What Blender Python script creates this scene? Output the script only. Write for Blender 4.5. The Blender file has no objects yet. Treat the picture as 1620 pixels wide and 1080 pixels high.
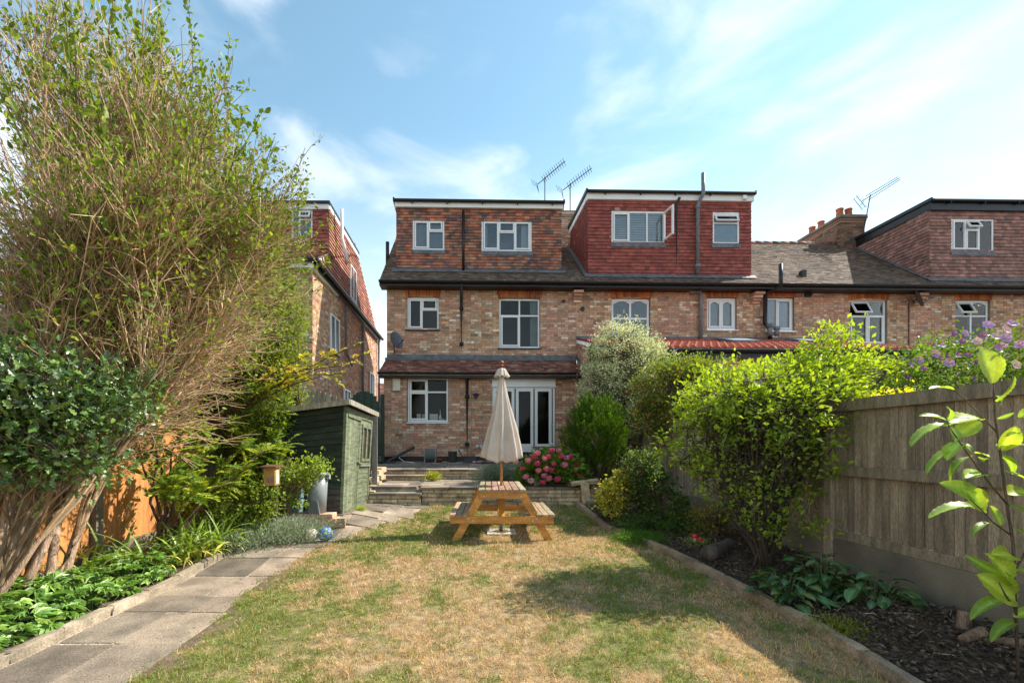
import bpy, math, random
import numpy as np
from mathutils import Vector, Matrix

S = bpy.context.scene
COL = S.collection
rng = np.random.default_rng(7)
random.seed(7)
R = math.radians

# ------------------------------------------------------------------ camera, light, exposure
EYE = 1.47; FPX = 700.0; CX = 745.0; CY = 705.0        # eye height, focal length and vanishing point in photo pixels
cam_d = bpy.data.cameras.new('camera'); cam = bpy.data.objects.new('camera', cam_d); COL.objects.link(cam)
cam.location = (0, 0, EYE); cam.rotation_euler = (R(90), 0, 0)
cam_d.sensor_width = 36; cam_d.lens = 36*FPX/1620
cam_d.shift_x = (810-CX)/1620; cam_d.shift_y = (CY-540)/1620
cam_d.clip_start = 0.05; cam_d.clip_end = 3000
S.camera = cam

TOSUN = Vector((2.6, 0.85, 2.75)).normalized()
sun_d = bpy.data.lights.new('sun', 'SUN'); sun_d.energy = 3.9; sun_d.angle = R(0.6); sun_d.color = (1.0, 0.92, 0.79)
sun = bpy.data.objects.new('sun', sun_d); COL.objects.link(sun)
sun.rotation_euler = TOSUN.to_track_quat('Z', 'Y').to_euler(); sun.location = (8, 2, 12)

W = bpy.data.worlds.new('World'); S.world = W; W.use_nodes = True
nt = W.node_tree; nt.nodes.clear()
def wn(t): return nt.nodes.new(t)
out = wn('ShaderNodeOutputWorld'); bg = wn('ShaderNodeBackground'); sky = wn('ShaderNodeTexSky')
sky.sky_type = 'NISHITA'; sky.sun_disc = False
sky.sun_elevation = math.asin(TOSUN.z); sky.sun_rotation = math.atan2(TOSUN.x, TOSUN.y)
sky.air_density = 1.0; sky.dust_density = 0.15; sky.ozone_density = 2.0
tc = wn('ShaderNodeTexCoord'); mp = wn('ShaderNodeMapping'); mp.inputs['Scale'].default_value = (1.0, 1.0, 2.6)
mp.inputs['Rotation'].default_value = (0.0, 0.35, 0.6); mp.inputs['Location'].default_value = (0.35, 0.1, 0.2)
no = wn('ShaderNodeTexNoise'); no.inputs['Scale'].default_value = 3.4; no.inputs['Detail'].default_value = 9; no.inputs['Roughness'].default_value = 0.52
no.inputs['Distortion'].default_value = 0.35
rp = wn('ShaderNodeMapRange'); rp.inputs['From Min'].default_value = 0.44; rp.inputs['From Max'].default_value = 0.74; rp.interpolation_type = 'SMOOTHSTEP'
sx = wn('ShaderNodeSeparateXYZ')
hz_ = wn('ShaderNodeMapRange'); hz_.inputs['From Min'].default_value = 0.0; hz_.inputs['From Max'].default_value = 0.60
hz_.inputs['To Min'].default_value = 0.90; hz_.inputs['To Max'].default_value = 0.0; hz_.interpolation_type = 'SMOOTHSTEP'
mx = wn('ShaderNodeMath'); mx.operation = 'MULTIPLY_ADD'; mx.use_clamp = True     # cloud*0.7 + horizon veil
mx.inputs[1].default_value = 0.66
tint = wn('ShaderNodeMix'); tint.data_type = 'RGBA'; tint.blend_type = 'MULTIPLY'; tint.inputs[0].default_value = 1.0
tint.inputs[7].default_value = (1.0, 1.08, 0.86, 1)
mix = wn('ShaderNodeMix'); mix.data_type = 'RGBA'
mix.inputs[7].default_value = (4.2, 4.42, 4.6, 1)
L = nt.links.new
L(tc.outputs['Generated'], mp.inputs['Vector']); L(mp.outputs[0], no.inputs['Vector']); L(no.outputs[0], rp.inputs['Value'])
L(tc.outputs['Generated'], sx.inputs[0]); L(sx.outputs['Z'], hz_.inputs['Value'])
L(rp.outputs[0], mx.inputs[0]); L(hz_.outputs[0], mx.inputs[2])
L(sky.outputs[0], tint.inputs[6]); L(tint.outputs[2], mix.inputs[6]); L(mx.outputs[0], mix.inputs[0])
L(mix.outputs[2], bg.inputs['Color']); bg.inputs['Strength'].default_value = 0.15; L(bg.outputs[0], out.inputs['Surface'])

vs = S.view_settings; vs.view_transform = 'Standard'; vs.look = 'None'; vs.gamma = 1; vs.use_curve_mapping = False
vs.exposure = 1.06
S.cycles.max_bounces = 8; S.cycles.transparent_max_bounces = 12
S.cycles.use_denoising = True

# ------------------------------------------------------------------ mesh helpers
def world_loc(o):
    v = Vector((0, 0, 0))
    while o is not None:
        v = v + o.location; o = o.parent
    return v
def link(name, me, parent=None, loc=None, mat=None):
    o = bpy.data.objects.new(name, me); COL.objects.link(o)
    if parent is not None: o.parent = parent
    if loc is not None: o.location = loc
    if mat is not None: me.materials.append(mat)
    return o
def np_mesh(name, V, F, C, mat, parent=None, smooth=False):
    """V (n,3) world coordinates, F (m,k) one face size or a list of such arrays, C (n,3) colours"""
    V = np.asarray(V, dtype=np.float32)
    Fs = F if isinstance(F, list) else [F]
    Fs = [np.asarray(f, dtype=np.int32) for f in Fs if len(f)]
    me = bpy.data.meshes.new(name)
    base = world_loc(parent) if parent is not None else Vector((0, 0, 0))
    if parent is None and len(V):
        c = V.mean(axis=0); base = Vector((float(c[0]), float(c[1]), float(V[:, 2].min())))
    V = V - np.array(base, dtype=np.float32)
    me.vertices.add(len(V)); me.vertices.foreach_set('co', V.ravel())
    nl = sum(f.size for f in Fs); nf = sum(len(f) for f in Fs)
    me.loops.add(nl); me.polygons.add(nf)
    me.loops.foreach_set('vertex_index', np.concatenate([f.ravel() for f in Fs]))
    tot = np.concatenate([np.full(len(f), f.shape[1], dtype=np.int32) for f in Fs])
    st = np.concatenate([[0], np.cumsum(tot)[:-1]]).astype(np.int32)
    me.polygons.foreach_set('loop_start', st); me.polygons.foreach_set('loop_total', tot)
    me.polygons.foreach_set('use_smooth', np.full(nf, bool(smooth)))
    me.update(calc_edges=True); me.validate()
    if C is not None:
        a = me.color_attributes.new('col', 'FLOAT_COLOR', 'POINT')
        cc = np.ones((len(V), 4), dtype=np.float32); cc[:, :3] = C
        a.data.foreach_set('color', cc.ravel())
    o = link(name, me, parent, mat=mat)
    if parent is None: o.location = base
    return o

class MB:
    """collects shapes and links them as ONE mesh object"""
    def __init__(s, T=None): s.V = []; s.F4 = []; s.F3 = []; s.C = []; s.n = 0; s.T = T; s.Fn = []
    def add(s, V, F, c=(1, 1, 1)):
        V = np.asarray(V, dtype=float)
        if s.T is not None: V = s.T(V)
        k = s.n; s.V.append(V); s.n += len(V)
        c = np.asarray(c, dtype=float)
        s.C.append(np.tile(c, (len(V), 1)) if c.ndim == 1 else c)
        for f in F:
            g = [i+k for i in f]
            (s.F4 if len(g) == 4 else s.F3 if len(g) == 3 else s.Fn).append(g)
        return s
    def hex(s, c8, c=(1, 1, 1), back=True):
        F = [(4, 5, 6, 7), (0, 1, 5, 4), (1, 2, 6, 5), (2, 3, 7, 6), (3, 0, 4, 7)]
        if back: F = F + [(3, 2, 1, 0)]
        return s.add(c8, F, c)
    def box(s, x0, x1, y0, y1, z0, z1, c=(1, 1, 1)):
        return s.hex([(x0, y1, z0), (x1, y1, z0), (x1, y1, z1), (x0, y1, z1), (x0, y0, z0), (x1, y0, z0), (x1, y0, z1), (x0, y0, z1)], c)
    def obox(s, p, q, w, h, c=(1, 1, 1), up=(0, 0, 1)):
        """bar from p to q, w wide sideways, h high"""
        p = np.array(p, float); q = np.array(q, float); d = q-p; d /= np.linalg.norm(d)
        r = np.cross(d, up); r /= np.linalg.norm(r); u = np.cross(r, d)
        a = [p-r*w/2-u*h/2, p+r*w/2-u*h/2, p+r*w/2+u*h/2, p-r*w/2+u*h/2]
        b = [x+(q-p) for x in a]
        return s.hex([b[1], b[0], b[3], b[2], a[1], a[0], a[3], a[2]][0:0] or [b[0], b[1], b[2], b[3], a[0], a[1], a[2], a[3]], c)
    def tube(s, pts, r, k=8, c=(1, 1, 1), cap=True):
        P = np.array(pts, float); m = len(P); rr = np.broadcast_to(np.array(r, float), (m,))
        D = np.gradient(P, axis=0); D /= np.linalg.norm(D, axis=1)[:, None]+1e-12
        ref = np.array((0, 0, 1.)) if abs(D[0][2]) < .9 else np.array((0, 1., 0)); V = []
        for i in range(m):
            a = np.cross(D[i], ref); a /= np.linalg.norm(a)+1e-12; b = np.cross(D[i], a)
            t = np.linspace(0, 2*np.pi, k, endpoint=False)
            V += list(P[i]+rr[i]*(np.cos(t)[:, None]*a+np.sin(t)[:, None]*b))
        F = [(i*k+j, i*k+(j+1) % k, (i+1)*k+(j+1) % k, (i+1)*k+j) for i in range(m-1) for j in range(k)]
        if cap: F += [tuple(range(k-1, -1, -1)), tuple((m-1)*k+j for j in range(k))]
        return s.add(V, F, c)
    def lathe(s, prof, cx, cy, k=16, c=(1, 1, 1)):
        V = []; m = len(prof)
        for r, z in prof:
            for j in range(k):
                t = 2*math.pi*j/k; V.append((cx+r*math.cos(t), cy+r*math.sin(t), z))
        F = [(i*k+j, i*k+(j+1) % k, (i+1)*k+(j+1) % k, (i+1)*k+j) for i in range(m-1) for j in range(k)]
        return s.add(V, F, c)
    def build(s, name, mat, parent=None, smooth=False):
        V = np.concatenate(s.V); C = np.concatenate(s.C); fs = []
        if s.F4: fs.append(np.array(s.F4))
        if s.F3: fs.append(np.array(s.F3))
        for n in sorted(set(len(f) for f in s.Fn)): fs.append(np.array([f for f in s.Fn if len(f) == n]))
        return np_mesh(name, V, fs, C, mat, parent, smooth)

def tag(o, label=None, cat=None, group=None, kind=None):
    if label: o['label'] = label
    if cat: o['category'] = cat
    if group: o['group'] = group
    if kind: o['kind'] = kind
    return o
def thing(name, loc, label, cat, group=None):
    o = bpy.data.objects.new(name, None); COL.objects.link(o); o.location = loc; o.empty_display_size = .2
    return tag(o, label, cat, group)
def piece(name, me, parent, loc, rot=(0, 0, 0), scale=(1, 1, 1)):
    o = bpy.data.objects.new(name, me); COL.objects.link(o); o.parent = parent
    o.location = Vector(loc)-world_loc(parent); o.rotation_euler = rot; o.scale = scale
    return o

# ------------------------------------------------------------------ materials
def newmat(name):
    m = bpy.data.materials.new(name); m.use_nodes = True; n = m.node_tree; n.nodes.clear()
    return m, n
def mat(name, col=(1, 1, 1), rough=.7, n1=(6, .25), n2=(60, .2), bump=.0, bscale=40, spec=.4, metal=0, rnd=0., attr=True, stretch=None, stain=None, transl=0., coat=0., tcol=(1.42, 1.36, .5)):
    m, n = newmat(name); N = n.nodes.new; Lk = n.links.new
    o = N('ShaderNodeOutputMaterial'); p = N('ShaderNodeBsdfPrincipled')
    p.inputs['Roughness'].default_value = rough; p.inputs['Specular IOR Level'].default_value = spec; p.inputs['Metallic'].default_value = metal
    if coat: p.inputs['Coat Weight'].default_value = coat
    g = N('ShaderNodeNewGeometry'); vec = g.outputs['Position']
    if stretch:
        mpn = N('ShaderNodeMapping'); mpn.inputs['Scale'].default_value = stretch; Lk(vec, mpn.inputs[0]); vec = mpn.outputs[0]
    def mul(a, b):
        x = N('ShaderNodeMix'); x.data_type = 'RGBA'; x.blend_type = 'MULTIPLY'; x.inputs[0].default_value = 1
        Lk(a, x.inputs[6]); Lk(b, x.inputs[7]); return x.outputs[2]
    def noise(scale, lo, hi, detail=4, a=.35, b=.65):
        t = N('ShaderNodeTexNoise'); t.inputs['Scale'].default_value = scale; t.inputs['Detail'].default_value = detail; Lk(vec, t.inputs['Vector'])
        r = N('ShaderNodeMapRange'); r.inputs['From Min'].default_value = a; r.inputs['From Max'].default_value = b
        r.inputs['To Min'].default_value = lo; r.inputs['To Max'].default_value = hi; Lk(t.outputs[0], r.inputs[0]); return r.outputs[0], t.outputs[0]
    rgb = N('ShaderNodeRGB'); rgb.outputs[0].default_value = (*col, 1); c = rgb.outputs[0]
    if attr:
        a = N('ShaderNodeAttribute'); a.attribute_name = 'col'; c = mul(c, a.outputs['Color'])
    for sc, am in (n1, n2):
        if am: c = mul(c, noise(sc, 1-am, 1+am)[0])
    if rnd:
        oi = N('ShaderNodeObjectInfo'); r = N('ShaderNodeMapRange'); r.inputs['To Min'].default_value = 1-rnd; r.inputs['To Max'].default_value = 1+rnd
        Lk(oi.outputs['Random'], r.inputs[0]); c = mul(c, r.outputs[0])
    if stain:
        sc, scol, a0, b0 = stain; fac = noise(sc, 0, 1, 6, a0, b0)[0]
        x = N('ShaderNodeMix'); x.data_type = 'RGBA'; Lk(fac, x.inputs[0]); Lk(c, x.inputs[6]); x.inputs[7].default_value = (*scol, 1); c = x.outputs[2]
    Lk(c, p.inputs['Base Color']); sh = p.outputs[0]
    if bump:
        t = noise(bscale, 0, 1, 5)[1]; b = N('ShaderNodeBump'); b.inputs['Strength'].default_value = bump; b.inputs['Distance'].default_value = .01
        Lk(t, b.inputs['Height']); Lk(b.outputs[0], p.inputs['Normal'])
    if transl:
        tr = N('ShaderNodeBsdfTranslucent'); y = N('ShaderNodeMix'); y.data_type = 'RGBA'; y.blend_type = 'MULTIPLY'; y.inputs[0].default_value = 1
        Lk(c, y.inputs[6]); y.inputs[7].default_value = (*tcol, 1); Lk(y.outputs[2], tr.inputs[0])
        ms = N('ShaderNodeMixShader'); ms.inputs[0].default_value = transl; Lk(sh, ms.inputs[1]); Lk(tr.outputs[0], ms.inputs[2]); sh = ms.outputs[0]
    Lk(sh, o.inputs[0]); return m
def glass_mat(name, refl=.12, tint=(1, 1, 1), ior=1.5):
    m, n = newmat(name); N = n.nodes.new; Lk = n.links.new
    o = N('ShaderNodeOutputMaterial'); t = N('ShaderNodeBsdfTransparent'); t.inputs[0].default_value = (*tint, 1)
    g = N('ShaderNodeBsdfGlossy'); g.inputs['Roughness'].default_value = .015
    f = N('ShaderNodeFresnel'); f.inputs[0].default_value = ior; a = N('ShaderNodeMath'); a.inputs[1].default_value = refl; Lk(f.outputs[0], a.inputs[0]); a.use_clamp = True
    ms = N('ShaderNodeMixShader'); Lk(a.outputs[0], ms.inputs[0]); Lk(t.outputs[0], ms.inputs[1]); Lk(g.outputs[0], ms.inputs[2]); Lk(ms.outputs[0], o.inputs[0]); return m

M = {}
M['brick'] = mat('brick_faces', rough=.88, n1=(25, .22), n2=(140, .25), bump=.35, bscale=120, stain=(1.1, (.30, .20, .14), .58, .95))
M['mortar'] = mat('mortar', (.25, .20, .155), .95, n1=(4, .12), n2=(90, .15), attr=False)
M['tile'] = mat('clay_tile', rough=.8, n1=(9, .25), n2=(80, .2), bump=.3, bscale=70, stain=(3.2, (.10, .085, .06), .56, .8))
M['tile_hung'] = mat('hung_tile', rough=.8, n1=(9, .2), n2=(80, .2), bump=.3, bscale=70)
M['lead'] = mat('lead', (.13, .135, .145), .6, n1=(6, .3), attr=False, bump=.2)
M['upvc'] = mat('white_upvc', (.80, .80, .79), .35, n1=(2, .04), n2=(30, .04), attr=False)
M['black'] = mat('black_paint', (.012, .012, .014), .38, n1=(8, .3), attr=False)
M['greypipe'] = mat('grey_pipe', (.17, .18, .19), .5, n1=(8, .2), attr=False)
M['glass'] = glass_mat('window_glass', .04, (.8, .85, .88)); M['glass_m'] = glass_mat('window_glass_dark', .0, (.7, .75, .75), 1.38)
M['glass_d'] = glass_mat('door_glass', .0, (.88, .9, .9), 1.25)
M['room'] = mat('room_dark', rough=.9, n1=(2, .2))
M['cloth'] = mat('cloth', rough=.9, n1=(5, .08), n2=(60, .06), bump=.15, bscale=200)
M['paint'] = mat('paint', rough=.5, n1=(5, .1), n2=(60, .1), bump=.1)
M['wood_old'] = mat('weathered_wood', rough=.85, n1=(3, .25), n2=(30, .3), stretch=(6, 6, .8), bump=.5, bscale=25, rnd=.30)
M['wood_new'] = mat('orange_fence_wood', rough=.7, n1=(3, .2), n2=(25, .2), stretch=(6, 6, .7), bump=.3, bscale=25, rnd=.15, stain=(1.5, (.20, .055, .012), .6, .9))
M['wood_stain'] = mat('stained_table_wood', rough=.42, n1=(4, .22), n2=(40, .25), stretch=(1.2, 1.2, 4), bump=.25, bscale=30, rnd=.12, spec=.5)
M['wood_slat'] = mat('table_slat_wood', rough=.55, n1=(4, .25), n2=(22, .35), stretch=(6, .7, 6), bump=.35, bscale=30, rnd=.2)
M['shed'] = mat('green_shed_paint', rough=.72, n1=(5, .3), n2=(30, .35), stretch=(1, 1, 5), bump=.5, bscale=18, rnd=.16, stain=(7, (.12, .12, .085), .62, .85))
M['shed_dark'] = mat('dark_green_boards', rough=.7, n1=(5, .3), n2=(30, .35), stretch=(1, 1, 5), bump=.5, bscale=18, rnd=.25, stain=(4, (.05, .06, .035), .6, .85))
M['stone'] = mat('walling_stone', (1.1, 1.05, .98), rough=.9, n1=(5, .3), n2=(70, .25), bump=.6, bscale=35, rnd=.16, stain=(4, (.09, .085, .065), .6, .85))
M['flag'] = mat('paving_flag', rough=.88, n1=(3.2, .28), n2=(120, .35), bump=.5, bscale=90, rnd=.26, stain=(5, (.12, .11, .09), .6, .82))
M['concrete'] = mat('concrete', (.225, .185, .135), .9, n1=(2.5, .25), n2=(120, .2), bump=.35, bscale=80, attr=False, stain=(2, (.14, .14, .10), .55, .8))
M['lawn'] = mat('lawn_ground', rough=.95, n1=(14, .25), n2=(150, .45), bump=.8, bscale=110)
M['soil'] = mat('soil', rough=.95, n1=(7, .3), n2=(70, .6), bump=1.0, bscale=45)
M['blade'] = mat('grass_blade', rough=.6, n1=(3, .1), n2=(60, .0), transl=.25)
M['bark'] = mat('bark', rough=.9, n1=(8, .3), n2=(60, .35), bump=.8, bscale=30, stretch=(3, 3, .6))
M['twig'] = mat('twig_bark', rough=.8, n1=(3, .25), n2=(50, .15))
M['leaf_pale'] = mat('pale_leaf', (1.25, 1.25, 1.2), rough=.6, n1=(4, .1), n2=(40, .05), transl=.35, spec=.2, tcol=(1.2, 1.2, .95))
M['leaf'] = mat('leaf', (1.38, 1.32, .88), rough=.5, n1=(4, .12), n2=(40, .08), transl=.42, spec=.32)
M['leaf_gloss'] = mat('glossy_leaf', (1.45, 1.4, 1.2), rough=.34, n1=(4, .15), n2=(40, .1), transl=.1, spec=.7)
M['leaf_big'] = mat('large_leaf', (1.35, 1.3, 1.1), rough=.42, n1=(10, .15), n2=(70, .1), transl=.5, bump=.2, bscale=40)
M['petal'] = mat('petal', rough=.6, n1=(6, .1), n2=(50, .05), transl=.3)
M['chip'] = mat('bark_chip', rough=.9, n1=(20, .3), n2=(90, .2))
M['plastic'] = mat('plastic', rough=.4, n1=(4, .08), n2=(30, .05))
M['metal'] = mat('metal', (.05, .05, .055), .5, n1=(5, .1), attr=False)
M['felt'] = mat('roof_felt', rough=.85, n1=(3, .2), n2=(60, .25), bump=.3)
M['terracotta'] = mat('terracotta', (.42, .13, .06), .8, n1=(10, .2), attr=False)

# ------------------------------------------------------------------ ground shape and pixel aids
def smooth(a, b, x):
    t = np.clip((np.asarray(x, float)-a)/(b-a), 0, 1); return t*t*(3-2*t)
def g(X, Y):
    """height of the garden ground"""
    main = .09*smooth(3.8, 6.0, Y)+.21*smooth(7.0, 8.7, Y)+.2*smooth(8.7, 11, Y)
    left = .10*smooth(4.4, 6.0, Y)+.24*smooth(6.2, 7.5, Y)+.2*smooth(8.8, 11, Y)
    w = smooth(-.8, -1.9, X) if False else 1-smooth(-2.0, -.9, X)
    bed = .10*smooth(2.5, 3.6, X)
    return main*(1-w)+left*w+bed
def gz(X, Y): return float(g(X, Y))
def at(px, py, Y):
    return ((px-CX)/FPX*Y, Y, EYE+(CY-py)/FPX*Y)
A_ = math.atan(.0244); CA, SA = math.cos(A_), math.sin(A_); YH = 13.7
def FT(V):
    """house-row frame (x along the rear walls, y back, z up) to world"""
    V = np.asarray(V, float); x, y, z = V[:, 0], V[:, 1], V[:, 2]
    return np.stack([x*CA-y*SA, YH+x*SA+y*CA, z], 1)
def hy(px, off=0):
    u = (px-CX)/FPX; return (off+YH*CA)/(CA-u*SA)
def hx(px, off=0):
    u = (px-CX)/FPX; Y = hy(px, off); return u*Y*CA+(Y-YH)*SA
def hz(py, px=900, off=0): return EYE+(CY-py)/FPX*hy(px, off)
def hw(px, py, off=0): return Vector(FT([(hx(px, off), off, hz(py, px, off))])[0])

# ------------------------------------------------------------------ courses of bricks and tiles
def poly_span(poly, v):
    xs = []
    for i in range(len(poly)):
        (u0, v0), (u1, v1) = poly[i], poly[(i+1) % len(poly)]
        if (v0-v)*(v1-v) < 0: xs.append(u0+(u1-u0)*(v-v0)/(v1-v0))
    return (min(xs), max(xs)) if len(xs) >= 2 else None
def pick(pal, r=None):
    cols, w = pal; i = random.choices(range(len(cols)), w)[0]; k = random.uniform(.70, 1.22)
    return tuple(c*k for c in cols[i])
def cells(mb, O, U, V, poly, cw, ch, gap, depth, pal, tilt=0., holes=(), flemish=False, jit=.003, palf=None):
    O = np.array(O, float); U = np.array(U, float); V = np.array(V, float); Nn = np.cross(U, V)
    vs_ = [p[1] for p in poly]; v = min(vs_); k = 0; vmax = max(vs_)
    while v < vmax-1e-4:
        v1 = min(v+ch-gap, vmax); vm = (v+v1)/2; sp = poly_span(poly, vm)
        if sp:
            a, b = sp; base = math.floor(a/cw)*cw; u = base-cw-(k % 2)*cw*.5; i = 0
            while u < b:
                w_ = cw if not (flemish and (i % 2)) else cw*.5
                us, ue = max(u, a), min(u+w_-gap, b); u += w_; i += 1
                segs = [(us, ue)]
                for (ha, hb, va, vb) in holes:
                    if va < vm < vb:
                        ns = []
                        for (s0, s1) in segs:
                            if hb <= s0 or ha >= s1: ns.append((s0, s1)); continue
                            if ha > s0: ns.append((s0, ha))
                            if hb < s1: ns.append((hb, s1))
                        segs = ns
                for (s0, s1) in segs:
                    if s1-s0 < .012: continue
                    d0 = depth+tilt+random.uniform(-jit, jit); d1 = depth+random.uniform(-jit, jit)*.5
                    e = random.uniform(-jit, jit)
                    q = [(s0, v, 0), (s1, v, 0), (s1, v1, 0), (s0, v1, 0), (s0, v+e*(tilt > 0), d0), (s1, v+e*(tilt > 0), d0), (s1, v1, d1), (s0, v1, d1)]
                    c = pick(palf(s0, vm) if palf else pal)
                    mb.hex([O+U*x+V*y+Nn*z for x, y, z in q], c, back=False)
        v += ch; k += 1
STOCK = ([(.58, .37, .225), (.53, .315, .19), (.55, .265, .155), (.34, .20, .135), (.76, .61, .46), (.46, .34, .23)], [30, 25, 15, 8, 10, 9])
REDB = ([(.55, .28, .18), (.54, .31, .205), (.43, .225, .155), (.70, .53, .40), (.56, .355, .24)], [26, 27, 10, 8, 20])
SOLDIER = ([(.50, .15, .045), (.42, .12, .04), (.34, .10, .045)], [4, 3, 2])
TILE_MIX = ([(.40, .135, .075), (.32, .13, .085), (.20, .105, .085), (.50, .18, .085), (.13, .095, .088), (.32, .18, .12)], [20, 26, 22, 9, 12, 12])
TILE_RED = ([(.31, .078, .058), (.28, .072, .056), (.34, .088, .063), (.25, .08, .065), (.42, .23, .17)], [40, 35, 20, 8, 1])
TILE_BROWN = ([(.32, .16, .12), (.28, .14, .11), (.36, .18, .14), (.22, .12, .10)], [30, 30, 20, 15])
ROOF_OLD = ([(.15, .10, .072), (.185, .125, .09), (.11, .075, .055), (.22, .145, .10)], [30, 25, 25, 12])
ROOF_RED = ([(.26, .10, .07), (.20, .085, .065), (.33, .15, .10), (.15, .07, .06), (.40, .24, .17)], [30, 28, 22, 15, 7])
STONE_C = [(.50, .40, .265), (.45, .36, .25), (.55, .45, .31), (.37, .31, .22)]
# ------------------------------------------------------------------ shared small meshes
def unit_mesh(name, cuts, jit, seed, m, col=(1, 1, 1), bev=0.0, frontjit=0):
    import bmesh
    bm = bmesh.new(); bmesh.ops.create_cube(bm, size=1)
    if bev: bmesh.ops.bevel(bm, geom=bm.edges[:], offset=bev, segments=1, affect='EDGES', profile=.5)
    if cuts: bmesh.ops.subdivide_edges(bm, edges=bm.edges[:], cuts=cuts, use_grid_fill=True)
    rr = random.Random(seed)
    for v in bm.verts:
        v.co += Vector((rr.uniform(-1, 1)*jit, rr.uniform(-1, 1)*jit*1.6, rr.uniform(-1, 1)*jit))
    me = bpy.data.meshes.new(name); bm.to_mesh(me); bm.free()
    a = me.color_attributes.new('col', 'FLOAT_COLOR', 'POINT'); a.data.foreach_set('color', np.tile((*col, 1), len(me.vertices)).astype(np.float32))
    me.materials.append(m); return me
BLOCKS = [unit_mesh('stone_block', 1, .035, i, M['stone'], STONE_C[i % 4], bev=.04) for i in range(6)]
FLAGC = [(.235, .19, .145), (.27, .215, .16), (.21, .175, .135), (.29, .225, .17), (.195, .16, .125)]
FLAGS = [unit_mesh('flag_slab', 0, .006, i, M['flag'], FLAGC[i], bev=.03) for i in range(5)]
KERBS = [unit_mesh('kerb_block', 1, .03, i, M['stone'], [(.34, .29, .225), (.29, .25, .195), (.30, .23, .165)][i], bev=.05) for i in range(3)]

# ------------------------------------------------------------------ ground, lawn
def sheet(name, xs, ys, fz, fc, m, keep=None):
    X, Y = np.meshgrid(xs, ys); Z = fz(X, Y); V = np.stack([X, Y, Z], -1).reshape(-1, 3)
    nx, ny = len(xs), len(ys); i = np.arange(nx-1)[None, :]+np.arange(ny-1)[:, None]*nx
    F = np.stack([i, i+1, i+1+nx, i+nx], -1).reshape(-1, 4)
    if keep is not None:
        cx = V[F].mean(1); F = F[keep(cx[:, 0], cx[:, 1])]
    used = np.unique(F); rm = -np.ones(len(V), int); rm[used] = np.arange(len(used))
    return np_mesh(name, V[used], rm[F], fc(V[used, 0], V[used, 1]), m, smooth=True)
def fnoise(X, Y, s, seed=0):
    r = np.random.default_rng(seed); o = np.zeros_like(np.asarray(X, float))
    for k in range(9):
        a = r.uniform(0, 2*np.pi); f = s*r.uniform(.5, 2.2); p = r.uniform(0, 6.28)
        o += np.sin((X*np.cos(a)+Y*np.sin(a))*f+p+1.3*np.sin((X*np.sin(a)-Y*np.cos(a))*f*.7+p*2))
    return .5+o/9*1.1
EDGE_L = [(2.2, -2.05), (2.74, -2.13), (3.6, -2.14), (4.57, -2.25), (5.6, -2.1), (6.3, -1.90), (6.7, -1.68), (7.1, -1.47), (7.8, -1.12), (8.45, -.82), (8.7, -.72)]
EDGE_R = [(2.2, 2.50), (2.74, 2.60), (3.4, 2.66), (4.12, 2.66), (5.0, 2.56), (6.32, 2.36), (7.2, 2.2), (8.0, 2.08), (8.7, 2.02)]
def edl(Y): return np.interp(Y, [p[0] for p in EDGE_L], [p[1] for p in EDGE_L])
def edr(Y): return np.interp(Y, [p[0] for p in EDGE_R], [p[1] for p in EDGE_R])
def dryness(X, Y):
    n = fnoise(X, Y, 2.2, 3)*.36+fnoise(X, Y, 6, 4)*.34+fnoise(X, Y, 17, 5)*.30
    c = np.exp(-((X-.25)/1.05)**2)*np.exp(-((Y-4.5)/1.9)**2)*.20-.10*smooth(-.5, -1.6, X)*smooth(5.5, 4, Y)+np.exp(-((X-1.9)/.7)**2-((Y-3.0)/.7)**2)*.22+np.exp(-((X-1.0)/.9)**2-((Y-6.2)/.8)**2)*.2
    return np.clip((n+c-.375)/.34, 0, 1)
def bare(X, Y):
    d = np.asarray(X)-edl(Y); n = fnoise(X, Y, 9, 8)
    return np.clip((.32-d)/.25, 0, 1)*np.clip((n-.42)/.15, 0, 1)*smooth(5.4, 4.6, Y)
GREEN = np.array((.21, .21, .065)); STRAW = np.array((.48, .345, .185)); DIRT = np.array((.15, .105, .07))
def lawn_col(X, Y):
    d = dryness(X, Y)[:, None]; b = bare(X, Y)[:, None]
    c = (GREEN*1.0*(1-d)+STRAW*.8*d)*(.55+.45*fnoise(X, Y, 30, 41))[:, None]
    return c*(1-b)+DIRT*b
gs = sheet('ground', np.concatenate([np.linspace(-600, -12, 12), np.linspace(-10, 10, 60), np.linspace(12, 600, 12)]), np.concatenate([np.linspace(-300, 0, 8), np.linspace(1, 12, 60), np.linspace(13, 1200, 16)]),
     lambda X, Y: g(X, Y)-.045, lambda X, Y: np.tile((.14, .11, .075), (len(X), 1))*(.8+.4*fnoise(X, Y, 3)[:, None]), M['soil'])
tag(gs, kind='structure')
def bump_lawn(X, Y): return g(X, Y)+.006*fnoise(X, Y, 9, 6)+.012
lw = sheet('lawn', np.linspace(-2.4, 2.8, 200), np.linspace(-1.5, 8.66, 400), bump_lawn, lawn_col, M['lawn'], keep=lambda x, y: (x > edl(y)-.02) & (x < edr(y)+.01))
tag(lw, kind='structure')
bd = sheet('planting_bed', np.linspace(1.95, 5.2, 90), np.linspace(-1.5, 12, 200), lambda X, Y: g(X, Y)+.02+.05*fnoise(X, Y, 5, 11), lambda X, Y: np.tile((.085, .055, .038), (len(X), 1))*(.7+.6*fnoise(X, Y, 12, 2)[:, None]), M['soil'],
           keep=lambda x, y: (x > edr(y)+.05) & (x < 3.86))
tag(bd, kind='structure')
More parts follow.
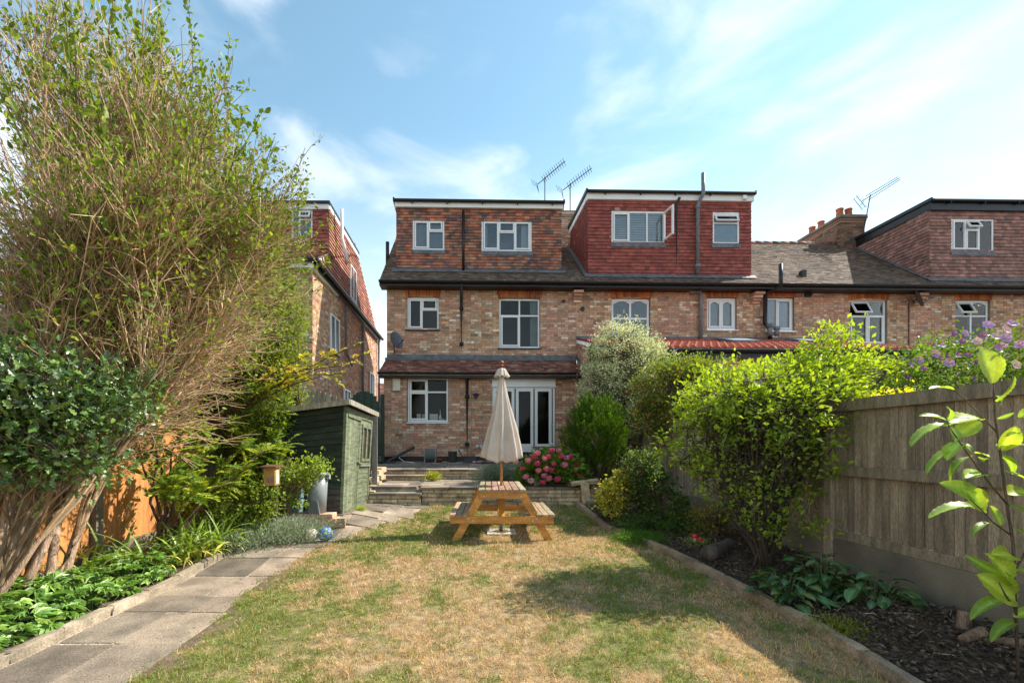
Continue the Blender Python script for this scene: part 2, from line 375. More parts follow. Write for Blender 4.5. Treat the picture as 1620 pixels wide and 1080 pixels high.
bl = sheet('planting_bed', np.linspace(-4.26, -2.1, 60), np.linspace(-1.5, 9, 160), lambda X, Y: g(X, Y)+.04+.04*fnoise(X, Y, 5, 12), lambda X, Y: np.tile((.12, .085, .055), (len(X), 1))*(.7+.6*fnoise(X, Y, 12, 2)[:, None]), M['soil'],
           keep=lambda x, y: (x < -3.12+np.clip((y-5.5)*.45, 0, .75)))
tag(bl, kind='structure')

# ------------------------------------------------------------------ grass blades and bed litter
def blades(name, n, xr, yr, h, w, colf, m, dens=None, keep=None):
    Y = yr[0]+(yr[1]-yr[0])*rng.random(n)**2.0; X = rng.uniform(xr[0], xr[1], n)
    ok = keep(X, Y); X, Y = X[ok], Y[ok]; n = len(X)
    a = rng.uniform(0, 2*np.pi, n); lean = rng.uniform(.15, 1.5, n); H = h*rng.uniform(.3, 1.15, n)*(.6+.9*fnoise(X, Y, 14, 61))
    ww = w*rng.uniform(.7, 1.3, n)*np.clip(Y/4, .8, 2.2)
    Z = g(X, Y)+.008; P = np.stack([X, Y, Z], 1); s = np.stack([np.cos(a), np.sin(a), 0*a], 1)
    d = rng.uniform(0, 2*np.pi, n); dr = np.stack([np.cos(d)*lean, np.sin(d)*lean, np.ones(n)], 1); dr /= np.linalg.norm(dr, axis=1)[:, None]
    b0, b1 = P-s*ww[:, None]/2, P+s*ww[:, None]/2; mid = P+dr*(H*.6)[:, None]; dr2 = dr.copy(); dr2[:, 2] -= .55; tip = mid+dr2*(H*.45)[:, None]
    m0, m1 = mid-s*ww[:, None]*.35, mid+s*ww[:, None]*.35
    V = np.stack([b0, b1, m1, m0, tip], 1).reshape(-1, 3); k = np.arange(n)[:, None]*5
    c = colf(X, Y); C = np.repeat(c, 5, axis=0)
    o = np_mesh(name, V, [k+np.array([[0, 1, 2, 3]]), k+np.array([[3, 2, 4]])], C, m)
    return o
def blade_col(X, Y):
    n = len(X); d = dryness(X, Y); pr = rng.random(n) < np.clip(d*.95+.10, 0, .97)
    gcol = np.stack([rng.uniform(.12, .30, n), rng.uniform(.18, .33, n), rng.uniform(.02, .07, n)], 1)
    k = rng.uniform(.55, 1.35, n)[:, None]; s = STRAW*1.34*k
    s[:, 1] *= rng.uniform(.86, 1.04, n)
    return np.where(pr[:, None], s, gcol)
def keep_l(X, Y):
    d = X-edl(Y); e = edr(Y)-X
    return (d > -.03+.05*rng.random(len(X))) & (e > .03) & (rng.random(len(X)) > bare(X, Y)*.93) & (rng.random(len(X)) > .25*dryness(X, Y)) & (rng.random(len(X)) < .35+.9*fnoise(X, Y, 38, 77))
gr = blades('lawn_grass', 330000, (-2.35, 2.75), (1.9, 8.6), .055, .0045, blade_col, M['blade'], keep=keep_l)
tag(gr, 'short patchy green and straw coloured lawn grass', 'grass', kind='stuff')
tuft = blades('grass_tufts', 26000, (-2.4, 2.7), (2.0, 8.6), .075, .006, lambda X, Y: np.stack([rng.uniform(.13, .30, len(X)), rng.uniform(.20, .34, len(X)), rng.uniform(.02, .06, len(X))], 1), M['blade'],
              keep=lambda X, Y: ((fnoise(X, Y, 11, 21) > .70) & (X > edl(Y)) & (X < edr(Y))) | ((X-edl(Y) > -.05) & (X-edl(Y) < .12) & (rng.random(len(X)) < .6) & (fnoise(X, Y, 6, 9) > .5)))
tag(tuft, 'longer green grass tufts along the lawn edge', 'grass', kind='stuff')
def litter(name, n, X, Y, size, pal, label):
    Z = g(X, Y)+.045+.05*fnoise(X, Y, 5, 11)*(X > 0)
    a = rng.normal(0, 1, (n, 3)); a[:, 2] *= .35; a /= np.linalg.norm(a, axis=1)[:, None]
    b = np.cross(a, rng.normal(0, 1, (n, 3))); b /= np.linalg.norm(b, axis=1)[:, None]
    s = size*rng.uniform(.4, 1.4, n)[:, None]; P = np.stack([X, Y, Z+rng.uniform(-.008, .02, n)], 1)
    V = np.stack([P-a*s, P-b*s*.4, P+a*s, P+b*s*.4, P+np.cross(a, b)*s*.15], 1).reshape(-1, 3); k = np.arange(n)[:, None]*5
    F = np.concatenate([k+np.array([[0, 1, 4]]), k+np.array([[1, 2, 4]]), k+np.array([[2, 3, 4]]), k+np.array([[3, 0, 4]])])
    pal = np.array(pal); C = np.repeat(pal[rng.integers(0, len(pal), n)]*rng.uniform(.6, 1.3, n)[:, None], 5, axis=0)
    return tag(np_mesh(name, V, F, C, M['chip']), label, 'mulch', kind='stuff')
n = 16000; Yb = 2.0+7.5*rng.random(n)**1.3; Xb = edr(Yb)+.1+rng.random(n)*(3.84-edr(Yb)-.1)
litter('bark_mulch', n, Xb, Yb, .022, [(.07, .045, .03), (.13, .08, .05), (.04, .03, .022), (.16, .105, .07), (.09, .06, .045), (.10, .07, .05), (.20, .15, .11)], 'dark bark mulch covering the right hand bed')
n = 3500; Yb = 2.0+6*rng.random(n); Xb = -4.2+rng.random(n)*1.1
litter('leaf_litter', n, Xb, Yb, .018, [(.20, .13, .08), (.12, .08, .05), (.30, .22, .14)], 'dry leaf litter in the left hand bed')
n = 500; Yb = 2.2+6*rng.random(n); Xb = edl(Yb)+rng.normal(0, .35, n); Xb = np.clip(Xb, -3, 2)
litter('path_crumbs', n, Xb, Yb-.0, .009, [(.25, .17, .10), (.12, .09, .06), (.38, .33, .26)], 'small dry crumbs and leaf bits scattered on path edge')

# ------------------------------------------------------------------ paving: garden path

pb = sheet('garden_path', np.linspace(-3.2, -.6, 60), np.linspace(-1.5, 8.62, 150), lambda X, Y: g(X, Y)+.013, lambda X, Y: np.tile((.34, .28, .21), (len(X), 1))*(.8+.4*fnoise(X, Y, 8)[:, None]), M['soil'],
           keep=lambda x, y: (x < edl(y)) & (x > -3.12+np.clip((y-6.9)*1.2, 0, 1.05)))
tag(pb, kind='structure')
def flag(parent, x, y, w, d, z, rot=0, slope=0, th=.05, sx=0):
    piece('flagstone', random.choice(FLAGS), parent, (x, y, z-th/2), (slope, sx, rot), (w, d, th))
def sl(x, y):
    return math.atan((gz(x, y+.15)-gz(x, y-.15))/.3), -math.atan((gz(x+.15, y)-gz(x-.15, y))/.3)
y = 2.05
while y < 8.6:
    d = random.choice([.42, .46, .58, .62]); d = min(d, 8.62-y); ym = y+d/2
    xl = -3.06+float(np.clip((ym-7.0)*1.2, 0, .93)); xr = float(edl(ym))+.03
    x = xl
    while x < xr-.10:
        w = random.choice([.42, .47, .6]); 
        if xr-x-w < .22: w = xr-x
        s1, s2 = sl(x+w/2, ym)
        flag(pb, x+w/2, ym+random.uniform(-.01, .01), w-.018, d-.018, gz(x+w/2, ym)+.022+random.uniform(-.002, .002), random.uniform(-.012, .012), s1, sx=s2)
        x += w
    y += d
# left kerb stones and right edging
kl = thing('kerb_edging', (-3.08, 4, 0), 'low row of pale stone kerb blocks edging the left bed beside the path', 'kerb')
y = 2.0
while y < 7.6:
    l = random.uniform(.38, .5); x = -3.12+max(0, y-6.3)*.6; piece('kerb_stone', random.choice(KERBS[:2]), kl, (x+random.uniform(-.012, .012), y+l/2, gz(x, y+l/2)+.02), (sl(x, y+l/2)[0], 0, random.uniform(-.03, .03)-(.5 if y > 6.3 else 0)), (.085, l-.015, .13)); y += l
kr = thing('lawn_edging', (2.6, 5, 0), 'weathered strip of edging blocks between lawn and the right bark bed', 'edging')
y = 2.0
while y < 8.6:
    l = random.uniform(.42, .6); ya, yb = y, min(y+l, 8.65); xa, xb = float(edr(ya))+.03, float(edr(yb))+.03; xm, ym = (xa+xb)/2, (ya+yb)/2
    piece('edging_block', KERBS[2], kr, (xm, ym, gz(xm, ym)+.03), (sl(xm, ym)[0], 0, -math.atan2(xb-xa, yb-ya)), (.085, math.hypot(xb-xa, yb-ya)-.012, .13)); y += l

# ------------------------------------------------------------------ terrace, steps, retaining wall
TZ0, TZ1 = .90, 1.02
tb = MB()
tb.hex([(-3.3, 14.5, .2), (2.9, 14.5, .2), (2.9, 14.5, TZ1-.04), (-3.3, 14.5, TZ1-.04), (-2.31, 10.86, .2), (2.9, 10.86, .2), (2.9, 10.86, TZ0-.06), (-2.31, 10.86, TZ0-.06)], (.28, .25, .2))
tb.box(-2.0, 2.2, 8.84, 10.9, .1, .60, (.28, .25, .2)); tb.box(-2.1, -1.1, 10.4, 10.9, .1, .73, (.25, .22, .18)); tb.box(-1.95, -.98, 8.72, 8.95, .1, .50, (.25, .22, .18))
ter = tb.build('terrace', M['soil'], None); tag(ter, kind='structure')
y = 10.82
while y < 13.05:
    d = random.choice([.45, .6]); d = min(d, 13.08-y)
    zz = TZ0+(y+d/2-10.8)/2.3*(TZ1-TZ0); x = -2.31-(y-10.8)*.3
    while x < 2.85:
        w = random.choice([.45, .6, .75]); flag(ter, x+w/2, y+d/2, w-.012, d-.012, zz, 0, math.atan((TZ1-TZ0)/2.3)); x += w
    y += d
for (y0, y1, x0, x1, z) in ((9.2, 10.42, -1.95, -1.08, .656), (9.15, 10.78, -1.08, .75, .656)):
    y = y0
    while y < y1-.05:
        d = min(.55, y1-y); x = x0
        while x < x1-.05:
            w = min(random.choice([.5, .62]), x1-x); flag(ter, x+w/2, y+d/2, w-.012, d-.012, z); x += w
        y += d
rw = thing('retaining_wall', (0, 8.7, .2), 'low buff stone block wall holding up the terrace behind the picnic table', 'wall')
st = thing('garden_steps', (-1.5, 8.7, .3), 'flight of four stone steps beside the green shed rising to the terrace', 'steps')
def blockrow(parent, x0, x1, Y, z0, z1, dep=.12, bl=.29, ch=.0775, off=0):
    mb = MB(); mb.box(x0+.01, x1-.01, Y+.02, Y+dep, z0, z1, (.22, .19, .14)); mb.build('mortar_core', M['soil'], parent)
    n = max(1, round((z1-z0)/ch)); ch = (z1-z0)/n
    for k in range(n):
        x = x0-((k+off) % 2)*bl*.5
        while x < x1-.02:
            a, b = max(x, x0), min(x+bl*random.uniform(.85, 1.1), x1)
            if b-a > .04: piece('stone_block', random.choice(BLOCKS), parent, ((a+b)/2, Y+.045+random.uniform(-.006, .006), z0+ch*(k+.5)), (0, 0, 0), (b-a-.012, .10, ch-.014))
            x = b if b > x0 else x+bl
            if b <= a: x += bl
def coping(parent, x0, x1, Y, z, dep=.3, th=.045, name='coping_stone', w=(.45, .6)):
    x = x0
    while x < x1-.03:
        l = min(random.uniform(*w), x1-x)
        if x1-x-l < .12: l = x1-x
        piece(name, random.choice(FLAGS), parent, (x+l/2, Y+dep/2-.03+random.uniform(-.006, .006), z-th/2), (0, 0, random.uniform(-.006, .006)), (l-.01, dep, th)); x += l
GB = .22
blockrow(st, -1.98, -.97, 8.6, GB, .51); coping(st, -1.98, -.96, 8.6, .555, .33, name='step_tread')
blockrow(st, -1.96, -1.02, 8.9, .5, .61); coping(st, -1.97, -1.08, 8.9, .656, .33, name='step_tread')
blockrow(st, -2.12, -1.07, 10.4, .656, .735); coping(st, -2.12, -1.06, 10.4, .78, .42, name='step_tread')
blockrow(st, -2.2, -1.07, 10.8, .78, .855)
blockrow(rw, -.97, 2.28, 8.7, GB, .61); coping(rw, -1.0, 2.28, 8.7, .66, .5)
blockrow(rw, -1.06, .9, 10.8, .656, .855); coping(st, -2.33, -1.07, 10.8, .90, .4, name='step_tread'); coping(rw, -1.06, 2.4, 10.8, .90, .4)
# raised bed behind the right part of the wall
rb = MB(); rb.box(.75, 2.9, 8.95, 10.75, .3, .70, (.10, .07, .05)); rbo = rb.build('raised_bed', M['soil'], None); tag(rbo, kind='structure')
# rough stepped side walls left of the steps and pillar right
sp = thing('rough_stone_edge', (-2.05, 9, .3), 'rough stepped stones stacked up the left side of the steps by the shed', 'stone wall')
for (px, py, Y, w, h, d) in ((584, 800, 8.55, .13, .16, .2), (583, 790, 8.6, .14, .15, .25), (586, 783, 8.7, .15, .12, .3), (588, 775, 8.95, .16, .12, .35), (592, 768, 9.2, .2, .10, .4), (590, 760, 9.4, .16, .1, .35), (597, 757, 9.7, .2, .1, .4), (594, 750, 10.0, .2, .12, .4), (598, 745, 10.3, .22, .12, .4)):
    X, _, Z = at(px, py, Y); piece('rough_stone', random.choice(BLOCKS), sp, (X, Y+d/2, Z+h*.2), (0, 0, random.uniform(-.1, .1)), (w, d, h))
spz = MB(); spz.box(-2.2, -1.99, 8.72, 10.85, .2, .62, (.26, .23, .18)); spz.build('mortar_core', M['soil'], sp)
rk = thing('rockery_pillar', (2.3, 8.75, .3), 'rough vertical stone and boulders ending the retaining wall at the right bed', 'rocks')
for (px, py, Y, w, h, d) in ((926, 783, 8.62, .16, .52, .2), (934, 798, 8.5, .16, .2, .2), (922, 763, 8.8, .55, .10, .4), (936, 781, 8.9, .28, .22, .28), (952, 786, 8.7, .2, .16, .22)):
    X, _, Z = at(px, py, Y); piece('boulder', random.choice(BLOCKS), rk, (X, Y, Z), (random.uniform(-.15, .15), random.uniform(-.12, .12), random.uniform(-.3, .3)), (w, d, h))
TILE_SUNLIT = ([(.40, .17, .115), (.46, .22, .16), (.36, .13, .09)], [3, 2, 2])  # paler than the red tiles: sunlit tile edges put into the colour
# ------------------------------------------------------------------ houses
def backing(mb, x0, x1, z0, z1, y0, y1, holes, c=(1, 1, 1)):
    xs = sorted({x0, x1, *[min(max(h[i], x0), x1) for h in holes for i in (0, 1)]}); zs = sorted({z0, z1, *[min(max(h[i], z0), z1) for h in holes for i in (2, 3)]})
    for a, b in zip(xs, xs[1:]):
        run = None
        for p, q in zip(zs, zs[1:]):
            if b-a < 1e-5 or q-p < 1e-5: continue
            xm, zm = (a+b)/2, (p+q)/2
            if any(h[0] < xm < h[1] and h[2] < zm < h[3] for h in holes): continue
            mb.box(a, b, y0, y1, p, q, c)
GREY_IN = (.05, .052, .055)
def window(parent, rect, off, cols, recess=.06, sill='white', room=GREY_IN, T=FT, curtains=(), blind=None, arch=False, fb=.05, hole=None, name='window', glass='glass', f=None, label=None):
    x0, x1, z0, z1 = hole
    fr = MB(T); y0, y1 = off+recess, off+recess+.07
    fr.box(x0, x1, y0, y1, z0, z0+fb, ); fr.box(x0, x1, y0, y1, z1-fb, z1); fr.box(x0, x0+fb, y0+.0005, y1, z0+fb, z1-fb); fr.box(x1-fb, x1, y0+.0005, y1, z0+fb, z1-fb)
    W_, H_ = x1-x0-2*fb, z1-z0-2*fb; x = x0+fb; panes = []; opens = []
    for i, (wf, rows) in enumerate(cols):
        w = W_*wf; z = z1-fb
        if i: fr.box(x-fb*.45, x+fb*.45, y0-.003, y1, z0+fb, z1-fb)
        for j, (hf, k) in enumerate(rows):
            h = H_*hf
            if j: fr.box(x+(fb*.45 if i else 0), x+w-fb*.45*(i < len(cols)-1), y0-.0015, y1, z-fb*.45, z+fb*.45)
            a, b, p, q = x+.012, x+w-.012, z-h+.012, z-.012
            if k == 'c':
                s = .042
                fr.box(a, b, y0-.02, y0+.03, p, p+s); fr.box(a, b, y0-.02, y0+.03, q-s, q); fr.box(a, a+s, y0-.0195, y0+.03, p+s, q-s); fr.box(b-s, b, y0-.0195, y0+.03, p+s, q-s)
                a, b, p, q = a+s, b-s, p+s, q-s
            if arch and j == 0:
                m_ = (a+b)/2; dz = min(.075, (q-p)*.3)
                for sgn, e in ((1, a), (-1, b)):
                    pts = [(e, q)]+[(e+sgn*(b-a)*.5*t, q-dz*(1-t)**2*1.0) for t in (1, .66, .33, 0)]
                    Vv = [(u, y0+.004, v) for u, v in pts]+[(u, y0+.03, v) for u, v in pts]; n_ = len(pts)
                    fr.add(Vv, [tuple(range(n_)), tuple(range(2*n_-1, n_-1, -1))]+[(t, (t+1) % n_, n_+(t+1) % n_, n_+t) for t in range(n_)])
            (opens if k == 'o' else panes).append((a, b, p, q)); z -= h
        x += w
    fo = fr.build(name, M['upvc'], parent)
    if label: fo['label'] = label
    for (a, b, p, q) in panes:
        pm = MB(T); pm.box(a-.004, b+.004, y0+.02, y0+.03, p-.004, q+.004); pm.build('pane', M[glass], fo)
    for (a, b, p, q) in opens:      # top-hung sash pushed open
        s = .045; th = R(28); hh = q-p
        def TT(V, T=T, q=q, y0=y0):
            V = np.asarray(V, float).copy(); y = V[:, 1]-y0; z = V[:, 2]-q
            V[:, 1] = y0-.02+y*math.cos(th)+z*math.sin(th); V[:, 2] = q+z*math.cos(th)-y*math.sin(th); return T(V)
        om = MB(TT); om.box(a, b, y0, y0+.04, p, p+s); om.box(a, b, y0, y0+.04, q-s, q); om.box(a, a+s, y0+.0005, y0+.04, p+s, q-s); om.box(b-s, b, y0+.0005, y0+.04, p+s, q-s)
        oo = om.build('open_sash', M['upvc'], fo)
        g_ = MB(TT); g_.box(a+s, b-s, y0+.015, y0+.025, p+s, q-s); g_.build('pane', M['glass'], fo)
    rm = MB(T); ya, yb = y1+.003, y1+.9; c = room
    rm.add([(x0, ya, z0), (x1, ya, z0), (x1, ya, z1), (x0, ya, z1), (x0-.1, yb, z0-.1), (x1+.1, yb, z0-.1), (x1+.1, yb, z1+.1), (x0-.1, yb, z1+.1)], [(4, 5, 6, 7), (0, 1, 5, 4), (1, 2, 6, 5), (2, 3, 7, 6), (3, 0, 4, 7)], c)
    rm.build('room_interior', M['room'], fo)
    if blind:
        bm_ = MB(T); bm_.box(x0+.02, x1-.02, y1+.03, y1+.05, z0+.02, z1-.02, blind); bm_.build('blind', M['cloth'], fo)
    for (fa, fb_) in curtains:
        cm = MB(T); n_ = 24; a, b = x0+(x1-x0)*fa, x0+(x1-x0)*fb_; Vv = []; 
        for i in range(n_+1):
            t = i/n_; Vv += [(a+(b-a)*t, y1+.06+.025*math.sin(t*26), z0+.02), (a+(b-a)*t, y1+.06+.025*math.sin(t*26), z1-.02)]
        cm.add(Vv, [(2*i, 2*i+2, 2*i+3, 2*i+1) for i in range(n_)], (.62, .62, .60)); cm.build('curtain', M['cloth'], fo, True)
    if sill:
        sm = MB(T); e = .05 if sill != 'white' else .02
        sm.hex([(x0-e, y1, z0-.045), (x1+e, y1, z0-.045), (x1+e, y1, z0-.002), (x0-e, y1, z0-.002), (x0-e, off-.06, z0-.05), (x1+e, off-.06, z0-.05), (x1+e, off-.06, z0-.018), (x0-e, off-.06, z0-.018)])
        sm.build('sill', M['upvc' if sill == 'white' else 'black'] if sill in ('white', 'black') else M['tile_hung'], fo)
    return fo
def rect(px0, py0, px1, py1, off): return (hx(px0, off), hx(px1, off), hz(py1, (px0+px1)/2, off), hz(py0, (px0+px1)/2, off))
def grow_hole(h, e=.012, top=0): return (h[0]-e, h[1]+e, h[2]-e, h[3]+e+top)
def arch_bricks(parent, h, off, T=FT, ht=.225, ext=.13):
    mb = MB(T); a, b = h[0]-ext*.3, h[1]+ext*.3; n_ = int((b-a)/.075); 
    for i in range(n_):
        t0, t1 = i/n_, (i+1)/n_; m_ = (t0+t1)/2-.5; rise = .05*(1-(2*m_)**2); fan = m_*.10
        xa, xb = a+(b-a)*t0+.004, a+(b-a)*t1-.004; z = h[3]+.012
        mb.hex([(xa, off, z+rise-.03), (xb, off, z+rise-.03), (xb+fan, off, z+ht+rise*.6), (xa+fan, off, z+ht+rise*.6), (xa, off-.018, z+rise-.03), (xb, off-.018, z+rise-.03), (xb+fan, off-.018, z+ht+rise*.6), (xa+fan, off-.018, z+ht+rise*.6)], pick(SOLDIER), back=False)
    o = mb.build('brick_arch', M['brick'], parent); o['kind'] = 'stuff'; return o
def brickwall(parent, x0, x1, z0, z1, off, holes, pal=STOCK, th=.24, palf=None, T=FT):
    wl = MB(T); hh = [grow_hole(h) for h in holes]; backing(wl, x0, x1, z0, z1, off, off+th, hh)
    w = wl.build('wall', M['mortar'], parent)
    b = MB(T); cells(b, (0, off, 0), (1, 0, 0), (0, 0, 1), [(x0, z0), (x1, z0), (x1, z1), (x0, z1)], .225, .075, .010, .007, pal, holes=hh, flemish=True, palf=palf)
    bo = b.build('bricks', M['brick'], w); bo['kind'] = 'stuff'; return w
def mixpal(x, z):
    n_ = float(fnoise(np.array([x]), np.array([z]), 1.4, 33)[0]); return REDB if n_ > .56 else STOCK
def pipe(parent, pts, r=.05, m='black', name='downpipe', T=FT, collars=()):
    mb = MB(T); mb.tube(pts, r, 10)
    for c in collars: p = np.array(c, float); mb.tube([p-(0, 0, .05), p+(0, 0, .05)], r*1.35, 10)
    return mb.build(name, M[m], parent, True)

ZE = 6.45; PIT = math.atan(.839); EO = -.38        # eave height, roof pitch, eave offset
def roofz(off): return ZE+(off-EO)*.839
RID = 2.95
def roofplane(parent, xa, xb, holes=(), pal=ROOF_OLD, back=True, name='roof'):
    cp, sp_ = math.cos(PIT), math.sin(PIT); Ls = (RID-EO)/cp
    rm = MB(FT); d = .05
    rm.hex([(xa, RID, roofz(RID)-d-.1), (xb, RID, roofz(RID)-d-.1), (xb, RID, roofz(RID)-d), (xa, RID, roofz(RID)-d), (xa, EO, ZE-d-.1), (xb, EO, ZE-d-.1), (xb, EO, ZE-d), (xa, EO, ZE-d)])
    rm.hex([(xb, RID, roofz(RID)-d-.1), (xa, RID, roofz(RID)-d-.1), (xa, RID, roofz(RID)-d+.02), (xb, RID, roofz(RID)-d+.02), (xb, 2*RID-EO, ZE-d-.1), (xa, 2*RID-EO, ZE-d-.1), (xa, 2*RID-EO, ZE-d), (xb, 2*RID-EO, ZE-d)])
    ro = rm.build(name, M['felt'], parent); 
    t = MB(FT); cells(t, (0, EO-.03, ZE-d-.02), (1, 0, 0), (0, cp, sp_), [(xa-.02, 0), (xb, 0), (xb, Ls), (xa-.02, Ls)], .165, .105, .002, .012, pal, tilt=.016, holes=holes, jit=.004)
    to = t.build('roof_tiles', M['tile'], ro); to['kind'] = 'stuff'
    rg = MB(FT)
    x = xa
    while x < xb-.05:
        l = min(.33, xb-x); rg.tube([(x+.004, RID, roofz(RID)-.06), (x+l-.004, RID, roofz(RID)-.06)], .11, 10, pick(ROOF_RED)); x += l
    r2 = rg.build('ridge_tiles', M['tile_hung'], ro, True); r2['kind'] = 'stuff'
    return ro
def gutter(parent, xa, xb, off=EO, z=ZE, name='gutter', mt='black', fascia=True):
    mb = MB(FT); k = 8; V = []; r = .062
    for x in (xa, xb):
        for i in range(k+1):
            t = math.pi*i/k; V.append((x, off-.10-r*math.cos(t), z-.06-r*math.sin(t)))
    F = [(i, i+1, k+2+i, k+1+i) for i in range(k)]; mb.add(V, F); mb.add([(x, y-.0+0, zz) for x, y, zz in V], [tuple(range(k+1)), tuple(range(2*k+1, k, -1))])
    mb.box(xa, xb, off-.105, off-.095, z-.065, z-.055)
    o = mb.build(name, M[mt], parent)
    if fascia:
        fm = MB(FT); fm.box(xa, xb, off-.03, off-.005, z-.185, z-.045); fm.box(xa, xb, off-.0049, .02, z-.18, z-.16); fm.build('fascia', M['black'], parent)
    return o
def dormer(parent, xa, xb, off, zb, zt, wins, pal, fas='upvc', fh=.2, cheekL=False, cheekR=False, th=.12, gauge=.108):
    """flat-roofed dormer with tile-hung front and cheeks"""
    depth = (zt-roofz(off))/.839; mb = MB(FT); holes = [w['hole'] for w in wins]
    zf = zt-fh; backing(mb, xa+.03, xb-.03, zb-.1, zt-.04, off, off+.15, holes)
    for (s, e) in ((xa+.03, 1), (xb-.03, -1)):
        x_, x2 = min(s, s+e*.1), max(s, s+e*.1)
        mb.hex([(x_, off+depth, zt-.06), (x2, off+depth, zt-.06), (x2, off+depth, zt-.04), (x_, off+depth, zt-.04), (x_, off+.151, roofz(off)-.3), (x2, off+.151, roofz(off)-.3), (x2, off+.151, zt-.04), (x_, off+.151, zt-.04)])
    d = mb.build('dormer', M['felt'], parent)
    t = MB(FT)
    def pf(x, z):
        return pal
    cells(t, (0, off, 0), (1, 0, 0), (0, 0, 1), [(xa, zb-.06), (xb, zb-.06), (xb, zf), (xa, zf)], .17, gauge, .003, .012, pal, tilt=.022, holes=[grow_hole(h, .0) for h in holes], jit=.004)
    for (flagc, sx_, sgn) in ((cheekL, xa+.028, -1), (cheekR, xb-.028, 1)):
        if not flagc: continue
        # triangle in (u,v): u along -y (left cheek) or +y (right cheek)
        U = (0, -1, 0) if sgn < 0 else (0, 1, 0)
        zbq = roofz(off)-.1
        if sgn < 0: poly = [(-off, zbq), (-off, zf), (-(off+depth), zt-.1)]
        else: poly = [(off, zbq), (off+depth, zt-.1), (off, zf)]
        cells(t, (sx_, 0, 0), U, (0, 0, 1), poly, .17, .108, .003, .012, pal, tilt=.022, jit=.004)
    to = t.build('hung_tiles', M['tile_hung'], d); to['kind'] = 'stuff'
    f_ = MB(FT); f_.box(xa-.04, xb+.04, off-.10, off-.06, zf-.02, zt-.07); f_.box(xa-.04, xb+.04, off-.06, off+.02, zf-.018, zf+.01)
    for (fl, xx) in ((cheekL, xa-.04), (cheekR, xb+.0)):
        if fl: f_.box(xx, xx+.04, off-.058, off+depth, zf+.012, zt-.07)
    f_.build('fascia', M[fas], d)
    r_ = MB(FT); r_.box(xa-.07, xb+.07, off-.14, off+depth+.3, zt-.068, zt+.0); r_.box(xa-.09, xa-.04, off-.15, off+depth, zt-.06, zt+.045); r_.box(xb+.04, xb+.09, off-.15, off+depth, zt-.06, zt+.045)
    r_.tube([(xa-.05, off-.17, zt-.05), (xb+.05, off-.17, zt-.05)], .045, 8)
    x = xa+.5
    while x < xb-.2: r_.box(x, x+.03, off-.19, off-.1, zt-.13, zt-.05); x += 1.1
    r_.build('flat_roof', M['black'], d)
    ld = MB(FT); ld.hex([(xa-.12, off+.0, roofz(off)+.03), (xb+.12, off+.0, roofz(off)+.03), (xb+.12, off, roofz(off)+.045), (xa-.12, off, roofz(off)+.045), (xa-.12, off-.14, roofz(off-.14)+.01), (xb+.12, off-.14, roofz(off-.14)+.01), (xb+.12, off-.14, roofz(off-.14)+.022), (xa-.12, off-.14, roofz(off-.14)+.022)])
    if cheekL or cheekR:
        for fl, s in ((cheekL, xa-.13), (cheekR, xb-.01)):
            if fl: ld.hex([(s, off+depth, roofz(off+depth)), (s+.13, off+depth, roofz(off+depth)), (s+.13, off+depth, roofz(off+depth)+.02), (s, off+depth, roofz(off+depth)+.02), (s, off, roofz(off)+.01), (s+.13, off, roofz(off)+.01), (s+.13, off, roofz(off)+.03), (s, off, roofz(off)+.03)])
    ld.build('lead_flashing', M['lead'], d)
    for w in wins:
        window(parent, None, off, w['cols'], recess=-.01, sill=None, hole=w['hole'], **w.get('kw', {}))
        h = w['hole']; lm = MB(FT); lm.hex([(h[0]-.03, off, h[2]-.1), (h[1]+.03, off, h[2]-.1), (h[1]+.03, off, h[2]), (h[0]-.03, off, h[2]), (h[0]-.03, off-.045, h[2]-.13), (h[1]+.03, off-.045, h[2]-.13), (h[1]+.03, off-.04, h[2]-.0), (h[0]-.03, off-.04, h[2]-.0)]); lm.build('lead_apron', M['lead'], d)
    return d
def hslot(h): # roof hole (u,v) for a dormer footprint
    return h
def dorm_hole(xa, xb, off): return (xa+.1, xb-.1, (off-EO+.3)/math.cos(PIT), 99)
def corbel(parent, px):
    x = hx(px); mb = MB(FT)
    for i, (w, dp, z) in enumerate(((.3, .30, ZE-.30), (.26, .22, ZE-.38), (.26, .15, ZE-.46), (.22, .09, ZE-.54))):
        mb.box(x-w/2, x+w/2, -dp, .0, z, z+.072, pick(REDB))
    o = mb.build('corbel', M['brick'], parent)
XA, XB, XC, XD, XE = hx(612), hx(912), hx(1193), hx(1447), hx(1790)
ZT = 1.02
# ---- main house
H1 = thing('terraced_house', tuple(FT([(XA+2, 0, ZT)])[0]), 'end of terrace brick house with mottled orange tile hung dormer and lean-to roof', 'house')
w1, w2 = rect(644, 470, 694, 521, 0), rect(790, 472, 854, 550, 0)
ZL = hz(566, 760, 0)      # top of lean-to
brickwall(H1, XA, XB, ZL-.15, ZE-.165, 0, [w1, w2], palf=mixpal)
for h in (w1, w2): arch_bricks(H1, h, 0)
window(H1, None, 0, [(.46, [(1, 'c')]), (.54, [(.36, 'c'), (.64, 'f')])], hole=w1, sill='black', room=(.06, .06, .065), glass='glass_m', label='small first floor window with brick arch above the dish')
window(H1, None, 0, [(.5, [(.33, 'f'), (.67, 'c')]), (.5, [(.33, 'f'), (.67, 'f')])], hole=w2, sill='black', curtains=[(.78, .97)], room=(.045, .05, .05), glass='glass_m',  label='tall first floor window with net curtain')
OG = -.6
XA0, XB0 = hx(607, OG), hx(916.5, OG); ZG = hz(594, 760, OG)
w3 = rect(645, 597, 709, 667, OG); dr = rect(779, 596, 878, 714, OG)
brickwall(H1, XA0, XB0, ZT+.14, ZG, OG, [w3, dr], palf=lambda x, z: REDB if (w3[0]-.3 < x < w3[1]+.1 and z < w3[2]) else mixpal(x, z))
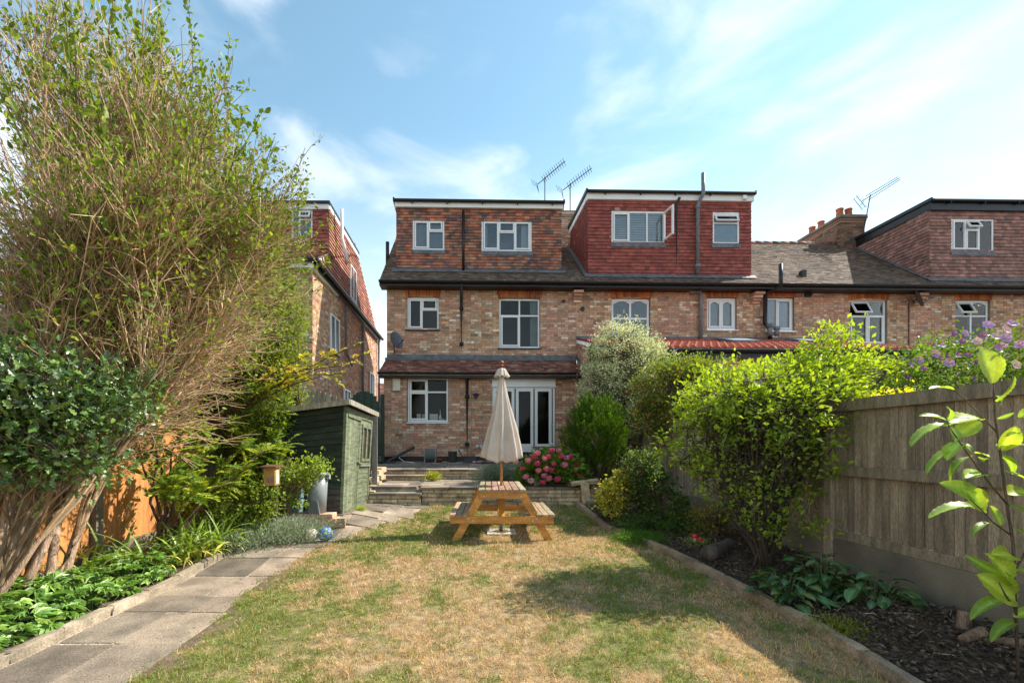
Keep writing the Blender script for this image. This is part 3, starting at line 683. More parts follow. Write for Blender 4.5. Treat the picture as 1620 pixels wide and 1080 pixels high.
pl = MB(FT); pl.box(XA0-.01, dr[0]-.01, OG-.02, OG+.2, ZT-.3, ZT+.14); pl.box(dr[1]+.01, XB0, OG-.02, OG+.2, ZT-.3, ZT+.14); pl.box(dr[0]-.01, dr[1]+.01, OG-.015, OG+.2, ZT-.3, dr[2]-.02); pl.build('black_plinth', M['black'], H1)
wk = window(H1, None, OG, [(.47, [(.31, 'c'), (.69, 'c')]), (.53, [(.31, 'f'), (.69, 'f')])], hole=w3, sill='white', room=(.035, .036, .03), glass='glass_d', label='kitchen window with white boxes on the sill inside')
# door set
dfr = MB(FT); x0, x1, z0, z1 = dr; ht = hz(611, 830, OG)
dfr.box(x0, x1, OG+.02, OG+.10, ht, z1); dfr.box(x0, x0+.06, OG+.02, OG+.10, z0, ht); dfr.box(x1-.06, x1, OG+.02, OG+.10, z0, ht); dfr.box(x0+.06, x1-.06, OG+.02, OG+.10, z0, z0+.06)
dfr.box(x0+.06, x1-.06, OG+.02, OG+.10, ht-.06, ht-.001)
dset = dfr.build('door_frame', M['upvc'], H1)
hd = MB(FT); hd.box(x0-.01, x1+.01, OG-.03, OG+.019, ht-.015, z1+.0); hd.box(x0-.02, x1+.02, OG-.045, OG-.031, ht-.02, ht+.02); hd.build('shutter_housing', M['upvc'], dset)
lv = [(779, 814, 1), (815, 844, 0), (845, 873, 0)]
for (a, b, fx) in lv:
    xa, xb = hx(a, OG)+.02, hx(b, OG); dm = MB(FT); s = .085
    p, q = z0+.06, ht-.06
    dm.box(xa, xb, OG+.01, OG+.07, p, p+.17); dm.box(xa, xb, OG+.01, OG+.07, q-s, q); dm.box(xa, xa+s, OG+.0105, OG+.07, p+.17, q-s); dm.box(xb-s, xb, OG+.0105, OG+.07, p+.17, q-s)
    do = dm.build('glazed_door', M['upvc'], H1); gm = MB(FT); gm.box(xa+s, xb-s, OG+.03, OG+.045, p+.17, q-s); gm.build('pane', M['glass_d'], do)
    hm = MB(FT); xx = xb-s*.5 if not fx else xa+s*.5; hm.box(xx-.015, xx+.015, OG-.005, OG+.01, 2.0, 2.2); hm.tube([(xx, OG-.045, 2.1), (xx+.09*(1 if not fx else -1), OG-.045, 2.1)], .011, 6); hm.tube([(xx, OG, 2.1), (xx, OG-.045, 2.1)], .011, 6); hm.build('handle', M['upvc'], do)
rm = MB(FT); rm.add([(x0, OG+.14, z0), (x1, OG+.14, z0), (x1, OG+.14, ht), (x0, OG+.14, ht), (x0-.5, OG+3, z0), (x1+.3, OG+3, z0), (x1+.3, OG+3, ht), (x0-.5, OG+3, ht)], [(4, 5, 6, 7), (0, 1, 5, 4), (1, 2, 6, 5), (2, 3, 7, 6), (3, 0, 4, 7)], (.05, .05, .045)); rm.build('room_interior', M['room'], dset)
# lean-to roof
lt = math.atan2(ZL-.05-(hz(588, 760, -.85)), .85); Ll = .85/math.cos(lt); zl0 = hz(588, 760, -.85)
lr = MB(FT); lr.hex([(XA0-.05, 0, ZL-.2), (XB0, 0, ZL-.2), (XB0, 0, ZL-.07), (XA0-.05, 0, ZL-.07), (XA0-.1, -.85, zl0-.10), (XB0, -.85, zl0-.10), (XB0, -.85, zl0-.03), (XA0-.1, -.85, zl0-.03)]); lro = lr.build('lean_to_roof', M['felt'], H1)
t = MB(FT); cells(t, (0, -.87, zl0-.02), (1, 0, 0), (0, math.cos(lt), math.sin(lt)), [(XA0-.1, 0), (XB0, 0), (XB0, Ll), (XA0-.02, Ll)], .165, .1, .002, .012, ROOF_RED, tilt=.016, jit=.005); o = t.build('roof_tiles', M['tile_hung'], lro); o['kind'] = 'stuff'
lf = MB(FT); lf.box(XA, XB, -.03, 0, ZL-.06, ZL+.09); lf.hex([(XA-.05, 0, ZL-.04), (XB, 0, ZL-.04), (XB, 0, ZL+.0), (XA-.05, 0, ZL+.0), (XA-.05, -.13, ZL-.10), (XB, -.13, ZL-.10), (XB, -.13, ZL-.08), (XA-.05, -.13, ZL-.08)]); lf.build('lead_flashing', M['lead'], lro)
gutter(H1, XA0-.12, XB0, -.80, zl0+.03, fascia=False)
fm = MB(FT); fm.box(XA0-.1, XB0, -.83, -.80, zl0-.17, zl0-.02); fm.box(XA0-.1, XB0, -.7999, OG+.01, zl0-.165, zl0-.145); fm.build('fascia', M['black'], H1)
# dormer 1
D1x0, D1x1, D1o = hx(627, .3), hx(888, .3), .3
dz0, dz1 = roofz(D1o)+.02, hz(320, 760, D1o)
dormer(H1, D1x0, D1x1, D1o, dz0, dz1, [dict(hole=rect(653, 348, 703, 396, D1o), cols=[(.5, [(1, 'c')]), (.5, [(.36, 'c'), (.64, 'f')])], kw=dict(blind=(.22, .25, .26))),
    dict(hole=rect(762, 349, 841, 398, D1o), cols=[(.33, [(1, 'c')]), (.34, [(.37, 'c'), (.63, 'f')]), (.33, [(1, 'c')])], kw=dict(curtains=[(.03, .12), (.80, .97)], room=(.26, .28, .29)))], TILE_MIX, gauge=.093)
roofplane(H1, XA-.14, XB, [dorm_hole(D1x0, D1x1, D1o)], pal=ROOF_OLD)
gutter(H1, XA-.16, XB)
for px, c in ((733, ()),):
    pipe(H1, [(hx(733, .2), .2, hz(333, 733, .2)), (hx(733, .2), .2, roofz(.2)+.05)], .042)
pipe(H1, [(hx(730, -.2), -.42, ZE-.1), (hx(730, -.06), -.07, ZE-.45), (hx(730, -.06), -.07, ZL+.05)], .045, collars=[(hx(730, -.06), -.07, hz(489, 730)), (hx(730, -.06), -.07, hz(545, 730))])
pipe(H1, [(hx(739, -.68), -.82, zl0-.05), (hx(739, -.68), -.68, zl0-.2), (hx(739, -.68), -.68, ZT+.04)], .05, collars=[(hx(739, -.68), -.68, hz(627, 739, -.68)), (hx(739, -.68), -.68, ZT+.5)])
pipe(H1, [(hx(613, 1.2), 1.2, roofz(1.2)-.2), (hx(613, 1.2), 1.2, hz(383, 613, 1.2))], .06, 'black', 'vent_pipe')
corbel(H1, 912)
hcol = MB(FT); hcol.tube([(hx(891), -.01, hz(477, 891)), (hx(891), -.07, hz(477, 891))], .05, 10); hcol.tube([(hx(921), -.01, hz(489, 921)), (hx(921), -.06, hz(489, 921))], .07, 10); hcol.build('wall_vent', M['black'], H1)
def chimney(parent, xa, xb, ya, yb, z0, z1, pots, pal=STOCK):
    mb = MB(FT); mb.box(xa+.01, xb-.01, ya+.01, yb-.01, z0, z1)
    c = mb.build('chimney', M['mortar'], parent); b = MB(FT)
    cells(b, (0, ya+.01, 0), (1, 0, 0), (0, 0, 1), [(xa, z0), (xb, z0), (xb, z1), (xa, z1)], .225, .075, .01, .012, pal, flemish=True)
    cells(b, (xa+.01, 0, 0), (0, -1, 0), (0, 0, 1), [(-yb, z0), (-ya, z0), (-ya, z1), (-yb, z1)], .225, .075, .01, .012, pal, flemish=True)
    cells(b, (xb-.01, 0, 0), (0, 1, 0), (0, 0, 1), [(ya, z0), (yb, z0), (yb, z1), (ya, z1)], .225, .075, .01, .012, pal, flemish=True)
    for k in range(3): b.box(xa-.03*(k+1)*.7, xb+.03*(k+1)*.7, ya-.03*(k+1)*.7, yb+.03*(k+1)*.7, z1-.2+k*.08, z1-.2+k*.08+.07, pick(pal))
    o = b.build('bricks', M['brick'], c); o['kind'] = 'stuff'
    fl = MB(FT); fl.box(xa-.06, xb+.06, ya-.06, yb+.06, z1+.032, z1+.09); fl.build('mortar_cap', M['concrete'], c)
    for (x, y, h) in pots:
        p = MB(FT); z = z1+.085; p.lathe([(.125, z), (.105, z+h*.85), (.125, z+h*.87), (.125, z+h), (.09, z+h), (.09, z+h*.5)], x, y, 14); p.build('chimney_pot', M['terracotta'], c, True)
    return c
cx1 = hx(895, 2.3)
chimney(H1, cx1-.35, cx1+.38, 2.3, 3.1, 8.0, hz(338, 895, 2.3), [(cx1-.12, 2.55, .3), (cx1+.0, 2.9, .3)], REDB)
# ---- house 2
H2 = thing('terraced_house', tuple(FT([(XB+2.5, 0, ZT)])[0]), 'middle terrace house with plain dark red tile hung dormer with shuttered window', 'house')
w4, w5 = rect(968, 472, 1028, 552, 0), rect(1119, 471, 1165, 521, 0)
brickwall(H2, XB, XC, 4.2, ZE-.165, 0, [w4, w5], palf=lambda x, z: REDB if fnoise(np.array([x]), np.array([z]), 1.2, 5)[0] > .45 else STOCK)
for h in (w4, w5): arch_bricks(H2, h, 0)
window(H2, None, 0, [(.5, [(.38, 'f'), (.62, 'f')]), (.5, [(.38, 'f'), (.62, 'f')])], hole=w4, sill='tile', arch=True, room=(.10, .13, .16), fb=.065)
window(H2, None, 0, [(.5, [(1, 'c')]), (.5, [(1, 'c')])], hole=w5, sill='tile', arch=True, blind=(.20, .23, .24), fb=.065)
D2x0, D2x1, D2o = hx(930, .05), hx(1188, .05), .05
dormer(H2, D2x0, D2x1, D2o, roofz(D2o)+.02, hz(306, 1060, D2o), [dict(hole=rect(967, 335, 1051, 385, D2o), cols=[(.32, [(1, 'c')]), (.36, [(1, 'f')]), (.32, [(1, 'f')])], kw=dict(blind=(.66, .68, .68), label='dormer window with white louvred shutters and one casement open')),
    dict(hole=rect(1127, 338, 1169, 386, D2o), cols=[(1, [(.3, 'o'), (.7, 'f')])], kw=dict(blind=(.22, .28, .33)))], TILE_RED, cheekL=True, fh=.24)
# louvre slats and open casement on dormer 2
h = rect(967, 335, 1051, 385, D2o); lm = MB(FT); z = h[2]+.08
while z < h[3]-.06:
    for (fa, fb_) in ((.06, .30), (.36, .66), (.70, .94)): lm.hex([(h[0]+(h[1]-h[0])*fa, .11, z+.035), (h[0]+(h[1]-h[0])*fb_, .11, z+.035), (h[0]+(h[1]-h[0])*fb_, .112, z+.045), (h[0]+(h[1]-h[0])*fa, .112, z+.045), (h[0]+(h[1]-h[0])*fa, .085, z), (h[0]+(h[1]-h[0])*fb_, .085, z), (h[0]+(h[1]-h[0])*fb_, .087, z+.01), (h[0]+(h[1]-h[0])*fa, .087, z+.01)])
    z += .075
lo = lm.build('shutter_slats', M['upvc'], H2); lo['kind'] = 'stuff'
om = MB(FT); xx = h[1]-.05
for (za, zb2, ya, yb) in ((h[2]+.05, h[2]+.11, -.5, 0), (h[3]-.11, h[3]-.05, -.5, 0), (h[2]+.11, h[3]-.11, -.5, -.44), (h[2]+.11, h[3]-.11, -.06, 0)):
    om.hex([(xx+.03-yb*.12-.05, yb, za), (xx+.03-yb*.12, yb, za), (xx+.03-yb*.12, yb, zb2), (xx+.03-yb*.12-.05, yb, zb2), (xx+.03-ya*.12-.05, ya, za), (xx+.03-ya*.12, ya, za), (xx+.03-ya*.12, ya, zb2), (xx+.03-ya*.12-.05, ya, zb2)])
om.build('open_casement', M['upvc'], H2)
roofplane(H2, XB+.004, XC, [dorm_hole(D2x0, D2x1, D2o)]); gutter(H2, XB, XC)
pipe(H2, [(hx(1072, 0), -.14, hz(316, 1072)), (hx(1069, 0), -.06, hz(325, 1069)), (hx(1069, 0), -.06, roofz(0)+.05)], .042)
pipe(H2, [(hx(1107), -.2, hz(280, 1107)), (hx(1107), -.2, hz(312, 1107)), (hx(1102), -.07, hz(326, 1102)), (hx(1102), -.07, roofz(0)+.05)], .058, 'greypipe', 'soil_pipe', collars=[(hx(1102), -.07, hz(330, 1102)), (hx(1102), -.07, hz(422, 1102))])
pipe(H2, [(hx(1086), -.1, hz(455, 1086)), (hx(1087), -.1, hz(460, 1087)), (hx(1092), -.1, hz(464, 1092)), (hx(1105), -.1, hz(463, 1105)), (hx(1106), -.1, hz(470, 1106)), (hx(1106), -.1, 4.7)], .055, 'greypipe', 'soil_pipe')
corbel(H2, 1193)
cam2 = MB(FT); X_ = hx(1175, 0); cam2.box(X_-.06, X_+.06, -.13, -.05, hz(318, 1175), hz(312, 1175)); cam2.build('security_light', M['upvc'], H2)
# extension of house 2 and 3: side wall, roof of red pantiles
EXO = -2.6; ZX1 = hz(537, 1000, 0); ZX0 = ZX1-.80; XW = XB+.02; XEND = hx(1300, 0)
sm = MB(FT); sm.hex([(XW, 0, ZT-.5), (XW+.25, 0, ZT-.5), (XW+.25, 0, ZX1-.1), (XW, 0, ZX1-.1), (XW, EXO, ZT-.5), (XW+.25, EXO, ZT-.5), (XW+.25, EXO, ZX0-.1), (XW, EXO, ZX0-.1)]); so = sm.build('extension_side_wall', M['mortar'], H2)
b = MB(FT); cells(b, (XW, 0, 0), (0, -1, 0), (0, 0, 1), [(0, ZT-.3), (-EXO, ZT-.3), (-EXO, ZX0-.12), (0, ZX1-.12)], .225, .075, .01, .01, REDB, flemish=True, jit=.005); o = b.build('bricks', M['brick'], so); o['kind'] = 'stuff'
sf = MB(FT); sf.hex([(XW-.012, .0, ZL+.02), (XW, .0, ZL+.02), (XW, .0, ZL+.12), (XW-.012, .0, ZL+.12), (XW-.012, -.87, zl0-.02), (XW, -.87, zl0-.02), (XW, -.87, zl0+.12), (XW-.012, -.87, zl0+.12)]); sf.build('lead_flashing', M['lead'], so)
ef = MB(FT); ef.box(XW+.25, XEND, EXO, EXO+.2, ZT-.5, ZX0-.25); ef.build('extension_wall', M['mortar'], H2)
b = MB(FT); cells(b, (0, EXO, 0), (1, 0, 0), (0, 0, 1), [(XW, 1.4), (XEND, 1.4), (XEND, ZX0-.25), (XW, ZX0-.25)], .225, .075, .01, .01, REDB, flemish=True); o = b.build('bricks', M['brick'], H2); o['kind'] = 'stuff'
er = MB(FT); pitch = math.atan2(.8, 2.6)
er.hex([(XW-.02, 0, ZX1-.12), (XEND, 0, ZX1-.12), (XEND, 0, ZX1-.02), (XW-.02, 0, ZX1-.02), (XW-.02, EXO-.2, ZX0-.17), (XEND, EXO-.2, ZX0-.17), (XEND, EXO-.2, ZX0-.09), (XW-.02, EXO-.2, ZX0-.09)]); ero = er.build('extension_roof', M['felt'], H2)
pt = MB(FT); x = XW; cp, sp_ = math.cos(pitch), math.sin(pitch)
rows_ = 8; Lr = 2.85/cp; k = 6
while x < XEND-.05:
    for r_ in range(rows_):
        v0, v1 = Lr*r_/rows_, Lr*(r_+1)/rows_+.02; V = []
        for (v, dz) in ((v0, .045), (v1, .01)):
            for i in range(k+1):
                t_ = i/k; V.append((x+.2*t_, EXO-.22+v*cp, ZX0-.08+v*sp_+dz+.032*math.cos(t_*2*math.pi)))
        V += [(x+.2*i/k, EXO-.22+v0*cp, ZX0-.08+v0*sp_) for i in range(k+1)]
        pt.add(V, [(i, i+1, k+2+i, k+1+i) for i in range(k)]+[(2*k+2+i, 2*k+3+i, i+1, i) for i in range(k)], tuple(c*random.uniform(.8, 1.15) for c in (.42, .085, .045)))
    x += .2
o = pt.build('pantiles', M['tile_hung'], ero, True); o['kind'] = 'stuff'
ed = MB(FT); ed.box(XW-.03, XEND, -.05, .0, ZX1-.02, ZX1+.09); ed.build('lead_flashing', M['lead'], ero)
gutter(H2, XW, XEND, EXO-.2, ZX0-.08, fascia=False)
fm = MB(FT); fm.box(XW, XEND, EXO-.22, EXO-.2, ZX0-.32, ZX0-.1); fm.build('fascia', M['black'], ero)
wf = MB(FT); wf.box(hx(1130, EXO), hx(1165, EXO), EXO-.05, EXO-.01, hz(570, 1145, EXO), hz(556, 1145, EXO)); wf.build('lintel', M['upvc'], H2)
for (a, c) in ((1146, 1188), (1262, 1285)):
    v0 = 1.0; sk = MB(FT); xa, xb = hx(a, -1.2), hx(c, -1.2); ya, yb = -1.6, -.7; za, zb_ = ZX0-.08+(ya-EXO+.22)*math.tan(pitch)+.06, ZX0-.08+(yb-EXO+.22)*math.tan(pitch)+.06
    sk.hex([(xa, yb, zb_), (xb, yb, zb_), (xb, yb, zb_+.06), (xa, yb, zb_+.06), (xa, ya, za), (xb, ya, za), (xb, ya, za+.06), (xa, ya, za+.06)]); so_ = sk.build('skylight', M['lead'], ero)
    gl = MB(FT); gl.hex([(xa+.06, yb-.06, zb_+.045), (xb-.06, yb-.06, zb_+.045), (xb-.06, yb-.06, zb_+.053), (xa+.06, yb-.06, zb_+.053), (xa+.06, ya+.06, za+.08), (xb-.06, ya+.06, za+.08), (xb-.06, ya+.06, za+.088), (xa+.06, ya+.06, za+.088)], (.35, .42, .5)); gl.build('skylight_glass', M['plastic'], ero)
# ---- house 3
H3 = thing('terraced_house', tuple(FT([(XC+2.5, 0, ZT)])[0]), 'terrace house with open tiled roof slope and no dormer below the row of chimney pots', 'house')
w6, w7 = rect(1212, 471, 1256, 523, 0), rect(1345, 474, 1403, 545, 0)
brickwall(H3, XC, XD, 3.6, ZE-.165, 0, [w6, w7], palf=mixpal)
for h in (w6, w7): arch_bricks(H3, h, 0)
window(H3, None, 0, [(.42, [(1, 'f')]), (.58, [(1, 'c')])], hole=w6, sill='tile', blind=(.10, .15, .22))
window(H3, None, 0, [(.52, [(.34, 'o'), (.66, 'c')]), (.48, [(.34, 'f'), (.66, 'c')])], hole=w7, sill='white', glass='glass_m', room=(.03, .035, .035), label='window with its top left light tilted open')
roofplane(H3, XC+.004, XD); gutter(H3, XC, XD)
pipe(H3, [(hx(1217), -.5, hz(428, 1217)), (hx(1217), -.5, hz(452, 1217, -.5)), (hx(1207), -.12, hz(466, 1207)), (hx(1206), -.12, hz(512, 1206)), (hx(1214), -.12, hz(524, 1214)), (hx(1215), -.12, 4.5)], .06, 'black', 'soil_pipe')
pipe(H3, [(hx(1218, -.4), -.4, hz(536, 1218)), (hx(1218, -.4), -.4, hz(514, 1218, -.4))], .065, 'greypipe', 'flue', collars=[(hx(1218, -.4), -.4, hz(515, 1218, -.4))])
pipe(H3, [(hx(1229, -.4), -.4, hz(536, 1229)), (hx(1229, -.4), -.4, hz(518, 1229, -.4))], .065, 'greypipe', 'flue', collars=[(hx(1229, -.4), -.4, hz(519, 1229, -.4))])
vb = MB(FT); vb.box(hx(1272), hx(1282), -.06, -.0, hz(470, 1277), hz(463, 1277)); vb.box(hx(1273), hx(1280), .1, .25, roofz(.1)-.05, roofz(.1)+.2); vb.build('roof_vent', M['black'], H3)
corbel(H3, 1447)
cxa, cxb = hx(1330, 2.55), hx(1368, 2.55)
chimney(H3, cxa, cxb, 2.55, 4.6, 8.2, hz(344, 1345, 2.55), [(cxa+.18, 2.8, .36), (cxa+.52, 2.8, .36), (cxa+.3, 3.2, .1), (cxa+.25, 3.75, .36), (cxa+.25, 4.2, .36)], ([(.16, .085, .055), (.20, .10, .06), (.09, .06, .045), (.24, .13, .08)], [3, 3, 3, 2]))
# ---- house 4
H4 = thing('terraced_house', tuple(FT([(XD+2.5, 0, ZT)])[0]), 'far right terrace house with brown tile hung dormer and black roof edge', 'house')
w8 = rect(1512, 475, 1566, 540, 0)
brickwall(H4, XD, XE, 3.0, ZE-.165, 0, [w8], palf=mixpal)
arch_bricks(H4, w8, 0); window(H4, None, 0, [(.5, [(.36, 'o'), (.64, 'f')]), (.5, [(.36, 'f'), (.64, 'f')])], hole=w8, sill='white', arch=True, room=(.04, .06, .04), curtains=[(.1, .45), (.55, .95)])
D4x0, D4x1, D4o = hx(1470, .0), hx(1740, .0), .0
dormer(H4, D4x0, D4x1, D4o, roofz(D4o)+.02, hz(320, 1600, D4o), [dict(hole=rect(1504, 347, 1571, 398, D4o), cols=[(.33, [(1, 'c')]), (.34, [(.3, 'o'), (.7, 'c')]), (.33, [(1, 'f')])], kw=dict(blind=(.42, .46, .46)))], TILE_BROWN, fas='black', cheekL=True, fh=.3)
roofplane(H4, XD+.004, XE, [dorm_hole(D4x0, D4x1, D4o)]); gutter(H4, XD, XE)
cb = MB(FT); cb.tube([(hx(1437), -.02, hz(475, 1437)), (hx(1437), -.02, 3.5)], .012, 5); cb.build('cable', M['black'], H3)

# ---- house on the left across the side passage (its own frame is the garden's)
ID = lambda V: np.asarray(V, float)
HL = thing('semi_detached_house', (-6, 12, .4), 'brick house on the left with red tile hung side gable and sunlit side wall', 'house')
LX, LY0, LY1, LZ = -4.3, 12.0, 20.4, 6.45; LYR, LZR = 16.3, 8.92
wl = MB(); wl.box(-11, LX, LY0, LY1, .2, LZ); lw_ = wl.build('wall', M['mortar'], HL)
b = MB(); cells(b, (LX, 0, 0), (0, 1, 0), (0, 0, 1), [(LY0, .6), (LY1, .6), (LY1, LZ), (LY0, LZ)], .225, .075, .01, .008, REDB, flemish=True, palf=lambda u, v: REDB if u > 14.4 else STOCK)  # near bricks paler: the sunlit stretch of wall is put into the colour
cells(b, (0, LY0, 0), (1, 0, 0), (0, 0, 1), [(-8, 2.2), (LX, 2.2), (LX, LZ), (-8, LZ)], .225, .075, .01, .008, STOCK, flemish=True); o = b.build('bricks', M['brick'], lw_); o['kind'] = 'stuff'
gb = MB(); gb.add([(LX, LY0-.1, LZ), (LX, LY1+.1, LZ), (LX, LYR, LZR+.0), (-11, LY0-.1, LZ), (-11, LY1+.1, LZ), (-11, LYR, LZR)], [(0, 1, 2), (0, 2, 5, 3), (1, 4, 5, 2)]); gbo = gb.build('roof', M['felt'], HL)
t = MB(); cells(t, (LX+.01, 0, 0), (0, 1, 0), (0, 0, 1), [(LY0+.1, LZ), (LY1, LZ), (LYR, LZR)], .17, .11, .003, .012, TILE_SUNLIT, tilt=.03, jit=.005)
DL0, DLZ, DLX = 13.2, 8.72, -4.26
cells(t, (DLX+.01, 0, 0), (0, 1, 0), (0, 0, 1), [(DL0, 7.1), (LYR+.3, LZR-.25), (DL0, DLZ-.2)], .17, .11, .003, .012, TILE_SUNLIT, tilt=.03, jit=.005)
cells(t, (0, DL0, 0), (1, 0, 0), (0, 0, 1), [(-7.4, 6.9), (DLX, 6.9), (DLX, DLZ-.2), (-7.4, DLZ-.2)], .17, .11, .003, .012, TILE_RED, tilt=.022, holes=[(-5.35, -4.72, 7.62, 8.52)])
o = t.build('hung_tiles', M['tile_hung'], gbo); o['kind'] = 'stuff'
sl_ = math.atan2(LZR-LZ, LYR-LY0+.2); t = MB(); cells(t, (0, LY0-.25, LZ-.05), (1, 0, 0), (0, math.cos(sl_), math.sin(sl_)), [(-8, 0), (LX+.08, 0), (LX+.08, 4.9), (-8, 4.9)], .165, .105, .002, .012, ROOF_RED, tilt=.016); o = t.build('roof_tiles', M['tile_hung'], gbo); o['kind'] = 'stuff'
dm = MB(); dm.box(-7.4, -5.36, DL0+.003, 16.2, 6.8, DLZ-.1); dm.box(-4.71, LX-.03, DL0+.003, 16.2, 6.8, DLZ-.1); dm.box(-5.36, -4.71, DL0+.003, 16.2, 6.8, 7.61); dm.box(-5.36, -4.71, DL0+.003, 16.2, 8.53, DLZ-.1); dmo = dm.build('dormer', M['felt'], HL)
window(HL, None, DL0, [(.35, [(1, 'f')]), (.65, [(.32, 'o'), (.68, 'f')])], recess=0, hole=(-5.35, -4.72, 7.62, 8.52), T=ID, blind=(.22, .25, .29), sill=None)
fr_ = MB(); fr_.box(-7.4, DLX+.04, DL0-.06, DL0-.02, DLZ-.22, DLZ-.07); fr_.box(DLX+.02, DLX+.06, DL0-.02, 16.5, DLZ-.22, DLZ-.07); fr_.build('fascia', M['upvc'], dmo)
rr_ = MB(); rr_.box(-7.5, DLX+.08, DL0-.12, 16.6, DLZ-.068, DLZ); rr_.build('flat_roof', M['black'], dmo)
g_ = MB(); g_.tube([(LX+.2, LY0-.2, LZ-.04), (LX+.2, LY1+.15, LZ-.04)], .065, 8); g_.tube([(-8, LY0-.28, LZ-.04), (LX+.25, LY0-.28, LZ-.04)], .065, 8); g_.box(LX+.10, LX+.14, LY0-.2, LY1, LZ-.2, LZ); g_.build('gutter', M['black'], HL)
sf_ = MB(); sf_.box(LX+.001, LX+.098, LY0-.2, LY0+2.0, LZ-.24, LZ-.08); sf_.box(-8, LX, LY0-.2, LY0-.002, LZ-.22, LZ-.07); sf_.build('soffit', M['upvc'], HL)
X_ = LX+.1
pipe(HL, [at(541, 330, 13.7), at(541, 378, 13.9), at(548, 402, 13.9), at(548, 418, 14.1)], .055, 'upvc', 'vent_pipe', T=ID)
pipe(HL, [(X_, 17.2, LZ-.3), (X_, 17.2, 1.0)], .06, 'greypipe', 'soil_pipe', T=ID); pipe(HL, [(X_, 14.9, LZ-.3), (X_, 14.9, 4.6), (X_+.02, 15.6, 4.3)], .045, 'greypipe', 'waste_pipe', T=ID); pipe(HL, [(X_, 20.2, LZ-.1), (X_, 20.3, 1)], .045, 'black', 'downpipe', T=ID)
def side_window(y0, y1, z0, z1):
    m_ = MB(); e = .05; x = LX+.02
    for (a, b_, p, q) in ((y0, y1, z0, z0+e), (y0, y1, z1-e, z1), (y0, y0+e, z0+e, z1-e), (y1-e, y1, z0+e, z1-e), ((y0+y1)/2-e/2, (y0+y1)/2+e/2, z0+e, z1-e)): m_.box(x, x+.05, a, b_, p, q)
    f = m_.build('window', M['upvc'], HL); p_ = MB(); p_.box(x-.0, x+.02, y0+e, y1-e, z0+e, z1-e, (.06, .07, .08)); p_.build('pane', M['plastic'], f); s_ = MB(); s_.box(LX+.0, LX+.1, y0-.05, y1+.05, z0-.07, z0-.002); s_.build('sill', M['black'], f)
side_window(15.6, 16.4, 6.7, 7.9); side_window(18.6, 19.5, 3.2, 4.6); side_window(13.4, 14.3, 4.4, 5.5); side_window(14.8, 15.6, 2.0, 3.4)
# distant house seen down the passage
HD = thing('distant_house', (-5.4, 30, .4), 'distant red roofed house glimpsed through the side passage', 'house')
d_ = MB(); d_.box(-8.5, -4.0, 30, 36, .3, 4.2, (.5, .3, .22)); d_.build('wall', M['brick'], HD)
d_ = MB(); cells(d_, (0, 29.7, 4.0), (1, 0, 0), (0, .85, .52), [(-8.8, 0), (-3.9, 0), (-3.9, 4.1), (-8.8, 4.1)], .2, .12, .004, .02, ROOF_RED, tilt=.02); o = d_.build('roof', M['tile_hung'], HD); 
d_ = MB(); d_.box(-6.1, -5.5, 30.6, 31.2, 4.7, 5.0); d_.build('roof_window', M['upvc'], HD); d_ = MB(); d_.box(-6.3, -5.3, 29.9, 29.99, 2.9, 3.7); d_.build('window', M['upvc'], HD)
# ------------------------------------------------------------------ aerials and dishes
def yagi(loc, top, bdir, n_el, label, mastr=.018, blen=1.0, el=.32, phased=True):
    a = thing('tv_aerial', loc, label, 'aerial', 'rooftop television aerials'); mb = MB(); mb.tube([loc, top], mastr, 6); mb.build('mast', M['metal'], a)
    b = Vector(bdir).normalized(); s = b.cross(Vector((0, 0, 1))).normalized(); u = s.cross(b); t0 = Vector(top)-b*.12+Vector((0, 0, -.05))
    bm_ = MB(); bm_.tube([t0-b*.2, t0+b*blen], .014, 6); bm_.build('boom', M['metal'], a)
    e = MB()
    for i in range(n_el):
        p = t0+b*(blen*(i+.5)/n_el)
        for k in ((1, 1), (1, -1)) if phased else ((1, 0),): 
            d = (s*k[0]+u*k[1]*.5).normalized(); e.tube([p-d*el/2, p+d*el/2], .009, 4, cap=False)
    rf = t0-b*.22
    for k in range(-3, 4): e.tube([rf+u*k*.07-s*.2-b*abs(k)*.03, rf+u*k*.07+s*.2-b*abs(k)*.03], .006, 4, cap=False)
    if not phased:
        for dv in (u*.09, -u*.09): e.tube([t0+dv, t0+b*blen*.98+dv*.7], .012, 5)
        for k in (-1, 1):
            e.tube([rf+u*.28+s*.1*k-b*.05, rf-u*.28+s*.1*k-b*.05], .012, 4)
            for q in (-.24, -.08, .08, .24): e.tube([rf+u*q-s*.12, rf+u*q+s*.12], .01, 4)
    o = e.build('elements', M['metal'], a); o['kind'] = 'stuff'
l0 = tuple(hw(862, 330, 2.6)); yagi(l0, tuple(hw(862, 280, 2.6)), (1.0, -.35, .68), 11, 'left one of the two roof aerials above the gap between the first two dormers')
l0 = tuple(hw(902, 352, 2.4)); yagi(l0, tuple(hw(902, 290, 2.4)), (1.0, -.35, .62), 11, 'right one of the two roof aerials, standing just left of the dark red dormer')
l0 = tuple(hw(1366, 368, 2.5)); yagi(l0, tuple(hw(1377, 308, 2.5)), (1.0, -.3, .62), 5, 'roof aerial leaning beside the long brick chimney', blen=1.15, el=.16, phased=False)
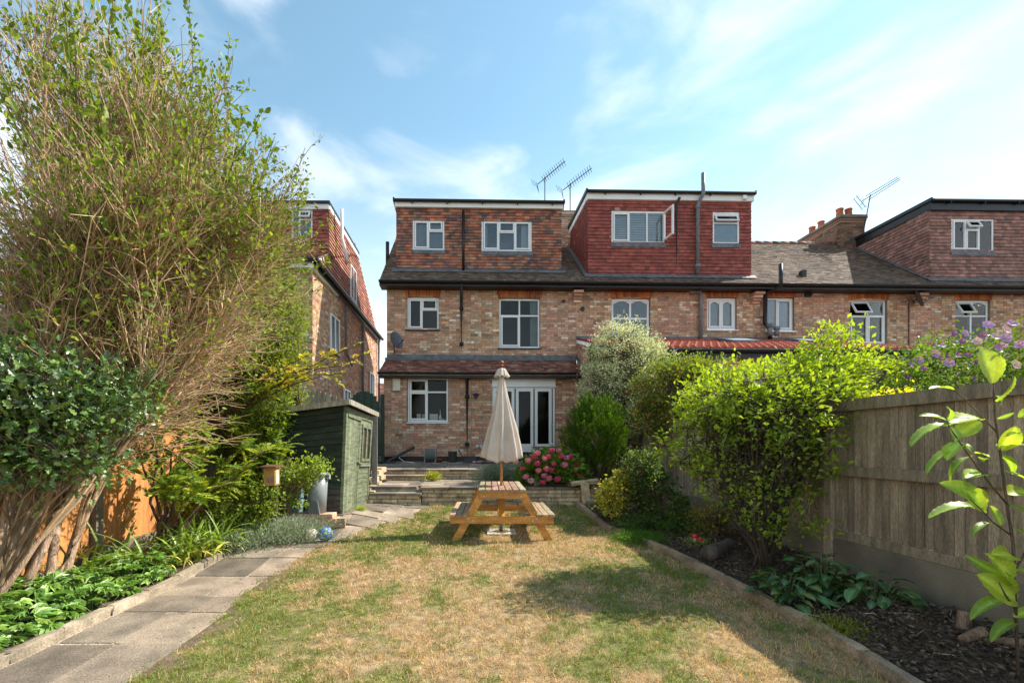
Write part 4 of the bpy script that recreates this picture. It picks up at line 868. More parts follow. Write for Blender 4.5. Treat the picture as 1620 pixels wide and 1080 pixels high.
def dish(c, aim, r, label, foot):
    a = thing('satellite_dish', c, label, 'satellite dish'); aim = Vector(aim).normalized(); s = aim.cross(Vector((0, 0, 1))).normalized(); u = s.cross(aim); C0 = Vector(c)
    V = []; F = []; k = 20
    for i in range(5):
        rr = r*i/4
        for j in range(k):
            t = 2*math.pi*j/k; V.append(C0+s*rr*math.cos(t)+u*rr*1.15*math.sin(t)+aim*(.22*r*(i/4)**2))
    F = [(i*k+j, i*k+(j+1) % k, (i+1)*k+(j+1) % k, (i+1)*k+j) for i in range(4) for j in range(k)]
    V2 = [v-aim*.012 for v in V]; n = len(V); F2 = [tuple(n+x for x in f[::-1]) for f in F]
    mb = MB(); mb.add(V+V2, F+F2, (.09, .09, .10)); mb.build('reflector', M['plastic'], a, True)
    mb = MB(); mb.tube([C0-u*r*.9, C0-u*r*.5+aim*r*1.1], .012, 6, (.06, .06, .06)); mb.build('feed_arm', M['plastic'], a)
    e = C0-u*r*.45+aim*r*1.15; mb = MB(); mb.tube([e-aim*.05, e+aim*.05], .035, 10, (.1, .1, .1)); mb.tube([e-aim*.06, e-aim*.09], .025, 10, (.5, .5, .5)); mb.build('receiver', M['plastic'], a)
    f = Vector(foot); mb = MB(); mb.tube([C0-aim*.02, C0-aim*.1-u*.1, f+Vector((0, -.08, 0)), f], .016, 6, (.05, .05, .05)); mb.build('bracket', M['plastic'], a)
dish(tuple(hw(626, 539, -.4)), (.75, -.6, .28), .24, 'dark grey satellite dish on the main house wall above the lean-to roof', tuple(hw(624, 560, 0)))
dish(tuple(hw(1451, 473, -.35)), (.6, -.45, .25), .24, 'black satellite dish on the wall below the far right dormer', tuple(hw(1440, 476, 0)))

# ------------------------------------------------------------------ wall fittings and things on the terrace
bx = thing('meter_box', tuple(hw(628, 625, OG)), 'cream rectangular box mounted on the wall left of the kitchen window', 'box')
mb = MB(FT); a, b, p, q = rect(622, 599, 633.5, 618, OG); mb.box(a, b, OG-.09, OG-.01, p, q, (.62, .58, .46)); mb.build('cover', M['plastic'], bx); mb = MB(FT); mb.box(a+.01, b-.01, OG-.011, OG-.002, p+.01, q-.01, (.3, .3, .28)); mb.build('backplate', M['plastic'], bx)
lt_ = thing('wall_lantern', tuple(hw(754, 632, OG)), 'small dark blue wall lantern between the downpipe and the patio doors', 'lantern')
c = hw(753, 627, OG-.14); mb = MB(); mb.lathe([(.02, c.z+.10), (.10, c.z+.06), (.06, c.z+.02), (.05, c.z-.04), (.0, c.z-.06)], c.x, c.y, 8, (.03, .035, .09)); mb.build('lamp_body', M['paint'], lt_)
mb = MB(); q = hw(753, 624, OG); mb.tube([q, (c.x, c.y, c.z+.06)], .015, 6, (.03, .03, .05)); mb.box(c.x-.14, c.x+.14, c.y-.02, c.y+.02, c.z+.05, c.z+.08, (.03, .04, .10)); mb.build('arm', M['paint'], lt_)
vt = thing('outlet_cover', tuple(hw(756, 720, OG)), 'white round outlet on brickwork right of the black downpipe', 'vent')
mb = MB(FT); mb.tube([(hx(755, OG), OG-.012, hz(706, 755, OG)), (hx(755, OG), OG-.09, hz(706, 755, OG))], .055, 12, (.6, .6, .58)); mb.build('cap', M['plastic'], vt, True); mb = MB(FT); mb.box(hx(759.5, OG), hx(763, OG), OG-.04, OG-.01, hz(709, 761, OG), hz(703, 761, OG), (.5, .5, .5)); mb.build('socket', M['plastic'], vt)
TY = 12.75
def tz(Y): return TZ0+(Y-10.8)/2.3*(TZ1-TZ0)
hr = thing('hose_reel', (at(681, 730, TY)[0], TY, tz(TY)), 'grey coiled garden hose on its reel against the house wall', 'hose reel')
X = at(681, 730, TY)[0]; zc = tz(TY)+.2
mb = MB()
for i in range(9): 
    for j in range(3): 
        r = .11+.025*j; pts = [(X-.12+.03*i, TY+r*math.cos(t), zc+r*math.sin(t)) for t in np.linspace(0, 2*math.pi, 15)]; mb.tube(pts, .014, 5, (.17, .19, .18), cap=False)
mb.build('hose', M['plastic'], hr, True)
for s in (-.16, .15):
    mb = MB(); mb.tube([(X+s, TY-.18, tz(TY)), (X+s, TY, zc+.2), (X+s, TY+.18, tz(TY))], .012, 6, (.35, .35, .36)); mb.tube([(X+s, TY+.19*math.cos(t), zc+.19*math.sin(t)) for t in np.linspace(0, 6.283, 17)], .012, 5, (.3, .3, .3), cap=False); mb.build('side_frame', M['plastic'], hr)
def pot(px, py, Y, r0, r1, h, col, name, label, cat='pot'):
    X, _, Z = at(px, py, Y); Z = tz(Y); mb = MB(); mb.lathe([(0, Z+.004), (r0, Z+.004), (r1, Z+h), (r1*1.06, Z+h), (r1*1.06, Z+h+.02), (r1*.9, Z+h+.02), (r0*.9, Z+h*.6), (0, Z+h*.55)], X, Y, 18, col); o = mb.build(name, M['plastic'], None, True); tag(o, label, cat); return o
pot(716, 730, 12.7, .11, .13, .3, (.10, .10, .105), 'mesh_basket', 'dark grey round wire basket beside the hose reel', 'basket')
pot(695, 730, 12.7, .07, .10, .08, (.32, .08, .04), 'plant_pot', 'small terracotta pot on the terrace right of the hose reel')
pl_ = MB(); a = at(612, 728, 12.5); pl_.tube([(a[0], 12.4, tz(12.4)+.03), (at(655, 710, 12.95)[0], 12.95, tz(12.95)+.42)], .04, 8, (.03, .028, .025)); pl_.box(a[0]-.2, a[0]+.25, 12.35, 12.6, tz(12.5)-.02, tz(12.5)+.05, (.05, .05, .05)); o = pl_.build('leaning_pole', M['plastic'], None); tag(o, 'black pole leaning against the plinth at the left end of the house', 'pole')
cb_ = MB(); cb_.tube([(at(629, 710, 12.95)[0], 12.95, tz(12.9)+.3), (at(632, 722, 12.85)[0], 12.85, tz(12.9)+.1), (at(640, 729, 12.6)[0], 12.6, tz(12.6)+.02), (at(655, 730, 12.4)[0], 12.4, tz(12.4)+.02)], .014, 6, (.6, .62, .6)); o = cb_.build('hose_pipe', M['plastic'], None, True); tag(o, 'thin pale hose trailing down beside the leaning black pole', 'hose')
dp = MB(); a = at(745, 730, 12.6)[0]; dp.hex([(a-.2, 12.8, tz(12.6)), (a+.15, 12.8, tz(12.6)), (a+.15, 12.8, tz(12.6)+.16), (a-.2, 12.8, tz(12.6)+.16), (a-.2, 12.45, tz(12.6)), (a+.15, 12.45, tz(12.6)), (a+.15, 12.45, tz(12.6)+.05), (a-.2, 12.45, tz(12.6)+.05)], (.04, .042, .05)); dp.tube([(a-.2, 12.6, tz(12.6)+.1), (a-.36, 12.8, tz(12.6)+.36)], .015, 6, (.03, .03, .03)); o = dp.build('dustpan', M['plastic'], None); tag(o, 'dark dustpan lying on the terrace at the foot of the downpipe', 'dustpan')
for (px, l, c, lab) in ((768, .35, (.10, .11, .11), 'flat grey slate offcuts lying on the terrace left of the parasol'),):
    sl0 = thing('slate_offcuts', (at(px, 730, 12.4)[0], 12.4, tz(12.4)), lab, 'slates')
    for k in range(4): piece('slate', random.choice(FLAGS), sl0, (at(px+k*7-6, 730, 12.4)[0], 12.3+.1*k, tz(12.4)+.03+.015*k), (random.uniform(-.15, .15), random.uniform(-.2, .25), random.uniform(0, 3)), (.3, .18, .02))
fl = MB(); a = at(756, 729, 12.3)[0]
for k in range(5): fl.lathe([(0, tz(12.3)+.01), (.045, tz(12.3)+.03), (.03, tz(12.3)+.07), (0, tz(12.3)+.08)], a+.06*k-.1+random.uniform(-.02, .02), 12.3+random.uniform(-.05, .05), 8, random.choice([(.55, .25, .35), (.6, .5, .5), (.5, .15, .25)]))
o = fl.build('fallen_petals', M['petal'], None); tag(o, 'pink fallen petals on the terrace near the grey slates', 'petals')
# small patio table behind the hydrangea
pt_ = thing('patio_table', (at(868, 730, 12.2)[0], 12.2, tz(12.2)), 'small wooden slatted table in front of the patio doors, mostly behind the pink hydrangea', 'table')
X = at(868, 730, 12.2)[0]; zt_ = EYE+(CY-706)/700*12.2
mb = MB(); mb.box(X-.42, X+.42, 11.95, 12.5, zt_-.04, zt_, (.16, .10, .06)); mb.build('table_top', M['wood_stain'], pt_)
for sx_ in (-.38, .38):
    for sy_ in (12.0, 12.45): mb = MB(); mb.obox((X+sx_, sy_, tz(sy_)), (X+sx_*.8, sy_, zt_-.04), .04, .04, (.14, .09, .05), up=(0, 1, 0)); mb.build('leg', M['wood_stain'], pt_)
cu = MB(); cu.lathe([(0, zt_+.001), (.04, zt_+.001), (.045, zt_+.09), (.03, zt_+.1), (0, zt_+.1)], X+.06, 12.1, 14, (.75, .75, .75)); o = cu.build('cup', M['plastic'], None, True); tag(o, 'small white cup on the patio table behind the hydrangea', 'cup')
# things on the kitchen sill inside
zi = w3[2]+.05; yi = OG+.25
def sillthing(px, w, h, col, name, label, cat, kind='box'):
    x = hx(px, yi); mb = MB(FT)
    if kind == 'box':
        mb.box(x-w/2, x+w/2, yi, yi+.1, zi, zi+h, col)
        n_ = max(1, int(w/.05))
        for i in range(n_): mb.box(x-w/2+.006+i*w/n_, x-w/2+(i+1)*w/n_-.006, yi-.012, yi-.0005, zi+.01, zi+h-.012, tuple(c*.85 for c in col))
    else: mb.T = None; c = FT([(x, yi+.05, 0)])[0]; mb.lathe([(0, zi), (w*.5, zi), (w*.5, zi+h*.3), (w*.15, zi+h*.6), (w*.12, zi+h), (0, zi+h)] if kind == 'bottle' else [(0, zi), (w*.4, zi), (w*.5, zi+h*.5), (w*.35, zi+h*.9), (0, zi+h)], c[0], c[1], 14, col)
    o = mb.build(name, M['plastic'], None, kind != 'box'); tag(o, label, cat)
sb_ = MB(FT); sb_.box(w3[0]+.0, w3[1]-.0, yi-.12, yi+.12, zi-.04, zi-.001, (.3, .3, .3)); sb_.build('window_board', M['plastic'], wk)
sillthing(662.5, .12, .2, (.6, .6, .52), 'storage_tin', 'pale square tin inside the kitchen window, left one of two', 'tin'); sillthing(670, .09, .19, (.6, .6, .52), 'storage_tin', 'narrow pale tin beside the square tin inside the kitchen window', 'tin')
sillthing(686, .25, .2, (.66, .66, .64), 'paper_rack', 'wide white ribbed box inside the right half of the kitchen window', 'box'); sillthing(696.5, .09, .33, (.7, .7, .68), 'bottle', 'tall white slender bottle inside the kitchen window', 'bottle', 'bottle'); sillthing(701.5, .09, .08, (.5, .45, .35), 'bowl', 'small bowl at the right end of the kitchen window sill', 'bowl', 'bowl'); sillthing(652, .08, .07, (.6, .6, .6), 'cup', 'small white cup at the left end of the kitchen window sill', 'cup', 'bowl')

# ------------------------------------------------------------------ fences
BX = unit_mesh('fence_board', 0, .004, 1, M['wood_old'], (.33, .25, .175), bev=.02)
BR = unit_mesh('fence_rail', 0, .003, 2, M['wood_old'], (.33, .26, .18), bev=.03)
CP = unit_mesh('concrete_post', 0, .003, 3, M['concrete'], bev=.02)
def fence_right():
    f = thing('board_fence', (3.9, 7, 0), 'tall grey brown feather edge board fence with concrete gravel boards along the right side', 'fence')
    posts = [1.0, 2.89, 4.79, 6.74, 8.64, 10.54, 12.4]; X = 3.9
    for i, y in enumerate(posts):
        h = 2.24 if i >= 5 else 1.93
        piece('concrete_post' if i in (4, 5) else 'post', CP if i in (4, 5) else BR, f, (X+.01, y, h/2), (0, 0, 0), (.11, .10, h))
    for i in range(len(posts)-1):
        y0, y1 = posts[i]+.055, posts[i+1]-.055; L_ = y1-y0; ym = (y0+y1)/2; zb = .49+(.10 if i > 2 else 0)
        piece('gravel_board', CP, f, (X, ym, zb-.25), (0, 0, 0), (.05, L_, .5)); 
        piece('gravel_board', BR, f, (X-.005, ym, zb+.048), (0, 0, 0), (.035, L_, .09))
        piece('rail', BR, f, (X-.035, ym, 1.21), (0, 0, 0), (.05, L_, .095)); piece('rail', BR, f, (X-.035, ym, 1.885), (0, 0, 0), (.045, L_, .115)); 
        piece('added_gap_backing', BX, f, (X+.028, ym, (zb+.095+1.93)/2), (0, 0, 0), (.012, L_, 1.9-zb-.095))  # added sheet behind the boards, keeps the gaps between them dark
        n_ = 23; w = L_/n_
        for k in range(n_): piece('board', BX, f, (X+.006+random.uniform(-.004, .004), y0+w*(k+.5), (zb+.095+1.93)/2), (0, 0, .10), (.018, w*.90, 1.93-zb-.095+random.uniform(-.008, .008)))
fence_right()
BO = unit_mesh('fence_board', 0, .004, 4, M['wood_new'], (.62, .27, .09), bev=.02)
BG = unit_mesh('fence_board', 0, .004, 5, M['wood_old'], (.42, .36, .29), bev=.02)
def fence_left(name, y0, y1, npan, board, label, H, bw, rails):
    f = thing(name, (-4.3, (y0+y1)/2, 0), label, 'fence'); X = -4.3; Lp = (y1-y0)/npan
    for i in range(npan+1):
        y = y0+Lp*i
        piece('concrete_post', CP, f, (X+.03, y, (H+gz(X, y))/2), (0, 0, 0), (.10, .10, H-gz(X, y)+.0))
    for i in range(npan):
        a, b = y0+Lp*i+.055, y0+Lp*(i+1)-.055; zb = gz(X, (a+b)/2)+.16
        piece('gravel_board', CP, f, (X, (a+b)/2, zb-.1), (0, 0, 0), (.05, b-a, .3))
        piece('added_gap_backing', board, f, (X-.024, (a+b)/2, (zb+.05+H-.03)/2), (0, 0, 0), (.012, b-a, H-.06-zb-.05))  # added sheet, stops light coming through the gaps so they stay dark
        n_ = int((b-a)/bw); w = (b-a)/n_
        for k in range(n_): piece('board', board, f, (X-.004+random.uniform(-.004, .004), a+w*(k+.5), (zb+.05+H-.03)/2), (0, 0, -.08), (.016, w*.93, H-.03-zb-.05+random.uniform(-.01, .01)))
        for z in rails: piece('rail', BR if board is BG else board, f, (X+.035, (a+b)/2, z), (0, 0, 0), (.04, b-a, .07))
        if board is BO: piece('capping', board, f, (X, (a+b)/2, H-.01), (0, 0, 0), (.06, b-a, .03))
fence_left('orange_fence', 1.0, 7.05, 3, BO, 'bright orange brown timber panel fence with concrete posts behind the left bed', 1.74, .13, ())
fence_left('weathered_fence', 7.1, 11.0, 2, BG, 'grey weathered slatted fence between the orange fence and the shed', 1.85, .11, (.9, 1.6))
# side gate, arched, dark green
gt = thing('side_gate', (-2.95, 12.2, 1.0), 'dark green arched wooden gate closing the side passage beside the house', 'gate')
GD = unit_mesh('gate_board', 0, .004, 6, M['shed_dark'], (.025, .045, .03), bev=.03)
gx0, gx1 = at(553, 0, 12.2)[0], at(601, 0, 12.2)[0]; n_ = 9
for k in range(n_):
    t0 = (k+.5)/n_; zt_ = 2.55+.42*math.sqrt(max(0, 1-(2*t0-.95)**2)); w = (gx1-gx0)/n_; piece('board', GD, gt, (gx0+w*(k+.5), 12.2, (1.02+zt_)/2), (0, 0, 0), (w*.96, .03, zt_-1.02))
piece('post', GD, gt, (gx1+.06, 12.25, 1.95), (0, 0, 0), (.1, .1, 1.9)); piece('brace', GD, gt, ((gx0+gx1)/2, 12.17, 1.5), (0, 0, 0), (gx1-gx0, .03, .1)); piece('brace', GD, gt, ((gx0+gx1)/2, 12.17, 2.4), (0, 0, 0), (gx1-gx0, .03, .1))
bf = thing('back_fence', (-3.6, 9.6, .5), 'pale weathered board fence with curved top rising behind the shed roof', 'fence')
for k in range(9):
    X = -3.55+.115*k; zt_ = 2.72-.03*k-.015*(k-3)**2*.4; piece('board', BG, bf, (X, 9.6, (.6+zt_)/2), (0, 0, 0), (.108, .02, zt_-.6))
    
# ------------------------------------------------------------------ shed
SH = thing('garden_shed', (-2.8, 7.9, .34), 'green painted shiplap garden shed with its door and small window facing right', 'shed')
SZ = .35; nA, nB = (at(539.5, 0, 7.3)[0], 7.3), (at(579, 0, 8.55)[0], 8.55)      # door-side corners at the ground
tA, tB = (at(546.5, 0, 7.3)[0], 7.3), (at(587.5, 0, 8.55)[0], 8.55)              # and under the roof (the shed leans)
zA, zB = EYE+(CY-640)/700*7.3, EYE+(CY-658)/700*8.55
def lerp(a, b, t): return a+(b-a)*t
def side(t, v, out=0.):      # point on the door side, t along, v up
    x = lerp(lerp(nA[0], nB[0], t), lerp(tA[0], tB[0], t), v); y = lerp(nA[1], nB[1], t); z = lerp(SZ, lerp(zA, zB, t), v); return (x+out, y-.13*out, z)
def shex(mb, f, t0, t1, v0, v1, d0, d1, c):
    mb.hex([f(t0, v0, d0), f(t1, v0, d0), f(t1, v1, d0), f(t0, v1, d0), f(t0, v0, d1), f(t1, v0, d1), f(t1, v1, d1), f(t0, v1, d1)], c)
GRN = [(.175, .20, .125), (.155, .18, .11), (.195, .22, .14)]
def sboard(name, f, t0, t1, v0, v1, d0, d1, m='shed', c=None, par=None):
    mb = MB(); shex(mb, f, t0, t1, v0, v1, d0, d1, c or random.choice(GRN)); mb.build(name, M[m], par or SH)
core = MB(); WX = -3.75; zW = 2.0
core.hex([(WX, 8.5, SZ), (nB[0]-.03, 8.5, SZ), (tB[0]-.03, 8.5, zB-.02), (WX, 8.5, 1.83), (WX, 7.34, SZ), (nA[0]-.03, 7.34, SZ), (tA[0]-.03, 7.34, zA-.02), (WX, 7.34, 1.9)], (.03, .04, .025)); core.build('shed_frame', M['shed_dark'], SH)
nb = 19
for i in range(nb):      # shiplap right of the door
    v0, v1 = i/nb*.965, (i+1)/nb*.965-.004
    if .50 < (v0+v1)/2 < .86:
        sboard('board', side, .50, .60, v0, v1, 0, .022)
    else: sboard('board', side, .50, .975, v0, v1, 0, .022)
for k in range(6): t0 = .04+k*.075; sboard('door_board', side, t0, t0+.071, .01, .90, .012, .03)
sboard('trim', side, -.01, .04, 0, .985, -.02, .032); sboard('trim', side, .97, 1.01, 0, .985, -.02, .032); sboard('trim', side, .49, .52, .0, .92, .0215, .035); sboard('trim', side, .04, .97, .925, .985, .0225, .034); sboard('trim', side, .04, .52, .895, .925, .023, .05)
sboard('window_frame', side, .60, .97, .84, .875, .012, .04); sboard('window_frame', side, .60, .97, .485, .515, .012, .04); sboard('window_frame', side, .60, .635, .515, .84, .012, .04); sboard('window_frame', side, .935, .97, .515, .84, .012, .04); sboard('window_frame', side, .77, .80, .515, .84, .012, .04)
sboard('window_pane', side, .635, .77, .515, .84, .004, .01, 'plastic', (.10, .075, .06)); sboard('window_pane', side, .80, .935, .515, .84, .004, .01, 'plastic', (.10, .075, .06)); sboard('window_sill', side, .56, .98, .43, .455, .0225, .05, c=(.25, .27, .2))
p = side(.44, .47, .045); q = side(.50, .45, .05); mb = MB(); mb.tube([p, q], .012, 6, (.02, .02, .02)); mb.build('latch', M['plastic'], SH)
def gab(t, v, out=0.):      # the gable end facing the camera, t from the left end to the near right corner
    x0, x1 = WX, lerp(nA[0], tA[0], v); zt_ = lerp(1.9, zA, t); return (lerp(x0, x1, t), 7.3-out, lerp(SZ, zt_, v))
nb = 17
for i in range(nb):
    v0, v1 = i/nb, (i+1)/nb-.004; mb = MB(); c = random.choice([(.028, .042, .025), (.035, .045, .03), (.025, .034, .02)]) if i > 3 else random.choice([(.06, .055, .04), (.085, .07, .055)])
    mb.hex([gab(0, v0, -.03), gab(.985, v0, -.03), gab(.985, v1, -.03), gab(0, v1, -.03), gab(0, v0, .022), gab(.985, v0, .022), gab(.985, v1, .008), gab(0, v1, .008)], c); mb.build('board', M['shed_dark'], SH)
rf = MB(); o_ = .10
rf.hex([(WX-.1, 8.7, 1.86), (tB[0]+o_, 8.68, zB+.02), (tB[0]+o_, 8.68, zB+.07), (WX-.1, 8.7, 1.91), (WX-.1, 7.18, 1.93), (tA[0]+o_, 7.17, zA+.02), (tA[0]+o_, 7.17, zA+.07), (WX-.1, 7.18, 1.98)], (.10, .095, .085)); rf.build('roof', M['felt'], SH)
for (a, b) in (((WX-.1, 7.16, 1.945), (tA[0]+o_+.01, 7.15, zA+.035)), ((tA[0]+o_+.012, 7.16, zA+.035), (tB[0]+o_+.012, 8.68, zB+.035))):
    mb = MB(); mb.obox(a, b, .022, .085, (.36, .33, .27)); mb.build('fascia_board', M['wood_old'], SH)
pb_ = MB(); pb_.box(-2.3, -2.02, 8.62, 8.66, .5, 0); 
sp2 = MB(); X0 = at(588, 0, 8.9)[0]; sp2.box(X0, X0+.11, 8.9, 8.93, .7, EYE+(CY-659)/700*8.9, (.42, .38, .34)); o = sp2.build('timber_panel', M['wood_old'], None); tag(o, 'narrow pale upright timber panel standing behind the far corner of the shed', 'panel')
sl_b = MB(); sl_b.hex([(-3.9, 8.7, .1), (-1.93, 8.7, .1), (-1.93, 8.7, SZ), (-3.9, 8.7, SZ), (-3.9, 7.2, .1), (-2.08, 7.2, .1), (-2.08, 7.2, SZ), (-3.9, 7.2, SZ)]); o = sl_b.build('shed_slab', M['concrete'], None); tag(o, kind='structure')

# ------------------------------------------------------------------ bin on its brick stack, water butt, bird box, balls
bk = thing('brick_stack', (-2.4, 6.95, .3), 'small stack of pale reused bricks under the grey bin by the shed', 'bricks')
BRK = [unit_mesh('loose_brick', 1, .02, 20+i, M['stone'], [(.50, .33, .22), (.55, .42, .30), (.42, .25, .17)][i], bev=.04) for i in range(3)]
bxc = at(503, 0, 6.9)[0]; bz = gz(-2.3, 6.9)
for l in range(3):
    for k in range(3):
        for r_ in range(2): piece('brick', random.choice(BRK), bk, (bxc-.27+.225*k+(l % 2)*.05, 6.76+.115*r_, bz+.03+.07*l), (0, 0, random.uniform(-.04, .04)), (.21, .105, .065))
for k in range(2): piece('brick', BRK[k], bk, (bxc+.37, 6.8, bz+.03+.07*k), (0, 0, .15), (.17, .105, .065))
bn = thing('waste_bin', (bxc-.03, 6.86, bz+.21), 'grey plastic bin with lid standing on bricks in front of the shed', 'bin')
zb = bz+.205; zt_ = EYE+(CY-748)/700*6.86
mb = MB(); mb.lathe([(0, zb), (.135, zb), (.165, zt_-.03), (0, zt_-.03)], bxc, 6.86, 22, (.26, .28, .30)); mb.build('bin_body', M['plastic'], bn, True)
mb = MB(); mb.lathe([(.0, zt_-.028), (.185, zt_-.03), (.187, zt_-.005), (.17, zt_+.012), (0, zt_+.02)], bxc, 6.86, 22, (.30, .32, .34)); mb.build('lid', M['plastic'], bn, True)
mb = MB(); mb.box(bxc+.17, bxc+.20, 6.82, 6.90, zt_-.09, zt_-.02, (.36, .38, .4)); mb.build('handle', M['plastic'], bn)
mb = MB(); mb.hex([(bxc-.09, 6.75, zb+.0), (bxc+.09, 6.75, zb+.0), (bxc+.06, 6.72, zb+.2), (bxc-.06, 6.72, zb+.2), (bxc-.09, 6.70, zb+.0), (bxc+.09, 6.70, zb+.0), (bxc+.06, 6.695, zb+.2), (bxc-.06, 6.695, zb+.2)], (.14, .15, .16)); mb.build('moulded_foot', M['plastic'], bn)
wx = at(459, 0, 7.0)[0]; mb = MB(); zb = gz(wx, 7); mb.lathe([(0, zb), (.22, zb), (.25, zb+.35), (.24, zb+.37), (.25, zb+.4), (.24, zb+.75), (.22, zb+.8), (0, zb+.82)], wx-.05, 7.0, 20, (.22, .36, .46)); o = mb.build('water_butt', M['plastic'], None, True); tag(o, 'pale blue plastic water butt half hidden by bushes left of the bin', 'barrel')
bh = thing('bird_box', at(430, 767, 6.1), 'small wooden bird box with dark hole fixed on a post among the left shrubs', 'bird box')
c = at(430, 752, 6.1)
mb = MB(); mb.box(c[0]-.075, c[0]+.075, 6.02, 6.18, c[2]-.13, c[2]+.11, (.50, .27, .08)); mb.build('box_body', M['wood_stain'], bh)
mb = MB(); mb.hex([(c[0]-.11, 6.21, c[2]+.13), (c[0]+.11, 6.21, c[2]+.13), (c[0]+.11, 6.21, c[2]+.15), (c[0]-.11, 6.21, c[2]+.15), (c[0]-.11, 5.98, c[2]+.11), (c[0]+.11, 5.98, c[2]+.11), (c[0]+.11, 5.98, c[2]+.13), (c[0]-.11, 5.98, c[2]+.13)], (.14, .07, .05)); mb.build('box_roof', M['wood_stain'], bh)
mb = MB(); mb.box(c[0]+.076, c[0]+.079, 6.06, 6.14, c[2]-.11, c[2]+.08, (.6, .55, .5)); mb.box(c[0]-.03, c[0]+.05, 6.012, 6.018, c[2]-.09, c[2]-.02, (.25, .18, .2)); mb.build('front_panel', M['paint'], bh)
mb = MB(); mb.box(c[0]-.03, c[0]+.03, 6.185, 6.23, gz(c[0], 6.1), c[2]+.1, (.2, .14, .09)); mb.build('post', M['wood_stain'], bh)
def ball(px, py, Y, r, cols, label, name='football'):
    """truncated-icosahedron style ball: panels coloured one by one with sunk seams"""
    import bmesh
    X = at(px, py, Y)[0]; Z = gz(X, Y)+.022+r; bm = bmesh.new(); bmesh.ops.create_icosphere(bm, subdivisions=4, radius=r)
    s12 = bmesh.new(); bmesh.ops.create_icosphere(s12, subdivisions=1, radius=1); pent = [v.co.normalized() for v in s12.verts]; hexa = [f.calc_center_median().normalized() for f in s12.faces]; s12.free()
    cs = pent+hexa; C = []
    for v in bm.verts:
        d = v.co.normalized(); ds = sorted(((d.dot(q)+(0.012 if i < 12 else 0), i) for i, q in enumerate(cs)), reverse=True)[:2]; e = ds[0][0]-ds[1][0]
        i = ds[0][1]; nz = math.sin(d.x*9+d.y*7+i)*math.sin(d.z*11+i)
        c_ = cols[0] if i < 12 else cols[1]
        if len(cols) > 2 and nz > .25: c_ = cols[2]
        if e < .02: v.co *= .975; c_ = tuple(x*.5 for x in c_)
        C.append((*c_, 1))
    bmesh.ops.translate(bm, verts=bm.verts, vec=(0, 0, r)); me = bpy.data.meshes.new(name); bm.to_mesh(me); bm.free()
    a = me.color_attributes.new('col', 'FLOAT_COLOR', 'POINT'); a.data.foreach_set('color', np.array(C, dtype=np.float32).ravel()); me.polygons.foreach_set('use_smooth', [True]*len(me.polygons))
    o = link(name, me, None, (X, Y, Z-r), M['plastic']); o.rotation_euler = (0, 0, .6); tag(o, label, 'ball', 'footballs on the garden path'); return o
ball(515, 850, 6.25, .103, [(.04, .12, .45), (.05, .28, .62), (.42, .42, .10)], 'blue patterned football on the path beside the grey white one')
ball(492, 852, 6.2, .098, [(.45, .40, .33), (.62, .58, .50), (.40, .33, .27)], 'worn off-white football on the path, left of the blue one')

# ------------------------------------------------------------------ picnic table and parasol
PT = thing('picnic_table', (.475, 7.0, .09), 'stained wooden picnic table with attached benches on the lawn around the parasol', 'picnic table')
ZTOP = .85; XT0, XT1 = .447, .505; YN, YF = 6.27, 7.74; SW = (.64, .33, .20)
ST = (.58, .26, .05)
def xc(Y): return XT0+(XT1-XT0)*(Y-YN)/(YF-YN)
def tslat(name, x, w, z, th, y0=YN, y1=YF):
    mb = MB(); mb.hex([(xc(y1)+x-w/2, y1, z-th), (xc(y1)+x+w/2, y1, z-th), (xc(y1)+x+w/2, y1, z), (xc(y1)+x-w/2, y1, z), (xc(y0)+x-w/2, y0, z-th), (xc(y0)+x+w/2, y0, z-th), (xc(y0)+x+w/2, y0, z), (xc(y0)+x-w/2, y0, z)], tuple(c*random.uniform(.85, 1.15) for c in (.38, .265, .18))); mb.build(name, M['wood_slat'], PT)
for k in range(7):
    x = -.295+.0983*k
    if k == 3: tslat('table_slat', x, .082, ZTOP, .03, YN, 6.94); tslat('table_slat', x, .082, ZTOP, .03, 7.04, YF)
    else: tslat('table_slat', x, .082, ZTOP, .03)
ZS = EYE+(CY-814)/700*6.27
for s in (-1, 1):
    for k in range(3): tslat('bench_slat', s*(.53+.09*k), .077, ZS, .03)
ZG0 = .085
for yy in (YN+.12, YF-.12):
    zg = gz(xc(yy), yy)+.003
    for s in (-1, 1):
        mb = MB(); mb.obox((xc(yy)+s*.68, yy, zg), (xc(yy)+s*.27, yy, ZTOP-.035), .105, .045, ST, up=(0, 1, 0)); 
        mb.build('leg', M['wood_stain'], PT)
    mb = MB(); mb.box(xc(yy)-.33, xc(yy)+.33, yy-.07, yy-.025, ZTOP-.135, ZTOP-.031, ST); mb.build('top_bearer', M['wood_stain'], PT)
    mb = MB(); mb.box(xc(yy)-.75, xc(yy)+.73, yy-.07, yy-.025, ZS-.135, ZS-.031, ST); mb.build('seat_bearer', M['wood_stain'], PT)
    bo = MB()
    for s in (-1, 1):
        for (dx, dz) in ((.43, -.09), (.49, -.065)): bo.tube([(xc(yy)+s*dx, yy-.071, ZS+dz), (xc(yy)+s*dx, yy-.078, ZS+dz)], .012, 8, (.6, .6, .6))
        bo.tube([(xc(yy)+s*.265, yy-.071, ZTOP-.1), (xc(yy)+s*.265, yy-.078, ZTOP-.1)], .012, 8, (.6, .6, .6))
    bo.build('bolts', M['plastic'], PT)
